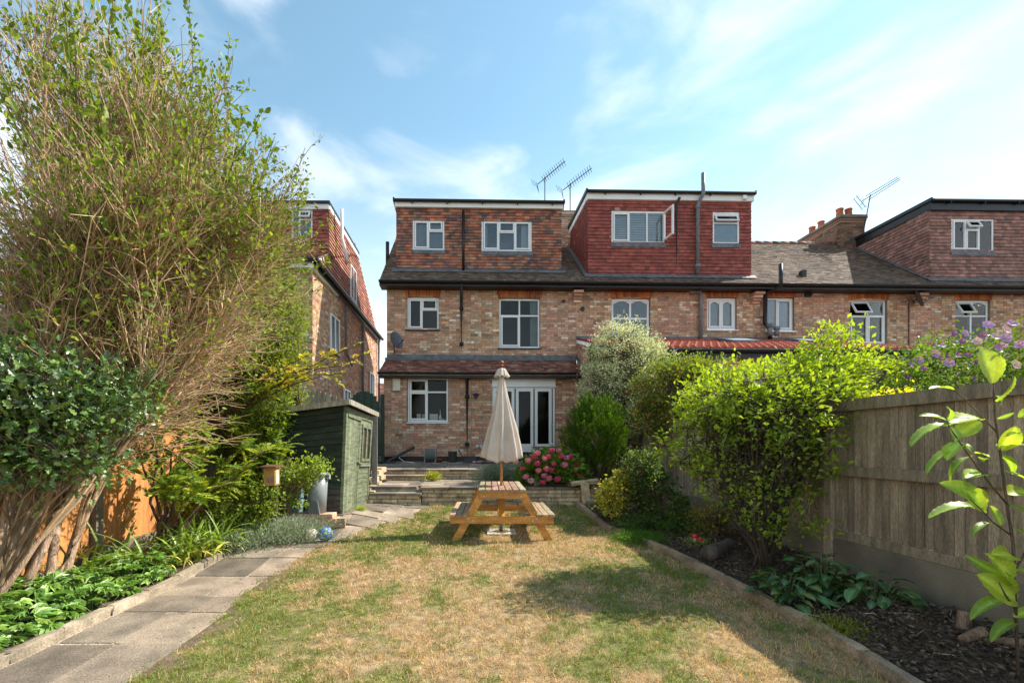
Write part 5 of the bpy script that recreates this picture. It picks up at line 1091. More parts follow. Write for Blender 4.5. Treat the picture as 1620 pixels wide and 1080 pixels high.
for (ya, yb_, z0, z1) in ((YN+.14, 6.93, ZS-.1, ZTOP-.06), (7.05, YF-.14, ZS-.1, ZTOP-.06)):
    mb = MB(); mb.obox((xc(ya), ya, z0), (xc(yb_), yb_, z1) if ya < 7 else (xc(yb_), yb_, z0+.0), .09, .045, ST) if ya > 7 else mb.obox((xc(ya)+.0, ya, z0), (xc(yb_), yb_, z1), .095, .04, ST); mb.build('brace', M['wood_stain'], PT)
for x in (-.3, .3):
    pass
PX = xc(6.99)+.0; PY = 6.99
PB = thing('umbrella_stand', (PX, PY, gz(PX, PY)), 'square black and white slatted metal umbrella stand under the picnic table', 'umbrella stand')
zb = gz(PX, PY)+.012
mb = MB(); hw_ = .225
for (a, b, c, d) in ((-hw_, hw_, -hw_, -hw_+.035), (-hw_, hw_, hw_-.035, hw_), (-hw_, -hw_+.035, -hw_+.035, hw_-.035), (hw_-.035, hw_, -hw_+.035, hw_-.035)): mb.box(PX+a, PX+b, PY+c, PY+d, zb+.012, zb+.024, (.62, .62, .62))
mb.box(PX-hw_+.01, PX+hw_-.01, PY-hw_+.01, PY+hw_-.01, zb, zb+.012, (.03, .03, .03))
mb.build('base_plate', M['plastic'], PB)
for sx_ in (-1, 1):
    for sy_ in (-1, 1):
        for k in range(3):
            o_ = .02+.062*k; mb = MB(); p = (PX+sx_*o_, PY+sy_*(.19), zb+.018); q = (PX+sx_*.19, PY+sy_*o_, zb+.018); mb.obox(p, q, .026, .01, (.62, .62, .62)); mb.build('slat', M['plastic'], PB)
mb = MB(); mb.tube([(PX, PY, zb+.02), (PX, PY, zb+.32)], .028, 12, (.16, .17, .18)); mb.build('tube', M['plastic'], PB, True)
PR = thing('parasol', (PX, PY, zb+.3), 'closed cream canvas parasol standing up through the picnic table', 'parasol')
mb = MB(); ztop = EYE+(CY-573)/700*PY; mb.tube([(PX, PY, zb+.1), (PX+.012, PY, ztop-.06)], .02, 12, (.42, .19, .06)); mb.build('pole', M['wood_stain'], PR, True)
mb = MB(); mb.lathe([(0, ztop+.03), (.012, ztop+.025), (.03, ztop+.005), (.032, ztop-.01), (.02, ztop-.025), (.012, ztop-.03), (.02, ztop-.045), (.05, ztop-.06), (.0, ztop-.062)], PX+.012, PY, 14, (.33, .09, .05)); mb.build('finial', M['wood_stain'], PR, True)
def canopy(name, prof, nf, amp, phase=0, hemf=None, col=(.62, .52, .44)):
    k = 96; V = []; C = []
    for i, (r, z, a, yo) in enumerate(prof):
        for j in range(k):
            t = 2*math.pi*j/k; f = math.cos(nf*t+phase); fold = (abs(f)**.7)*(1 if f > 0 else -1)
            rr = r*(1+a*amp*fold*(1+.45*math.sin(2.3*t+.7))+a*.07*math.sin(3*t+i*.12)+a*.05*math.sin(17*t+i*.2)); zz = z+(hemf(t)*a if hemf and i >= len(prof)-2 else 0)
            V.append((PX+.012+rr*math.cos(t), PY+rr*.92*math.sin(t), zz)); C.append(col)
    m_ = len(prof); F = [(i*k+j, (i+1)*k+j, (i+1)*k+(j+1) % k, i*k+(j+1) % k) for i in range(m_-1) for j in range(k)]
    mb = MB(); mb.add(V, F, np.array(C)); o = mb.build(name, M['cloth'], PR, True); s = o.modifiers.new('thickness', 'SOLIDIFY'); s.thickness = .006; return o
zc0 = EYE+(CY-581)/700*PY; zcb = EYE+(CY-722)/700*PY; prof = []
for t in np.linspace(0, 1, 26): prof.append((.032+.215*t**1.2+.008*math.sin(t*3.1), zc0-.1+(zcb-zc0+.1)*t, min(1, .25+t*1.1), 0))
canopy('canopy', prof, 8, .27, .4, hemf=lambda t: .02*math.cos(8*t+.4)+.06*math.sin(t)-.02)
pv = [(.03+.075*t**.6, zc0-(.02 if t == 0 else .155*t), .4+t*.6, 0) for t in np.linspace(0, 1, 9)]
canopy('vent_cap', pv, 8, .14, .9, hemf=lambda t: .012*math.cos(8*t))

# ------------------------------------------------------------------ ornaments
ct = thing('stone_cat', (at(849, 772, 9.0)[0], 8.92, .66), 'small grey stone cat figure sitting on the retaining wall before the hydrangea', 'garden ornament')
X = at(849, 0, 8.9)[0]; z = .662; mb = MB(); mb.lathe([(0, z), (.06, z), (.062, z+.03), (.055, z+.08), (.035, z+.14), (.028, z+.155), (0, z+.16)], X, 8.9, 14, (.30, .31, .32)); mb.build('cat_body', M['stone'], ct, True)
mb = MB(); mb.lathe([(0, z+.145), (.03, z+.155), (.038, z+.18), (.03, z+.205), (0, z+.21)], X, 8.885, 12, (.30, .31, .32)); 
for s in (-1, 1): mb.add([(X+s*.03, 8.885, z+.195), (X+s*.01, 8.885, z+.205), (X+s*.022, 8.885, z+.235), (X+s*.02, 8.90, z+.2)], [(0, 1, 2), (1, 3, 2), (3, 0, 2)], (.28, .29, .3))
mb.build('cat_head', M['stone'], ct, True)
bbX = at(912, 0, 9.1)[0]; bs = thing('stone_slab', (bbX, 9.1, .7), 'flat irregular stone slab on top of the rockery holding a small blue dish', 'slab'); z = EYE+(CY-760)/700*9.1
piece('slab', BLOCKS[2], bs, (bbX, 9.1, z), (.05, .03, .1), (.28, .26, .05)); piece('support', BLOCKS[3], bs, (bbX+.02, 9.16, z-.13), (.1, .1, .5), (.26, .22, .22))
mb = MB(); mb.lathe([(0, z+.035), (.09, z+.035), (.12, z+.06), (.11, z+.06), (.08, z+.045), (0, z+.045)], bbX+.1, 9.12, 16, (.10, .34, .55)); o = mb.build('blue_dish', M['plastic'], None, True); tag(o, 'small bright blue dish resting on the stone slab by the conifer', 'dish')
def log(name, p, q, r, label, colr, cat='log'):
    mb = MB(); P = [np.array(p)+(np.array(q)-np.array(p))*t+np.array([random.uniform(-1, 1)*r*.05 for _ in range(3)]) for t in np.linspace(0, 1, 7)]
    mb.tube(P, [r*random.uniform(.95, 1.06) for _ in P], 12, colr); o = mb.build(name, M['bark'], None, True); tag(o, label, cat); return o
a = at(1098, 870, 5.55); gz_ = gz(a[0], 5.5)
log('cut_log', (a[0]-.05, 5.12, gz_+.13), (a[0]+.5, 5.6, gz_+.12), .085, 'dark cut log lying on the bark mulch under the red toadstool ornament', (.11, .085, .07))
ms_ = thing('toadstool_ornament', (at(1100, 858, 5.55)[0], 5.5, gz_+.22), 'small red toadstool ornament beside the dark log in the right bed', 'garden ornament')
X = at(1099, 0, 5.35)[0]; zc = EYE+(CY-848)/700*5.35
mb = MB(); mb.lathe([(0, zc-.06), (.013, zc-.06), (.011, zc-.015), (0, zc-.015)], X, 5.35, 10, (.55, .52, .45)); mb.build('stalk', M['plastic'], ms_, True)
mb = MB(); mb.lathe([(0, zc+.035), (.02, zc+.03), (.034, zc+.012), (.038, zc-.012), (0, zc-.016)], X, 5.35, 16, (.55, .03, .03)); mb.lathe([(0, zc-.005), (.018, zc-.01), (.03, zc-.025), (.034, zc-.045), (0, zc-.05)], X+.055, 5.33, 12, (.5, .03, .035)); mb.build('cap', M['plastic'], ms_, True)
lb = thing('fallen_branch', at(1580, 1010, 2.9), 'pale brown branch lying in the mulch at the foot of the right fence', 'branch')
mb = MB(); p0 = at(1525, 955, 3.15); p1 = at(1545, 995, 3.0); p2 = at(1590, 1012, 2.9); p3 = at(1660, 1020, 2.8)
mb.tube([(p0[0], p0[1], gz(*p0[:2])+.2), (p0[0], p0[1], gz(*p0[:2])+.07), (p1[0], p1[1], gz(*p1[:2])+.07), (p2[0], p2[1], gz(*p2[:2])+.08), (p3[0], p3[1], gz(*p3[:2])+.09)], [.035, .045, .042, .04, .045], 10, (.20, .13, .085)); mb.build('branch_wood', M['bark'], lb, True)
mb = MB(); mb.tube([(p1[0]-.1, p1[1], gz(*p1[:2])+.06), (p1[0]+.05, p1[1]+.02, gz(*p1[:2])+.1), (p2[0], p2[1]+.1, gz(*p2[:2])+.12)], [.03, .04, .035], 8, (.23, .15, .10)); mb.build('side_branch', M['bark'], lb, True)
sk = MB()
for _ in range(26):
    y = random.uniform(2.6, 4.2); x = random.uniform(float(edr(y))+.15, 3.7); a = random.uniform(0, 3.14); l = random.uniform(.08, .25); z = gz(x, y)+.07; sk.tube([(x, y, z), (x+l*.5*math.cos(a)+.02, y+l*.5*math.sin(a), z+random.uniform(0, .03)), (x+l*math.cos(a), y+l*math.sin(a), z)], .003, 5, random.choice([(.4, .33, .22), (.3, .22, .14), (.5, .42, .3)]))
o = sk.build('dry_stems', M['twig'], None); tag(o, 'thin dry pale stems scattered over the dark mulch', 'twigs', kind='stuff')
# ------------------------------------------------------------------ plants
def norm(a): return a/(np.linalg.norm(a, axis=-1, keepdims=True)+1e-9)
LEAF = (np.array([(0, 0, 0), (-.28, .38, .07), (.28, .38, .07), (-.2, .75, .05), (.2, .75, .05), (0, 1, -.06), (0, .45, 0)]), np.array([(0, 6, 1), (0, 2, 6), (1, 6, 3), (6, 2, 4), (3, 6, 5), (6, 4, 5)]))
LEAF4 = (np.array([(0, 0, 0), (-.27, .45, .08), (0, 1, -.05), (.27, .45, .08)]), np.array([(0, 2, 1), (0, 3, 2)]))
NARROW = (np.array([(0, 0, 0), (-.10, .4, .02), (0, 1, .0), (.10, .4, .02)]), np.array([(0, 2, 1), (0, 3, 2)]))
def inst(tmpl, P, D, U, s, C, wid=1.):
    tv, tf = tmpl; D = norm(D); X = norm(np.cross(D, U)); N_ = np.cross(X, D); n = len(P); k = len(tv)
    s = np.asarray(s).reshape(-1, 1, 1)*np.ones((n, 1, 1))
    V = P[:, None]+s*(tv[None, :, 0:1]*wid*X[:, None]+tv[None, :, 1:2]*D[:, None]+tv[None, :, 2:3]*N_[:, None])
    F = (np.arange(n)[:, None, None]*k+tf[None]).reshape(-1, tf.shape[1]); return V.reshape(-1, 3), F, np.repeat(C, k, axis=0)
def rdir(n, up=0.): v = rng.normal(0, 1, (n, 3)); v = norm(v); v[:, 2] += up; return norm(v)
def pal_pick(pal, n, jit=.15):
    pal = np.array(pal, float); return pal[rng.integers(0, len(pal), n)]*rng.uniform(1-jit, 1+jit, n)[:, None]
def polytubes(P, Rr, k=3):
    n, m, _ = P.shape; D = np.gradient(P, axis=1); D = norm(D); ref = np.where(np.abs(D[:, :, 2:3]) > .9, np.array([[[0, 1., 0]]]), np.array([[[0, 0, 1.]]])); A = norm(np.cross(D, ref)); B = np.cross(D, A)
    t = np.linspace(0, 2*np.pi, k, endpoint=False); V = P[:, :, None]+Rr[:, :, None, None]*(np.cos(t)[None, None, :, None]*A[:, :, None]+np.sin(t)[None, None, :, None]*B[:, :, None])
    i = np.arange(m-1)[:, None]*k; j = np.arange(k)[None]; F = np.stack([i+j, i+(j+1) % k, i+k+(j+1) % k, i+k+j], -1).reshape(-1, 4)
    F = (np.arange(n)[:, None, None]*(m*k)+F[None]).reshape(-1, 4); return V.reshape(-1, 3), F
def grow(P0, D0, Ln, m, wander=.25, bend=(0, 0, 0)):
    n = len(P0); P = np.zeros((n, m+1, 3)); P[:, 0] = P0; D = norm(D0.copy()); b = np.array(bend)
    for i in range(m):
        P[:, i+1] = P[:, i]+D*(Ln/m)[:, None]; D = norm(D+rng.normal(0, wander, (n, 3))+b)
    return P
def spawn(P, q, t0, spread, up=0., out=None):
    """q children on each parent polyline: starts, directions, parent index, t"""
    n, m, _ = P.shape; idx = np.repeat(np.arange(n), q); t = t0+(1-t0)*rng.random(n*q); f = t*(m-1); i = np.minimum(f.astype(int), m-2); fr = (f-i)[:, None]
    S0 = P[idx, i]*(1-fr)+P[idx, i+1]*fr; D = norm(P[idx, i+1]-P[idx, i]); D = norm(D+rng.normal(0, spread, D.shape)+np.array([0, 0, up])); return S0, D, idx, t
def rad(n, m, r0, r1): return np.linspace(r0, r1, m)[None]*np.ones((n, 1))
class Acc:
    def __init__(s): s.V = []; s.F = {}; s.C = []; s.n = 0
    def add(s, V, F, C):
        s.V.append(V); s.C.append(np.broadcast_to(C, (len(V), 3))); s.F.setdefault(F.shape[1], []).append(F+s.n); s.n += len(V)
    def build(s, name, m, parent, stuff=False, smooth=False):
        o = np_mesh(name, np.concatenate(s.V), [np.concatenate(f) for f in s.F.values()], np.concatenate(s.C), m, parent, smooth)
        if stuff: o['kind'] = 'stuff'
        return o
def blob_points(blobs, n, shell=.55, clump=None, csize=.12, wts=None):
    w = np.array([b[3]*b[4]*b[5] for b in blobs])**.75*(1 if wts is None else np.array(wts)); w = w/w.sum(); out_ = []; nor = []
    K = clump or max(20, n//40)
    bi = rng.choice(len(blobs), K, p=w); d = rdir(K); r = shell+(1-shell)*rng.random(K)**.6; r *= rng.uniform(.86, 1.10, K)
    B = np.array(blobs)[bi]; c = B[:, :3]+d*B[:, 3:6]*r[:, None]; j = rng.integers(0, K, n); sz = rng.uniform(.5, 1.3, K)*csize
    P = c[j]+rng.normal(0, 1, (n, 3))*sz[j][:, None]*np.array([1, 1, .8]); return P, norm(d[j]/B[j][:, 3:6] if False else d[j]), c, d, bi
def shrub(name, label, cat, base, blobs, n, size, pal, m='leaf', tmpl=LEAF4, shell=.5, csize=.12, stems=8, stemcol=(.12, .08, .05), sr=.018, up=.25, outw=.9, clumps=None, group=None, wid=1., topcol=None, ground=True, wts=None):
    z0 = gz(base[0], base[1]) if ground else base[2]
    t = thing(name, (base[0], base[1], z0), label, cat, group); P, d, c, cd, bi = blob_points(blobs, n, shell, clumps, csize, wts)
    k = P[:, 2] > g(P[:, 0], P[:, 1])+.02; P, d = P[k], d[k]; nn = len(P)
    D = norm(rdir(nn)*1.0+d*outw+np.array([0, 0, up])); U = norm(rdir(nn)*.8+np.array([.3, -.2, .9]))
    C = pal_pick(pal, nn)
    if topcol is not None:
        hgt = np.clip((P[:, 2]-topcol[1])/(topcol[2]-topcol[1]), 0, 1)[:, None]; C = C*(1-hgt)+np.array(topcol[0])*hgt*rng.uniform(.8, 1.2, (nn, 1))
    V, F, CC = inst(tmpl, P, D, U, size*rng.uniform(.6, 1.25, nn), C, wid); a = Acc(); a.add(V, F, CC); a.build('foliage', M[m], t, True)
    if stems:
        s = Acc(); S0 = np.array([[base[0], base[1], z0]])+rng.normal(0, .04, (stems, 3))*np.array([1, 1, 0]); tg = c[rng.choice(len(c), stems)]; D0 = norm(norm(tg-S0)+np.array([0, 0, .5])); Ls = np.linalg.norm(tg-S0, axis=1)
        Pm = S0[:, None]+(tg-S0)[:, None]*np.linspace(0, 1, 7)[None, :, None]; Pm[:, 1:-1] += rng.normal(0, .03, (stems, 5, 3)); Pm[:, :, 2] += .12*Ls[:, None]*np.sin(np.linspace(0, np.pi, 7))[None]; 
        V, F = polytubes(Pm, rad(stems, 7, sr, sr*.35), 5); s.add(V, F, np.array(stemcol))
        # twigs to every clump
        K = len(c); pj = rng.integers(0, stems, K); pk = rng.integers(3, 7, K); A = Pm[pj, pk]; Q = A[:, None]+(c-A)[:, None]*np.linspace(0, 1, 4)[None, :, None]; Q[:, 1:-1] += rng.normal(0, .03, (K, 2, 3))
        V, F = polytubes(Q, rad(K, 4, sr*.35, .003), 3); s.add(V, F, np.array(stemcol)); s.build('stems', M['twig'], t)
    return t

# ---- the large twiggy shrub on the left
TW = [(.44, .285, .155), (.50, .34, .20), (.36, .225, .12), (.56, .41, .27)]
def big_shrub():
    t = thing('large_shrub', (-3.75, 4.2, .0), 'huge overgrown twiggy shrub with bare tan branches leaning over the left fence', 'shrub')
    n0 = 12; base = np.array([-3.98, 3.8, .0])+rng.uniform(-1, 1, (n0, 3))*np.array([.16, .38, 0]); az = rng.uniform(.7, 3.0, n0); el = rng.uniform(.95, 1.3, n0)
    D0 = np.stack([np.cos(az)*np.cos(el)*.6, np.sin(az)*np.cos(el)*.8, np.sin(el)], 1)
    P0 = grow(base, D0, rng.uniform(1.2, 1.7, n0), 8, .06)
    a = Acc(); V, F = polytubes(P0, rad(n0, 9, .042, .022)*rng.uniform(.6, 1.15, (n0, 1)), 7); a.add(V, F, np.array((.40, .27, .185))*np.ones((len(V), 1))); a.build('trunk', M['bark'], t, smooth=True)
    C0 = np.array([-4.15, 5.1, 2.9]); Rr = np.array([2.15, 2.2, 3.5])
    n1 = 340; idx = rng.integers(0, n0, n1); S0 = P0[idx, rng.integers(4, 9, n1)]; Dp = norm(P0[idx, -1]-P0[idx, -3])
    th = rng.uniform(-1.35, 2.9, n1); ph = np.arcsin(rng.uniform(-.06, 1, n1))
    T = C0+np.stack([np.cos(th)*np.cos(ph), np.sin(th)*np.cos(ph), np.sin(ph)], 1)*Rr*rng.uniform(.55, .88, n1)[:, None]
    T[:, 2] = np.maximum(T[:, 2], 2.75+.9*np.clip(T[:, 0]+3.7, 0, 2))
    s = np.linspace(0, 1, 10)[None, :, None]; L1 = np.linalg.norm(T-S0, axis=1)[:, None, None]; Mid = S0[:, None]+Dp[:, None]*L1*.5; P1 = S0[:, None]*(1-s)**2+2*Mid*s*(1-s)+T[:, None]*s**2; P1[:, 1:-1] += rng.normal(0, .02, (n1, 8, 3))
    r1 = rng.uniform(.008, .017, (n1, 1)); b = Acc(); V, F = polytubes(P1, r1*np.linspace(1, .35, 10)[None], 5); b.add(V, F, np.repeat(pal_pick(TW, n1), 50, 0))
    S2, D2, i2, t2 = spawn(P1, 22, .20, .42, .08); out = norm(S2-C0); D2 = norm(D2+out*.3); n2 = len(S2); P2 = grow(S2, D2, rng.uniform(.45, 1.0, n2), 4, .12, (0, 0, .05)); V, F = polytubes(P2, rad(n2, 5, .0062, .003), 3); b.add(V, F, np.repeat(pal_pick(TW, n2), 15, 0))
    S3, D3, i3, t3 = spawn(P2, 5, .1, .5, .1); n3 = len(S3); P3 = grow(S3, D3, rng.uniform(.15, .42, n3), 2, .15); V, F = polytubes(P3, rad(n3, 3, .0034, .0018), 3); b.add(V, F, np.repeat(pal_pick(TW, n3), 9, 0))
    # leafy shoots: mostly on the outer, upper twigs
    tip = P3[:, -1]; r = np.linalg.norm((tip-C0)/Rr, axis=1); pr = np.clip((r-.55)/.35, .10, 1)*np.clip(.45+(tip[:, 2]-2.4)*.28, .22, 1); k = rng.random(n3) < pr*.98; T3 = P3[k]
    q = 4; P = np.repeat(T3[:, 1], q, 0)*.5+np.repeat(T3[:, -1], q, 0)*.5+rng.normal(0, .04, (len(T3)*q, 3)); D = norm(np.repeat(norm(T3[:, -1]-T3[:, 0]), q, 0)+rdir(len(P))*.9+np.array([0, 0, .1]))
    LP = [(.11, .18, .035), (.14, .22, .04), (.18, .25, .05), (.08, .13, .03), (.12, .19, .04), (.23, .27, .06)]
    c_ = Acc(); V, F, C = inst(LEAF, P, D, norm(rdir(len(P))+np.array([.4, -.3, .8])), .052*rng.uniform(.6, 1.35, len(P)), pal_pick(LP, len(P), .28), .95); c_.add(V, F, C)
    # long vigorous shoots breaking the outline
    sh = 46; th = rng.uniform(-1.2, 2.4, sh); ph = np.arcsin(rng.uniform(.15, 1, sh)); S0 = C0+np.stack([np.cos(th)*np.cos(ph), np.sin(th)*np.cos(ph), np.sin(ph)], 1)*Rr*.82; PS = grow(S0, norm(norm(S0-C0)+np.array([0, 0, .9])), rng.uniform(.6, 1.15, sh), 8, .07)
    V, F = polytubes(PS, rad(sh, 9, .007, .0025), 4); b.add(V, F, np.array((.17, .12, .07))*np.ones((len(V), 1))); b.build('branches', M['twig'], t, True)
    S4, D4, _, _ = spawn(PS, 44, .05, .9, .1); V, F, C = inst(LEAF, S4+rng.normal(0, .02, S4.shape), D4, norm(rdir(len(S4))+np.array([.4, -.3, .8])), .075*rng.uniform(.6, 1.3, len(S4)), pal_pick(LP, len(S4)), 1.0); c_.add(V, F, C)
    c_.build('leaves', M['leaf'], t, True)
big_shrub()
# ---- evergreen masses behind
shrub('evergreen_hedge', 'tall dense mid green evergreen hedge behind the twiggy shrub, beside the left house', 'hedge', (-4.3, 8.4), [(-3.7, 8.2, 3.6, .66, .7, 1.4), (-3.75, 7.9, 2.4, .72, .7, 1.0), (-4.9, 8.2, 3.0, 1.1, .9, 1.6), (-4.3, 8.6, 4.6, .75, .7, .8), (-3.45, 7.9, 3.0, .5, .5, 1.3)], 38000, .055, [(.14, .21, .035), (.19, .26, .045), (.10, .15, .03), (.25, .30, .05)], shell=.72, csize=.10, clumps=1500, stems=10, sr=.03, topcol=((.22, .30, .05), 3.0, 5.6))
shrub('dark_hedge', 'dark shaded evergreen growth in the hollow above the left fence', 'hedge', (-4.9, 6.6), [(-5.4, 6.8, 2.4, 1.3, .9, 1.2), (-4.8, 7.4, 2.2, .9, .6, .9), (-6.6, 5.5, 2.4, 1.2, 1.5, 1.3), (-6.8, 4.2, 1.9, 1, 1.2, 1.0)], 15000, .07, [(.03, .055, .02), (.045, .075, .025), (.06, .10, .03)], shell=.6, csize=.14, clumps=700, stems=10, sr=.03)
# ---- holly in front of the fence
HOL = (np.array([(0, 0, 0), (-.30, .18, .08), (-.16, .35, .0), (-.34, .52, .10), (-.15, .72, .0), (-.2, .85, .06), (0, 1.05, -.05), (.2, .85, .06), (.15, .72, .0), (.34, .52, .10), (.16, .35, 0), (.30, .18, .08), (0, .5, -.05)]), np.array([(12, i+1, i) for i in range(11)]+[(12, 0, 11)]))
shrub('holly_bush', 'glossy dark green holly spreading across the left fence below the twiggy shrub', 'shrub', (-3.9, 3.6), [(-3.2, 3.4, 1.80, .40, .22, .34), (-3.6, 3.3, 1.75, .35, .25, .55), (-2.95, 3.6, 1.72, .22, .2, .2), (-3.2, 3.45, 1.38, .45, .2, .18), (-3.1, 3.9, 1.98, .25, .3, .13)], 5200, .062, [(.045, .095, .02), (.07, .13, .03), (.10, .17, .035), (.03, .06, .018)], m='leaf_gloss', tmpl=HOL, shell=.2, csize=.12, clumps=300, stems=10, sr=.016, stemcol=(.24, .17, .11))
# ---- sumac with pinnate leaves
def pinnate(P, D, L_, npair, ll, pal, wid=.9, droop=.5):
    """compound leaves: rachis from P along D with pairs of narrow leaflets"""
    n = len(P); pts = []; dirs = []; cols = []; D = norm(D); S_ = norm(np.cross(D, np.array([0, 0, 1.]))); base_c = pal_pick(pal, n)
    for i in range(npair):
        f = (i+.6)/npair; q = P+D*(L_*f)[:, None]; q[:, 2] -= droop*L_*f*f*.6
        for s in (-1, 1): pts.append(q); dirs.append(norm(D*.75+S_*s*.9+np.array([0, 0, -.25]))); cols.append(base_c*rng.uniform(.9, 1.1, (n, 1)))
    e = P+D*L_[:, None]; e[:, 2] -= droop*L_*.6; pts.append(e); dirs.append(norm(D+np.array([0, 0, -droop]))); cols.append(base_c)
    P_ = np.concatenate(pts); D_ = np.concatenate(dirs); U = norm(rng.normal(0, .5, (len(P_), 3))+np.array([.5, -.35, .8])); V, F, C = inst(LEAF4, P_, D_, U, ll*rng.uniform(.75, 1.15, len(P_)), np.concatenate(cols), wid)
    s = np.linspace(0, 1, 4)[None, :, None]; Q = P[:, None]+D[:, None]*L_[:, None, None]*s; Q[:, :, 2] -= droop*L_[:, None]*(s[..., 0]**2)*.6; return (V, F, C), polytubes(Q, rad(n, 4, .003, .0015), 3)
def sumac(name, label, base, tips, nl, Lf, ll, pal, stemcol, sr=.022, cat='shrub', upw=.5, npair=6, wid=.62):
    t = thing(name, tuple(base), label, cat); tips = np.array(tips, float); n = len(tips); s = np.linspace(0, 1, 8)[None, :, None]; B = np.array(base)[None]+rng.normal(0, .05, (n, 3))*np.array([1, 1, 0])
    P = B[:, None]*(1-s)+tips[:, None]*s; P[:, 1:-1] += rng.normal(0, .035, (n, 6, 3)); P[:, :, 2] += .15*np.sin(np.pi*s[..., 0]); V, F = polytubes(P, rad(n, 8, sr, sr*.35), 6); a = Acc(); a.add(V, F, np.array(stemcol)*np.ones((len(V), 1)))
    S0, D0, _, _ = spawn(P, nl, .45, .7, upw); LL = Lf*rng.uniform(.6, 1.2, len(S0)); (V1, F1, C1), (V2, F2) = pinnate(S0, D0, LL, npair, ll, pal, wid); a.add(V2, F2, np.array((.16, .14, .06))*np.ones((len(V2), 1))); a.build('stems', M['bark'], t, smooth=True)
    b = Acc(); b.add(V1, F1, C1); b.build('foliage', M['leaf'], t, True)
YG = [(.22, .30, .05), (.28, .34, .06), (.16, .25, .045), (.12, .21, .04)]
b0 = np.array([-3.75, 5.35, .1]); 
sumac('cutleaf_shrub', 'yellow green shrub with feathery compound leaves on dark stems before the orange fence', b0, [(-3.9, 5.2, 1.5), (-3.2, 5.3, .95), (-3.5, 5.4, 1.65), (-3.3, 5.7, 1.5), (-3.0, 5.9, 1.45), (-3.3, 5.2, 1.25), (-3.55, 5.9, 1.7), (-2.9, 6.3, 1.4), (-4.0, 5.6, 1.75), (-3.0, 6.0, 1.25), (-3.4, 5.0, 1.15), (-3.75, 5.15, 1.95)], 18, .26, .085, YG, (.10, .055, .035), npair=7)
sumac('cutleaf_shrub', 'pale yellow green compound leaved bush between the weathered fence and the birdbox', np.array([-3.2, 6.8, .2]), [(-3.4, 6.7, 1.4), (-3.0, 6.9, 1.75), (-3.3, 7.0, 2.05), (-2.8, 6.7, 1.5), (-3.6, 7.0, 2.2), (-3.0, 7.2, 2.2), (-3.5, 6.6, 1.8)], 30, .24, .085, YG, (.12, .09, .05))
sumac('overhanging_branch', 'slender branch of yellowing compound leaves reaching out over the shed roof', np.array([-4.2, 7.0, 1.7]), [at(560, 548, 6.8), at(520, 575, 6.8), at(575, 560, 7.0), at(500, 590, 6.9), at(540, 590, 6.8), at(470, 580, 7.0), at(490, 560, 6.6)], 15, .17, .065, [(.38, .36, .06), (.30, .34, .06), (.45, .36, .08)], (.13, .085, .06), sr=.016, cat='branch', npair=4, wid=.9)
shrub('nandina_bush', 'light green leafy bush in front of the blue water butt and the bin', 'shrub', (-2.75, 6.55), [(-2.65, 6.6, .95, .30, .28, .42), (-2.35, 6.55, 1.15, .20, .2, .16), (-2.95, 6.5, .7, .3, .3, .35)], 3300, .06, [(.20, .29, .05), (.14, .22, .045), (.28, .34, .07)], shell=.2, csize=.07, clumps=160, stems=9, stemcol=(.2, .14, .08))
shrub('fern_undergrowth', 'low dark green leafy undergrowth beside the birdbox along the weathered fence', 'shrub', (-3.5, 6.4), [(-3.6, 6.5, .6, .5, .6, .4), (-3.2, 6.2, .4, .4, .4, .25), (-2.78, 5.98, .68, .22, .12, .26), (-2.95, 6.1, .45, .3, .2, .25)], 5500, .055, [(.14, .21, .035), (.19, .26, .045), (.10, .15, .03)], shell=.2, csize=.08, clumps=150, stems=6)
shrub('ivy_mass', 'green climber covering the end of the weathered fence near the shed', 'climber', (-3.6, 7.4), [(-3.7, 7.3, 1.5, .5, .3, .7), (-3.3, 7.1, 2.0, .4, .3, .5), (-3.4, 7.05, 1.2, .35, .2, .6)], 9000, .055, [(.12, .19, .04), (.17, .24, .05), (.08, .13, .03)], shell=.4, csize=.09, clumps=380, stems=6)
# ---- lavender / cotton lavender mounds
def needle_mound(name, label, c, r, h, n, size, pal, cat='plant', flow=None, up=.9):
    z = gz(c[0], c[1]) if len(c) == 2 else c[2]; t = thing(name, (c[0], c[1], z), label, cat); P0 = np.array([c[0], c[1], z])[None]+rng.normal(0, .35, (n, 3))*np.array([r[0], r[1], 0]); D = norm(rng.normal(0, .5, (n, 3))+np.array([0, 0, up])+(P0-np.array([c[0], c[1], z]))*1.2); P = P0+D*(h*rng.random(n)**.6)[:, None]; P[:, 2] = np.maximum(P[:, 2], z+.01)
    V, F, C = inst(NARROW, P, norm(D+rdir(n)*.5), rdir(n), size*rng.uniform(.6, 1.3, n), pal_pick(pal, n), 1.2); a = Acc(); a.add(V, F, C)
    ns = n//14; Q = np.stack([P0[:ns], P0[:ns]+D[:ns]*h*.5, P0[:ns]+D[:ns]*h*1.05], 1); V, F = polytubes(Q, rad(ns, 3, .002, .0012), 3); a.add(V, F, np.array(pal[0])*np.ones((len(V), 1))); a.build('foliage', M['leaf_pale' if 'lavender' in name else 'leaf'], t, True)
    if flow:
        k = rng.random(ns) < flow[1]; E = Q[k][:, -1]; m_ = len(E)*4; PP = np.repeat(E, 4, 0)+rng.normal(0, .012, (m_, 3)); V, F, C = inst(LEAF4, PP, rdir(m_, .6), rdir(m_), flow[2], pal_pick([flow[0]], m_)); b = Acc(); b.add(V, F, C); b.build('flowers', M['petal'], t, True)
    return t
SG = [(.26, .31, .22), (.33, .37, .28), (.20, .25, .16)]
needle_mound('cotton_lavender', 'silvery grey green mound of cotton lavender behind the footballs', (-2.72, 6.25), (.75, .45), .36, 9000, .045, SG, flow=((.30, .22, .34), .2, .014))
needle_mound('cotton_lavender', 'silvery cotton lavender trailing at the foot of the bed beside the strap leaved clump', (-3.05, 5.85), (.4, .4), .26, 4000, .045, SG)
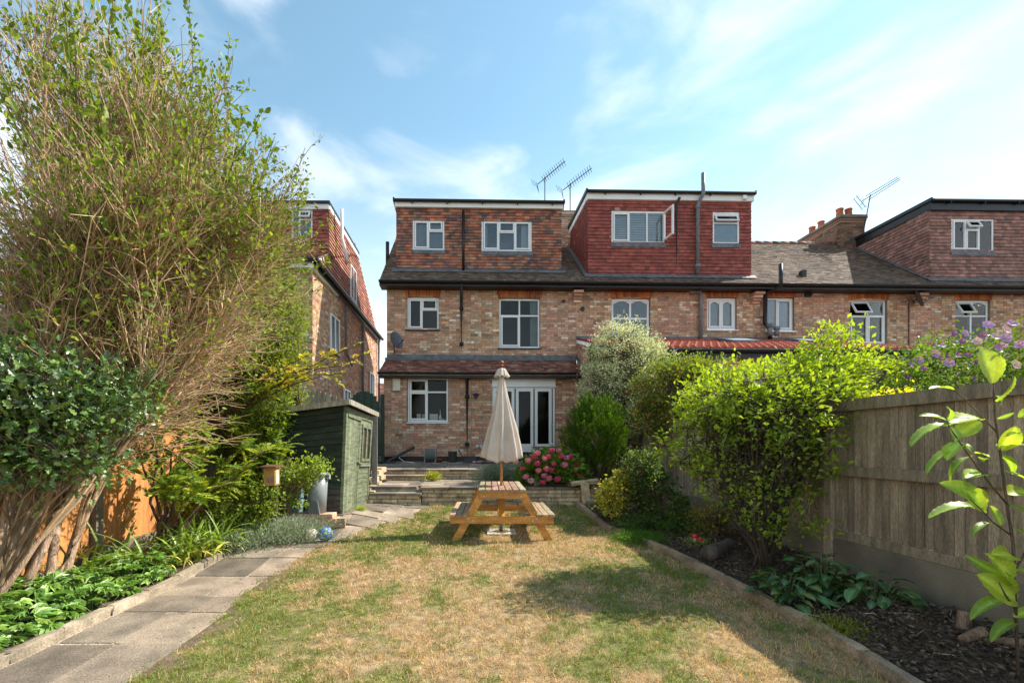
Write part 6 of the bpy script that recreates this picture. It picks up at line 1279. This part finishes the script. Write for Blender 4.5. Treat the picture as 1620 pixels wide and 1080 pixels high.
needle_mound('lavender_plant', 'grey lavender clump growing on the lower terrace left of the parasol pole', (at(785, 0, 9.9)[0], 9.9, .66), (.36, .3), .38, 5000, .05, [(.20, .24, .17), (.28, .31, .23), (.14, .19, .11)], flow=((.25, .2, .35), .3, .014))
needle_mound('grass_tuft', 'small yellow green tuft growing in the corner of the terrace steps', (at(683, 0, 10.0)[0], 10.25, .66), (.13, .10), .2, 900, .06, [(.30, .33, .08), (.20, .27, .06), (.4, .38, .15)], flow=((.6, .55, .3), .1, .014))
needle_mound('weed_tuft', 'small green weed growing in the paving by the shed door', (at(571, 0, 7.6)[0], 7.6, gz(-1.9, 7.6)+.02), (.10, .08), .06, 260, .04, [(.18, .27, .05), (.24, .32, .06)])
needle_mound('herb_clump', 'low bright green herb clump spilling over the lawn edging', (2.42, 6.3), (.42, .42), .16, 5500, .035, [(.07, .17, .03), (.10, .22, .04), (.06, .13, .025)], up=.7)
needle_mound('yellow_herb', 'straggly yellow green herb on the mulch near the bottom right of the lawn', (2.78, 3.35), (.25, .3), .14, 1100, .03, [(.20, .22, .05), (.14, .18, .04)])
# ---- strap leaved clumps (long arching leaves, each its own piece)
def strap_mesh(name, L_, w, arch, m, col, seg=7, fold=.25):
    V = []; F = []
    for i in range(seg+1):
        t = i/seg; a = arch*t; y = L_*(math.sin(a)/arch if arch > .01 else t); z = L_*((1-math.cos(a))/arch if arch > .01 else 0)
        ww = w*min(1, .55+t*2)*(1-t**3)+.001; cy, cz = L_*math.sin(a)*0, 0
        h = L_*(math.sin(arch*t)/arch); o = L_*((1-math.cos(arch*t))/arch); V += [(-ww/2, o, h), (0, o+ww*fold*math.cos(a)*0-ww*fold, h), (ww/2, o, h)]
    for i in range(seg): b = i*3; F += [(b, b+1, b+4, b+3), (b+1, b+2, b+5, b+4)]
    me = bpy.data.meshes.new(name); me.from_pydata(V, [], F); a = me.color_attributes.new('col', 'FLOAT_COLOR', 'POINT'); a.data.foreach_set('color', np.tile((*col, 1), len(V)).astype(np.float32)); me.polygons.foreach_set('use_smooth', [True]*len(F)); me.materials.append(m); return me
M['strap'] = mat('strap_leaf', (1.75, 1.6, 1.1), rough=.4, n1=(6, .2), n2=(40, .1), transl=.3, rnd=.35, spec=.5)
STR = [strap_mesh('strap_leaf', L_, w, a, M['strap'], c) for L_, w, a, c in ((.5, .03, 1.7, (.13, .21, .05)), (.42, .032, 2.2, (.19, .26, .06)), (.6, .026, 1.3, (.11, .18, .05)), (.36, .03, 2.5, (.34, .33, .12)), (.48, .034, 2.0, (.15, .23, .055)), (.55, .022, .8, (.12, .2, .05)))]
def strap_clump(label, pts, n, name='strap_leaved_clump', dry=.15, sc=1.):
    cx, cy = np.mean([p[0] for p in pts]), np.mean([p[1] for p in pts]); t = thing(name, (cx, cy, gz(cx, cy)), label, 'plant')
    for i in range(n):
        p = random.choice(pts); x, y = p[0]+random.gauss(0, .07), p[1]+random.gauss(0, .09); me = STR[3] if random.random() < dry else random.choice(STR); s = sc*random.uniform(.65, 1.15)
        piece('leaf', me, t, (x, y, gz(x, y)+.03), (random.uniform(-.35, .15), random.uniform(-.2, .2), random.uniform(0, 6.28)), (s, s, s))
strap_clump('dense clump of arching strap leaves in the left bed under the yellow green shrub', [(-3.45, 5.4), (-3.4, 5.1), (-3.3, 5.7), (-3.25, 5.3), (-3.55, 4.9), (-3.2, 5.55), (-3.5, 5.8)], 290, sc=1.25, dry=.2)
strap_clump('strap leaved clump nearest the white path edging, partly yellowed', [(-3.2, 6.0), (-3.3, 5.95), (-3.25, 5.75), (-3.1, 5.85)], 110, dry=.35, sc=.95)
strap_clump('tall upright strap leaves by the concrete fence post', [(-3.95, 4.6), (-3.85, 4.45), (-3.8, 4.3), (-3.7, 4.75)], 60, dry=.05, sc=1.25)
# ---- palmate ground cover at the bottom left
def palm_mesh(name, nl, L_, w, m, col):
    V = []; F = []
    for i in range(nl):
        a = (i-(nl-1)/2)*(2.6/(nl-1)); l = L_*(1-.16*abs(i-(nl-1)/2)); c, s = math.cos(a), math.sin(a); b = len(V)
        for (x, y, z) in ((0, 0, 0), (-w*.4, .3*l, .012), (-w*.5, .6*l, .01), (0, l, -.03*l*4), (w*.5, .6*l, .01), (w*.4, .3*l, .012), (0, .5*l, -.004)): V.append((x*c+y*s, -x*s+y*c, z))
        F += [(b, b+6, b+1), (b+1, b+6, b+2), (b+2, b+6, b+3), (b+3, b+6, b+4), (b+4, b+6, b+5), (b+5, b+6, b)]
    me = bpy.data.meshes.new(name); me.from_pydata(V, [], [f[::-1] for f in F]); a = me.color_attributes.new('col', 'FLOAT_COLOR', 'POINT'); a.data.foreach_set('color', np.tile((*col, 1), len(V)).astype(np.float32)); me.materials.append(m); return me
M['palm'] = mat('palmate_leaf', (1.4, 1.2, .95), rough=.38, n1=(9, .2), n2=(40, .1), transl=.28, rnd=.25, spec=.5)
PALM = [palm_mesh('palmate_leaf', nl, L_, w, M['palm'], c) for nl, L_, w, c in ((7, .11, .034, (.17, .33, .09)), (7, .13, .036, (.14, .29, .08)), (5, .10, .038, (.22, .38, .11)), (7, .12, .03, (.11, .23, .065)))]
def palm_patch(label, xr, yr, n, sc=1., hz=.29, group=None):
    cx, cy = sum(xr)/2, sum(yr)/2; t = thing('leafy_ground_plant', (cx, cy, gz(cx, cy)), label, 'plant', group); sm = MB()
    for i in range(n):
        x, y = random.uniform(*xr), random.uniform(*yr); e = min((x-xr[0])/(xr[1]-xr[0]), 1); hh = hz*random.uniform(.45, 1.1)*(1.0-.45*max(0, (e-.6)/.4)); z = gz(x, y)+hh; s = sc*random.uniform(.7, 1.2)
        piece('leaf', random.choice(PALM), t, (x, y, z), (random.uniform(-.5, .35), random.uniform(-.4, .4), random.uniform(0, 6.28)), (s, s, s)); sm.tube([(x+random.uniform(-.06, .06), y+random.uniform(-.06, .06), gz(x, y)+.02), (x, y, z)], .003, 4, (.10, .17, .05), cap=False)
    so_ = sm.build('stalks', M['twig'], t); so_['kind'] = 'stuff'
palm_patch('bright green palmate leaved ground plant nearest the camera in the bottom left corner', (-4.15, -3.2), (2.5, 3.3), 230, 1.15)
palm_patch('bright green palmate leaved ground plant in the middle of the left bed', (-4.15, -3.2), (3.3, 4.1), 230, 1.15)
palm_patch('bright green palmate leaved ground plant up against the strap leaved clump', (-3.95, -3.2), (4.1, 4.95), 200, 1.0)

# ---- right side plants
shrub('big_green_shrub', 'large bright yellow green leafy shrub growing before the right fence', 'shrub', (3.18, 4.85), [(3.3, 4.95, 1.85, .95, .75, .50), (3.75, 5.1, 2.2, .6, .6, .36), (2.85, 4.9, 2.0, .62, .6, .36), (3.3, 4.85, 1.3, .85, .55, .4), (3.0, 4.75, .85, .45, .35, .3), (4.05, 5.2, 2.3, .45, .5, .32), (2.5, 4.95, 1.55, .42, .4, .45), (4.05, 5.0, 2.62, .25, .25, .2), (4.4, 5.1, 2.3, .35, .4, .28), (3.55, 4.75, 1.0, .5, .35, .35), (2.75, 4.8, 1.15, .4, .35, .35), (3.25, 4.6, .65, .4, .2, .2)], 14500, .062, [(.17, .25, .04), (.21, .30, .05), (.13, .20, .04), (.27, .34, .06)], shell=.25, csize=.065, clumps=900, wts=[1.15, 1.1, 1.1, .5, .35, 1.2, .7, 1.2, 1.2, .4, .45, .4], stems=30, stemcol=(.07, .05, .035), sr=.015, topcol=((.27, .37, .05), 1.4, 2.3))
shrub('variegated_shrub', 'tall rounded shrub of pale cream variegated foliage in front of the brick extension', 'shrub', (3.5, 10.4), [(3.55, 10.4, 3.45, .78, .8, .95), (3.2, 10.3, 2.7, .72, .7, .8), (4.2, 10.5, 3.1, .65, .7, .85), (3.5, 10.3, 2.1, .7, .6, .6)], 34000, .05, [(.50, .52, .32), (.60, .59, .40), (.36, .41, .22), (.66, .64, .46), (.26, .33, .16)], shell=.72, csize=.075, clumps=1500, stems=8, sr=.03, m='leaf_pale')
shrub('mixed_shrub', 'dark green shrub with yellow and bronze tips behind the far fence panel', 'shrub', (4.3, 8.8), [(3.85, 8.7, 2.55, .62, .55, .65), (4.2, 8.8, 2.9, .45, .5, .4), (4.7, 8.8, 2.75, .6, .5, .5), (3.6, 8.7, 2.1, .4, .4, .4)], 11000, .065, [(.06, .12, .03), (.09, .16, .035), (.22, .24, .05), (.05, .09, .025), (.28, .16, .05)], shell=.5, csize=.09, clumps=500, stems=8, sr=.02, topcol=((.16, .25, .05), 2.7, 3.5))
# conifer with upward sprays
def conifer():
    t = thing('conifer', (2.72, 9.5, .6), 'bushy bright green cypress conifer with upswept sprays at the end of the terrace', 'tree'); K = 520; d = rdir(K); r = rng.uniform(.5, 1.0, K)*(.85+.3*np.abs(np.sin(d[:, 0]*5+d[:, 2]*7)))
    c = np.array([2.62, 9.4, 1.62])+d*np.array([.60, .5, .80])*r[:, None]; q = 92; P0 = np.repeat(c, q, 0); ax = norm(d*.55+np.array([0, 0, 1.0])+rng.normal(0, .15, (K, 3))); A = np.repeat(ax, q, 0); f = rng.random(K*q)
    P = P0+A*(f*.22)[:, None]+rdir(K*q)*(.05*(1-f)+.012)[:, None]; D = norm(A+rdir(K*q)*.45)
    pal = pal_pick([(.06, .125, .018), (.085, .17, .022), (.04, .08, .015)], K*q); V, F, C = inst(NARROW, P, D, rdir(K*q), .05*rng.uniform(.7, 1.2, K*q), pal*np.where(f > .75, 1.35, .9)[:, None], 1.1); a = Acc(); a.add(V, F, C); a.build('foliage', M['leaf'], t, True)
    k2 = 14; S0 = np.array([[2.75, 9.5, .6]])+rng.normal(0, .04, (k2, 3)); P = grow(S0, norm(rdir(k2, .4)+np.array([0, 0, 1.0])), rng.uniform(.8, 1.5, k2), 6, .12); V, F = polytubes(P, rad(k2, 7, .03, .008), 6); b = Acc(); b.add(V, F, np.array((.10, .065, .04))*np.ones((len(V), 1))); b.build('trunk', M['bark'], t, smooth=True)
conifer()
shrub('ivy_mound', 'dark green ivy grown into a tall mound against the fence', 'climber', (2.95, 7.3), [(2.82, 7.3, 1.05, .28, .3, .36), (2.95, 7.2, .75, .33, .35, .35), (3.1, 7.0, .5, .35, .4, .22)], 6500, .05, [(.035, .075, .03), (.05, .10, .035), (.08, .14, .05), (.17, .22, .11)], m='leaf', shell=.72, csize=.05, clumps=420, stems=6, tmpl=LEAF, wid=1.3)
shrub('variegated_euonymus', 'small round shrub with golden yellow edged leaves beside the ivy mound', 'shrub', (2.45, 7.5), [(2.42, 7.5, .68, .27, .3, .26), (2.6, 7.5, .85, .2, .22, .24), (2.35, 7.35, .5, .22, .22, .16)], 3800, .052, [(.52, .46, .12), (.42, .42, .12), (.24, .30, .07), (.60, .50, .16), (.14, .22, .05)], shell=.5, csize=.05, clumps=230, stems=6, tmpl=LEAF, wid=1.25)
shrub('low_ivy', 'low dark trailing ivy between the golden shrub and the herb clump', 'climber', (2.75, 6.9), [(2.6, 6.9, .28, .42, .35, .10), (3.1, 6.6, .32, .45, .5, .14)], 3200, .045, [(.04, .085, .03), (.06, .12, .035), (.1, .16, .05)], shell=.1, csize=.06, clumps=200, stems=0)
shrub('bronze_fern', 'thin bronze green fern by the foot of the fence behind the log', 'fern', (3.25, 6.0), [(3.2, 6.05, .45, .28, .25, .22), (3.45, 5.9, .55, .2, .2, .25)], 1500, .05, [(.20, .17, .05), (.13, .15, .04), (.26, .20, .07)], shell=.1, csize=.07, clumps=60, stems=7, tmpl=NARROW, wid=1.6)
needle_mound('pale_herb', 'small pale green clump on the mulch beside the red toadstool', (2.95, 5.75), (.2, .2), .14, 700, .04, [(.30, .34, .20), (.20, .27, .12)])
needle_mound('seedling_tuft', 'small yellow green seedling below the big shrub stems', (2.98, 4.45), (.07, .07), .15, 160, .045, [(.24, .32, .05), (.17, .25, .04)])
# bergenia / broad leaved plants, each leaf its own piece
def broad_mesh(name, L_, w, m, col, cup=.25, tipw=.0, seg=6, twist=0., bend=.9, vein=0.):
    V = []; F = []
    for i in range(seg+1):
        t = i/seg; ww = w*math.sin(math.pi*min(1, t*.92+.06))**.75*(1 if t < 1 else .02); a = bend*t; y = L_*math.sin(a)/bend if bend else L_*t; z = -L_*(1-math.cos(a))/bend if bend else 0
        for s in (-1, -.5, 0, .5, 1): V.append((s*ww/2, y, z+cup*ww*abs(s)**1.5*.5+.003*math.sin(t*22+abs(s)*3)+vein*math.sin(t*50-abs(s)*7)*abs(s)+vein*2*math.sin(t*6+s*2+L_*w*40)*abs(s)))
    for i in range(seg):
        for j in range(4): b = i*5+j; F.append((b, b+1, b+6, b+5))
    me = bpy.data.meshes.new(name); me.from_pydata(V, [], F); a = me.color_attributes.new('col', 'FLOAT_COLOR', 'POINT')
    cc = np.tile((*col, 1), (len(V), 1)).astype(np.float32); cc[2::5, :3] = np.minimum(1, cc[2::5, :3]*1.5+.03); a.data.foreach_set('color', cc.ravel()); me.polygons.foreach_set('use_smooth', [True]*len(F)); me.materials.append(m); return me
M['broad'] = mat('broad_dark_leaf', rough=.3, n1=(9, .2), n2=(40, .1), transl=.12, rnd=.3, spec=.55)
BRD = [broad_mesh('broad_leaf', L_, w, M['broad'], c) for L_, w, c in ((.15, .085, (.055, .13, .04)), (.13, .08, (.045, .10, .035)), (.17, .09, (.07, .15, .045)), (.14, .07, (.15, .20, .06)))]
def broad_plant(label, cx, cy, r, n, h, name='broad_leaved_plant', ms=BRD, sc=1.):
    t = thing(name, (cx, cy, gz(cx, cy)), label, 'plant'); sm = MB(); z0 = gz(cx, cy)+.03
    for i in range(n):
        a = random.uniform(0, 6.28); rr = r*math.sqrt(random.random()); x, y = cx+rr*math.cos(a), cy+rr*math.sin(a); z = z0+h*random.uniform(.25, 1.0)*(1-.55*(rr/r)**2); s = sc*random.uniform(.65, 1.15)
        piece('leaf', random.choice(ms), t, (x, y, z), (random.uniform(-.2, .65), random.uniform(-.35, .35), a-math.pi/2+random.uniform(-.7, .7)), (s, s, s)); sm.tube([(cx+(x-cx)*.4, cy+(y-cy)*.4, z0), (x, y, z)], .004, 4, (.12, .15, .06), cap=False)
    so_ = sm.build('stalks', M['twig'], t); so_['kind'] = 'stuff'
broad_plant('left clump of broad dark green leaves overhanging the lawn edging', 2.88, 4.05, .30, 90, .26)
broad_plant('middle clump of broad dark green leaves by the fence foot', 3.3, 4.15, .26, 75, .34)
broad_plant('right clump of broad blue green leaves below the concrete board', 3.42, 3.75, .22, 60, .30)
# hydrangea
def hydrangea():
    c0 = np.array([1.72, 9.25, .7]); t = thing('hydrangea', tuple(c0), 'rounded hydrangea with many bright pink flower heads above the retaining wall', 'shrub')
    H = [(826, 741, 0), (836, 728, 1), (832, 754, 1), (850, 716, 1), (851, 733, 0), (862, 725, 1), (867, 722, 0), (873, 712, 0), (884, 712, 1), (876, 734, 0), (872, 743, 0), (864, 741, 1), (852, 744, 1), (861, 752, 1), (888, 722, 0), (897, 724, 1), (903, 721, 0), (911, 735, 2), (882, 757, 0), (920, 752, 0), (905, 766, 0), (840, 760, 3), (816, 730, 3), (858, 763, 0), (893, 735, 1), (845, 722, 0), (869, 756, 1), (912, 748, 2)]
    HC = [[(.62, .06, .19), (.72, .10, .26)], [(.75, .20, .36), (.80, .32, .45)], [(.36, .02, .08), (.42, .03, .11)], [(.78, .45, .55), (.72, .55, .55)]]
    n = 2300; d = rdir(n); d[:, 2] = np.abs(d[:, 2])*1.1-.15; P = c0+np.array([0, 0, .12])+d*np.array([.78, .55, .62])*rng.uniform(.6, 1.0, n)[:, None]; P = P[P[:, 2] > .70]; n = len(P); dd = norm(P-c0)
    V, F, C = inst(LEAF, P, norm(dd*.9+rdir(n)*.8), norm(rdir(n)*.6+np.array([.3, -.2, 1])), .115*rng.uniform(.6, 1.2, n), pal_pick([(.10, .19, .035), (.14, .25, .045), (.07, .14, .03), (.2, .29, .06)], n), 1.25); a = Acc(); a.add(V, F, C); a.build('foliage', M['leaf'], t, True)
    st_ = Acc(); k = 30; S0 = c0+rng.normal(0, .08, (k, 3))*np.array([1, 1, 0]); Q = grow(S0, norm(rdir(k)+np.array([0, 0, 1.2])), rng.uniform(.4, .6, k), 3, .1); V, F = polytubes(Q, rad(k, 4, .01, .005), 4); st_.add(V, F, np.array((.12, .12, .05))*np.ones((len(V), 1))); st_.build('stems', M['twig'], t)
    for (px, py, k) in H:
        Y = 9.25-.6*math.sqrt(max(0, 1-((px-868)/62)**2-((py-760)/60)**2*.8)) if abs(px-868) < 60 else 9.1
        x, y, z = at(px, py, Y); m_ = 110; dd = rdir(m_); r = random.uniform(.042, .066) if k != 2 else .045; PP = np.array([x, y, z])+dd*np.array([r, r, r*.8]); V, F, C = inst(LEAF4, PP-rdir(m_)*.008, norm(np.cross(dd, rdir(m_))), dd, .032*rng.uniform(.8, 1.2, m_), pal_pick(HC[k], m_), 1.6); a = Acc(); a.add(V, F, C); a.build('flower_head', M['petal'], t)
hydrangea()
# white trellis panel edge right of the hydrangea
wp = MB(); p = at(908, 700, 10.3); wp.hex([(p[0]-.02, 10.3, .9), (p[0]+.42, 10.1, .9), (p[0]+.38, 10.1, 1.15), (p[0]-.02, 10.3, 1.62), (p[0]-.02, 10.26, .9), (p[0]+.42, 10.06, .9), (p[0]+.38, 10.06, 1.15), (p[0]-.02, 10.26, 1.62)], (.60, .56, .5)); o = wp.build('white_board', M['paint'], None); tag(o, 'pale sloping board standing between the hydrangea and the conifer', 'board')
# plants beyond the right fence
def hibiscus():
    t = thing('hibiscus_shrub', (5.3, 5.3, 0.1), 'green shrub covered in mauve hibiscus flowers beyond the right fence', 'shrub'); bl_ = [(5.35, 5.2, 2.25, .7, .6, .45), (4.85, 5.3, 2.15, .4, .5, .35), (6.1, 5.4, 2.4, .7, .7, .5), (5.4, 5.2, 1.7, 1.1, .7, .6), (6.6, 5.5, 2.0, .8, .7, .8)]
    P, d, c, cd, bi = blob_points(bl_, 15000, .4, 650, .085); D = norm(rdir(len(P))+d*.8+np.array([0, 0, .25])); V, F, C = inst(LEAF4, P, D, norm(rdir(len(P))*.8+np.array([.3, -.2, .9])), .055*rng.uniform(.6, 1.2, len(P)), pal_pick([(.06, .12, .03), (.09, .16, .035), (.13, .21, .05)], len(P)), 1.15); a = Acc(); a.add(V, F, C); a.build('foliage', M['leaf'], t, True)
    FL = [(1562, 515, 1), (1525, 528, 1), (1488, 546, 1), (1478, 560, 1), (1487, 567, 0), (1452, 570, 1), (1497, 562, 0), (1440, 577, 0), (1508, 527, 0), (1545, 540, 2), (1590, 535, 1), (1605, 577, 3), (1582, 549, 1), (1540, 600, 0), (1473, 545, 0), (1460, 583, 0), (1515, 562, 0), (1521, 540, 0), (1530, 562, 0), (1600, 512, 1), (1612, 545, 1), (1573, 533, 2), (1555, 530, 0), (1500, 575, 1), (1435, 596, 0), (1545, 573, 0), (1590, 522, 2)]
    for (px, py, k) in FL:
        Y = 4.75+random.uniform(-.1, .12)+(.15 if px < 1500 else 0); c0 = np.array(at(px, py, Y)); f = norm(np.array([random.uniform(-.6, .3), -1, random.uniform(-.1, .7)])); u = norm(np.cross(f, np.array([0, 0, 1.]))); w = np.cross(u, f); mb = Acc(); n_ = 5; r = random.uniform(.042, .056) if k else .032
        A = np.arange(n_)*2*np.pi/n_+random.random(); DD = np.cos(A)[:, None]*u+np.sin(A)[:, None]*w+f*.35; pc = [(.30, .10, .36), (.50, .30, .62), (.66, .46, .60), (.80, .55, .50)][k]
        V, F, C = inst(LEAF, np.tile(c0, (n_, 1)), DD, np.tile(f, (n_, 1)), r*1.15, pal_pick([pc], n_, .1), 1.9); mb.add(V, F, C); V, F = polytubes(np.stack([[c0, c0+f*.02, c0+f*.035]]), rad(1, 3, .005, .004), 5); mb.add(V, F, np.array((.7, .6, .3))*np.ones((len(V), 1))); mb.build('flower', M['petal'], t)
    s = Acc(); k = 14; S0 = np.array([[5.3, 5.3, .1]])+rng.normal(0, .1, (k, 3))*np.array([1, 1, 0]); Q = grow(S0, norm(rdir(k)*.5+np.array([0, 0, 1])), rng.uniform(1.6, 2.2, k), 5, .1); V, F = polytubes(Q, rad(k, 6, .018, .006), 4); s.add(V, F, np.array((.14, .1, .07))*np.ones((len(V), 1))); s.build('stems', M['twig'], t)
hibiscus()
shrub('feathery_shrub', 'soft pale green feathery shrub behind the fence between the big shrub and the hibiscus', 'shrub', (5.4, 7.0), [(5.8, 7.0, 2.45, .7, .6, .45), (6.4, 7.1, 2.3, .5, .5, .45), (6.0, 7.0, 1.9, 1.0, .6, .5)], 9000, .06, [(.17, .22, .09), (.23, .28, .13), (.13, .18, .07)], tmpl=NARROW, wid=1.5, shell=.4, csize=.08, clumps=400, stems=8)
shrub('golden_shrub', 'bright golden yellow low shrub showing just above the right fence', 'shrub', (4.35, 4.75), [(4.3, 4.62, 1.78, .28, .25, .28), (4.15, 4.8, 1.7, .25, .25, .3), (4.5, 4.55, 1.72, .25, .2, .2)], 2600, .05, [(.50, .48, .05), (.42, .44, .05), (.58, .52, .08)], shell=.3, csize=.06, clumps=140, stems=6)
# sapling with large leaves: every leaf its own piece
BIG = [broad_mesh('large_leaf', 1, w, M['leaf_big'], c, cup=.32, bend=b, seg=24, vein=.012) for w, c, b in ((.48, (.28, .40, .055), .6), (.44, (.21, .33, .055), .9), (.54, (.34, .44, .065), .4), (.40, (.19, .30, .06), 1.1))]
def sapling():
    Y0 = 2.55; B = np.array(at(1612, 1010, Y0)); B[2] = gz(B[0], Y0); t = thing('young_magnolia', tuple(B), 'young sapling with large bright yellow green leaves in front of the right fence', 'tree')
    def q(px, py, dy=0.): return at(px, py, Y0+dy)
    sm = MB(); sm.tube([tuple(B), q(1603, 860), q(1592, 790), q(1583, 720), q(1574, 660), q(1572, 605)], [.008, .0075, .0065, .006, .005, .003], 7, (.13, .085, .06))
    sm.tube([q(1596, 800), q(1570, 770, -.03), q(1540, 730, -.05), q(1512, 690, -.06), q(1498, 668, -.06)], [.005, .0045, .004, .0035, .0025], 6, (.13, .09, .05)); sm.tube([q(1578, 685), q(1550, 655, .04), q(1525, 630, .06), q(1508, 616, .06)], [.0045, .004, .003, .0025], 6, (.13, .09, .05))
    sm.tube([q(1598, 845), q(1570, 825, -.05), q(1552, 805, -.06), q(1535, 790, -.08)], [.0045, .004, .003, .0025], 6, (.13, .09, .05)); sm.tube([q(1606, 900), q(1630, 860, .05), q(1650, 800, .08)], [.007, .006, .005], 6, (.12, .08, .05)); sm.tube([q(1604, 960), q(1590, 940, -.05), q(1580, 920, -.06)], [.006, .005, .003], 6, (.12, .08, .05))
    sm.build('stem', M['bark'], t, True)
    # base px, tip px, length scale along view (depth lean), roll, variant
    LV = [((1570, 606), (1565, 545), .0, 0, 2, 1.25), ((1570, 566), (1588, 548), .0, .5, 3, .9), ((1508, 616), (1472, 604), .03, .9, 0, 1.), ((1574, 634), (1624, 600), -.05, 1.2, 0, .8), ((1506, 672), (1427, 673), .02, 1.1, 1, .9), ((1496, 664), (1459, 648), .05, .6, 0, 1.1), ((1500, 662), (1518, 638), -.06, .9, 1, 1.), ((1502, 668), (1560, 650), .06, .5, 2, .95), ((1500, 672), (1528, 690), -.08, .3, 1, 1.2), ((1510, 690), (1556, 662), -.02, .2, 2, 1.2), ((1530, 708), (1445, 716), .03, 1.2, 1, .7), ((1522, 700), (1494, 712), -.05, .9, 0, 1.), ((1535, 714), (1530, 690), .06, .3, 3, 1.1), ((1542, 716), (1573, 718), -.06, .7, 0, 1.), ((1538, 722), (1480, 736), .02, 1.2, 3, .6), ((1548, 722), (1575, 738), .04, 1.2, 3, .55), ((1556, 750), (1532, 742), -.05, .6, 0, 1.), ((1545, 788), (1520, 760), -.06, .2, 1, 1.1), ((1560, 806), (1535, 772), -.03, .2, 2, 1.15), ((1552, 805), (1470, 782), .02, 1.0, 1, .75), ((1572, 828), (1528, 822), .0, 1.2, 3, .6), ((1584, 830), (1572, 798), .04, .4, 0, .8), ((1583, 712), (1615, 675), -.05, .1, 2, 1.3), ((1580, 706), (1640, 690), .03, .8, 0, 1.), ((1584, 720), (1618, 735), .06, .9, 1, .8), ((1588, 745), (1640, 755), -.04, .9, 0, .9), ((1592, 780), (1640, 772), .05, .4, 2, 1.), ((1597, 800), (1650, 812), -.05, .4, 1, 1.1), ((1600, 835), (1640, 845), .02, .9, 0, 1.), ((1604, 880), (1578, 868), -.05, .4, 2, 1.2), ((1608, 900), (1650, 905), -.04, .4, 1, 1.2), ((1597, 915), (1538, 890), .0, .9, 1, .8), ((1602, 925), (1582, 868), -.07, .1, 2, 1.), ((1608, 950), (1560, 905), -.04, .2, 2, 1.25), ((1590, 948), (1522, 952), .0, .9, 1, .9), ((1604, 975), (1650, 955), -.03, .4, 0, 1.1), ((1606, 985), (1560, 985), -.05, 1., 1, .8), ((1580, 640), (1600, 628), .05, 1.1, 3, .8), ((1578, 662), (1606, 655), -.04, 1.1, 3, .8), ((1612, 660), (1640, 640), .0, .3, 0, 1.1)]
    for (a, b, dl, roll, k, wd) in LV:
        p = Vector(q(*a)); e = Vector(q(b[0], b[1], dl-.03)); d = e-p; L_ = d.length*1.04; yv = d.normalized(); zv = Vector((-.15, -1.0, .55)); zv = (zv-yv*zv.dot(yv)).normalized(); xv = yv.cross(zv)
        mt = Matrix((xv, yv, zv)).transposed().to_4x4()@Matrix.Rotation(roll*random.choice([-1, 1]) if roll < 1 else roll, 4, 'Y')
        if mt.to_3x3().determinant() < 0: pass
        o = piece('leaf', BIG[k], t, p, mt.to_euler(), (L_*wd*(.88 if a[1] < 870 else .68), L_*(.94 if a[1] < 870 else .8), L_*.94))
sapling()
tw = MB(); 
o = None
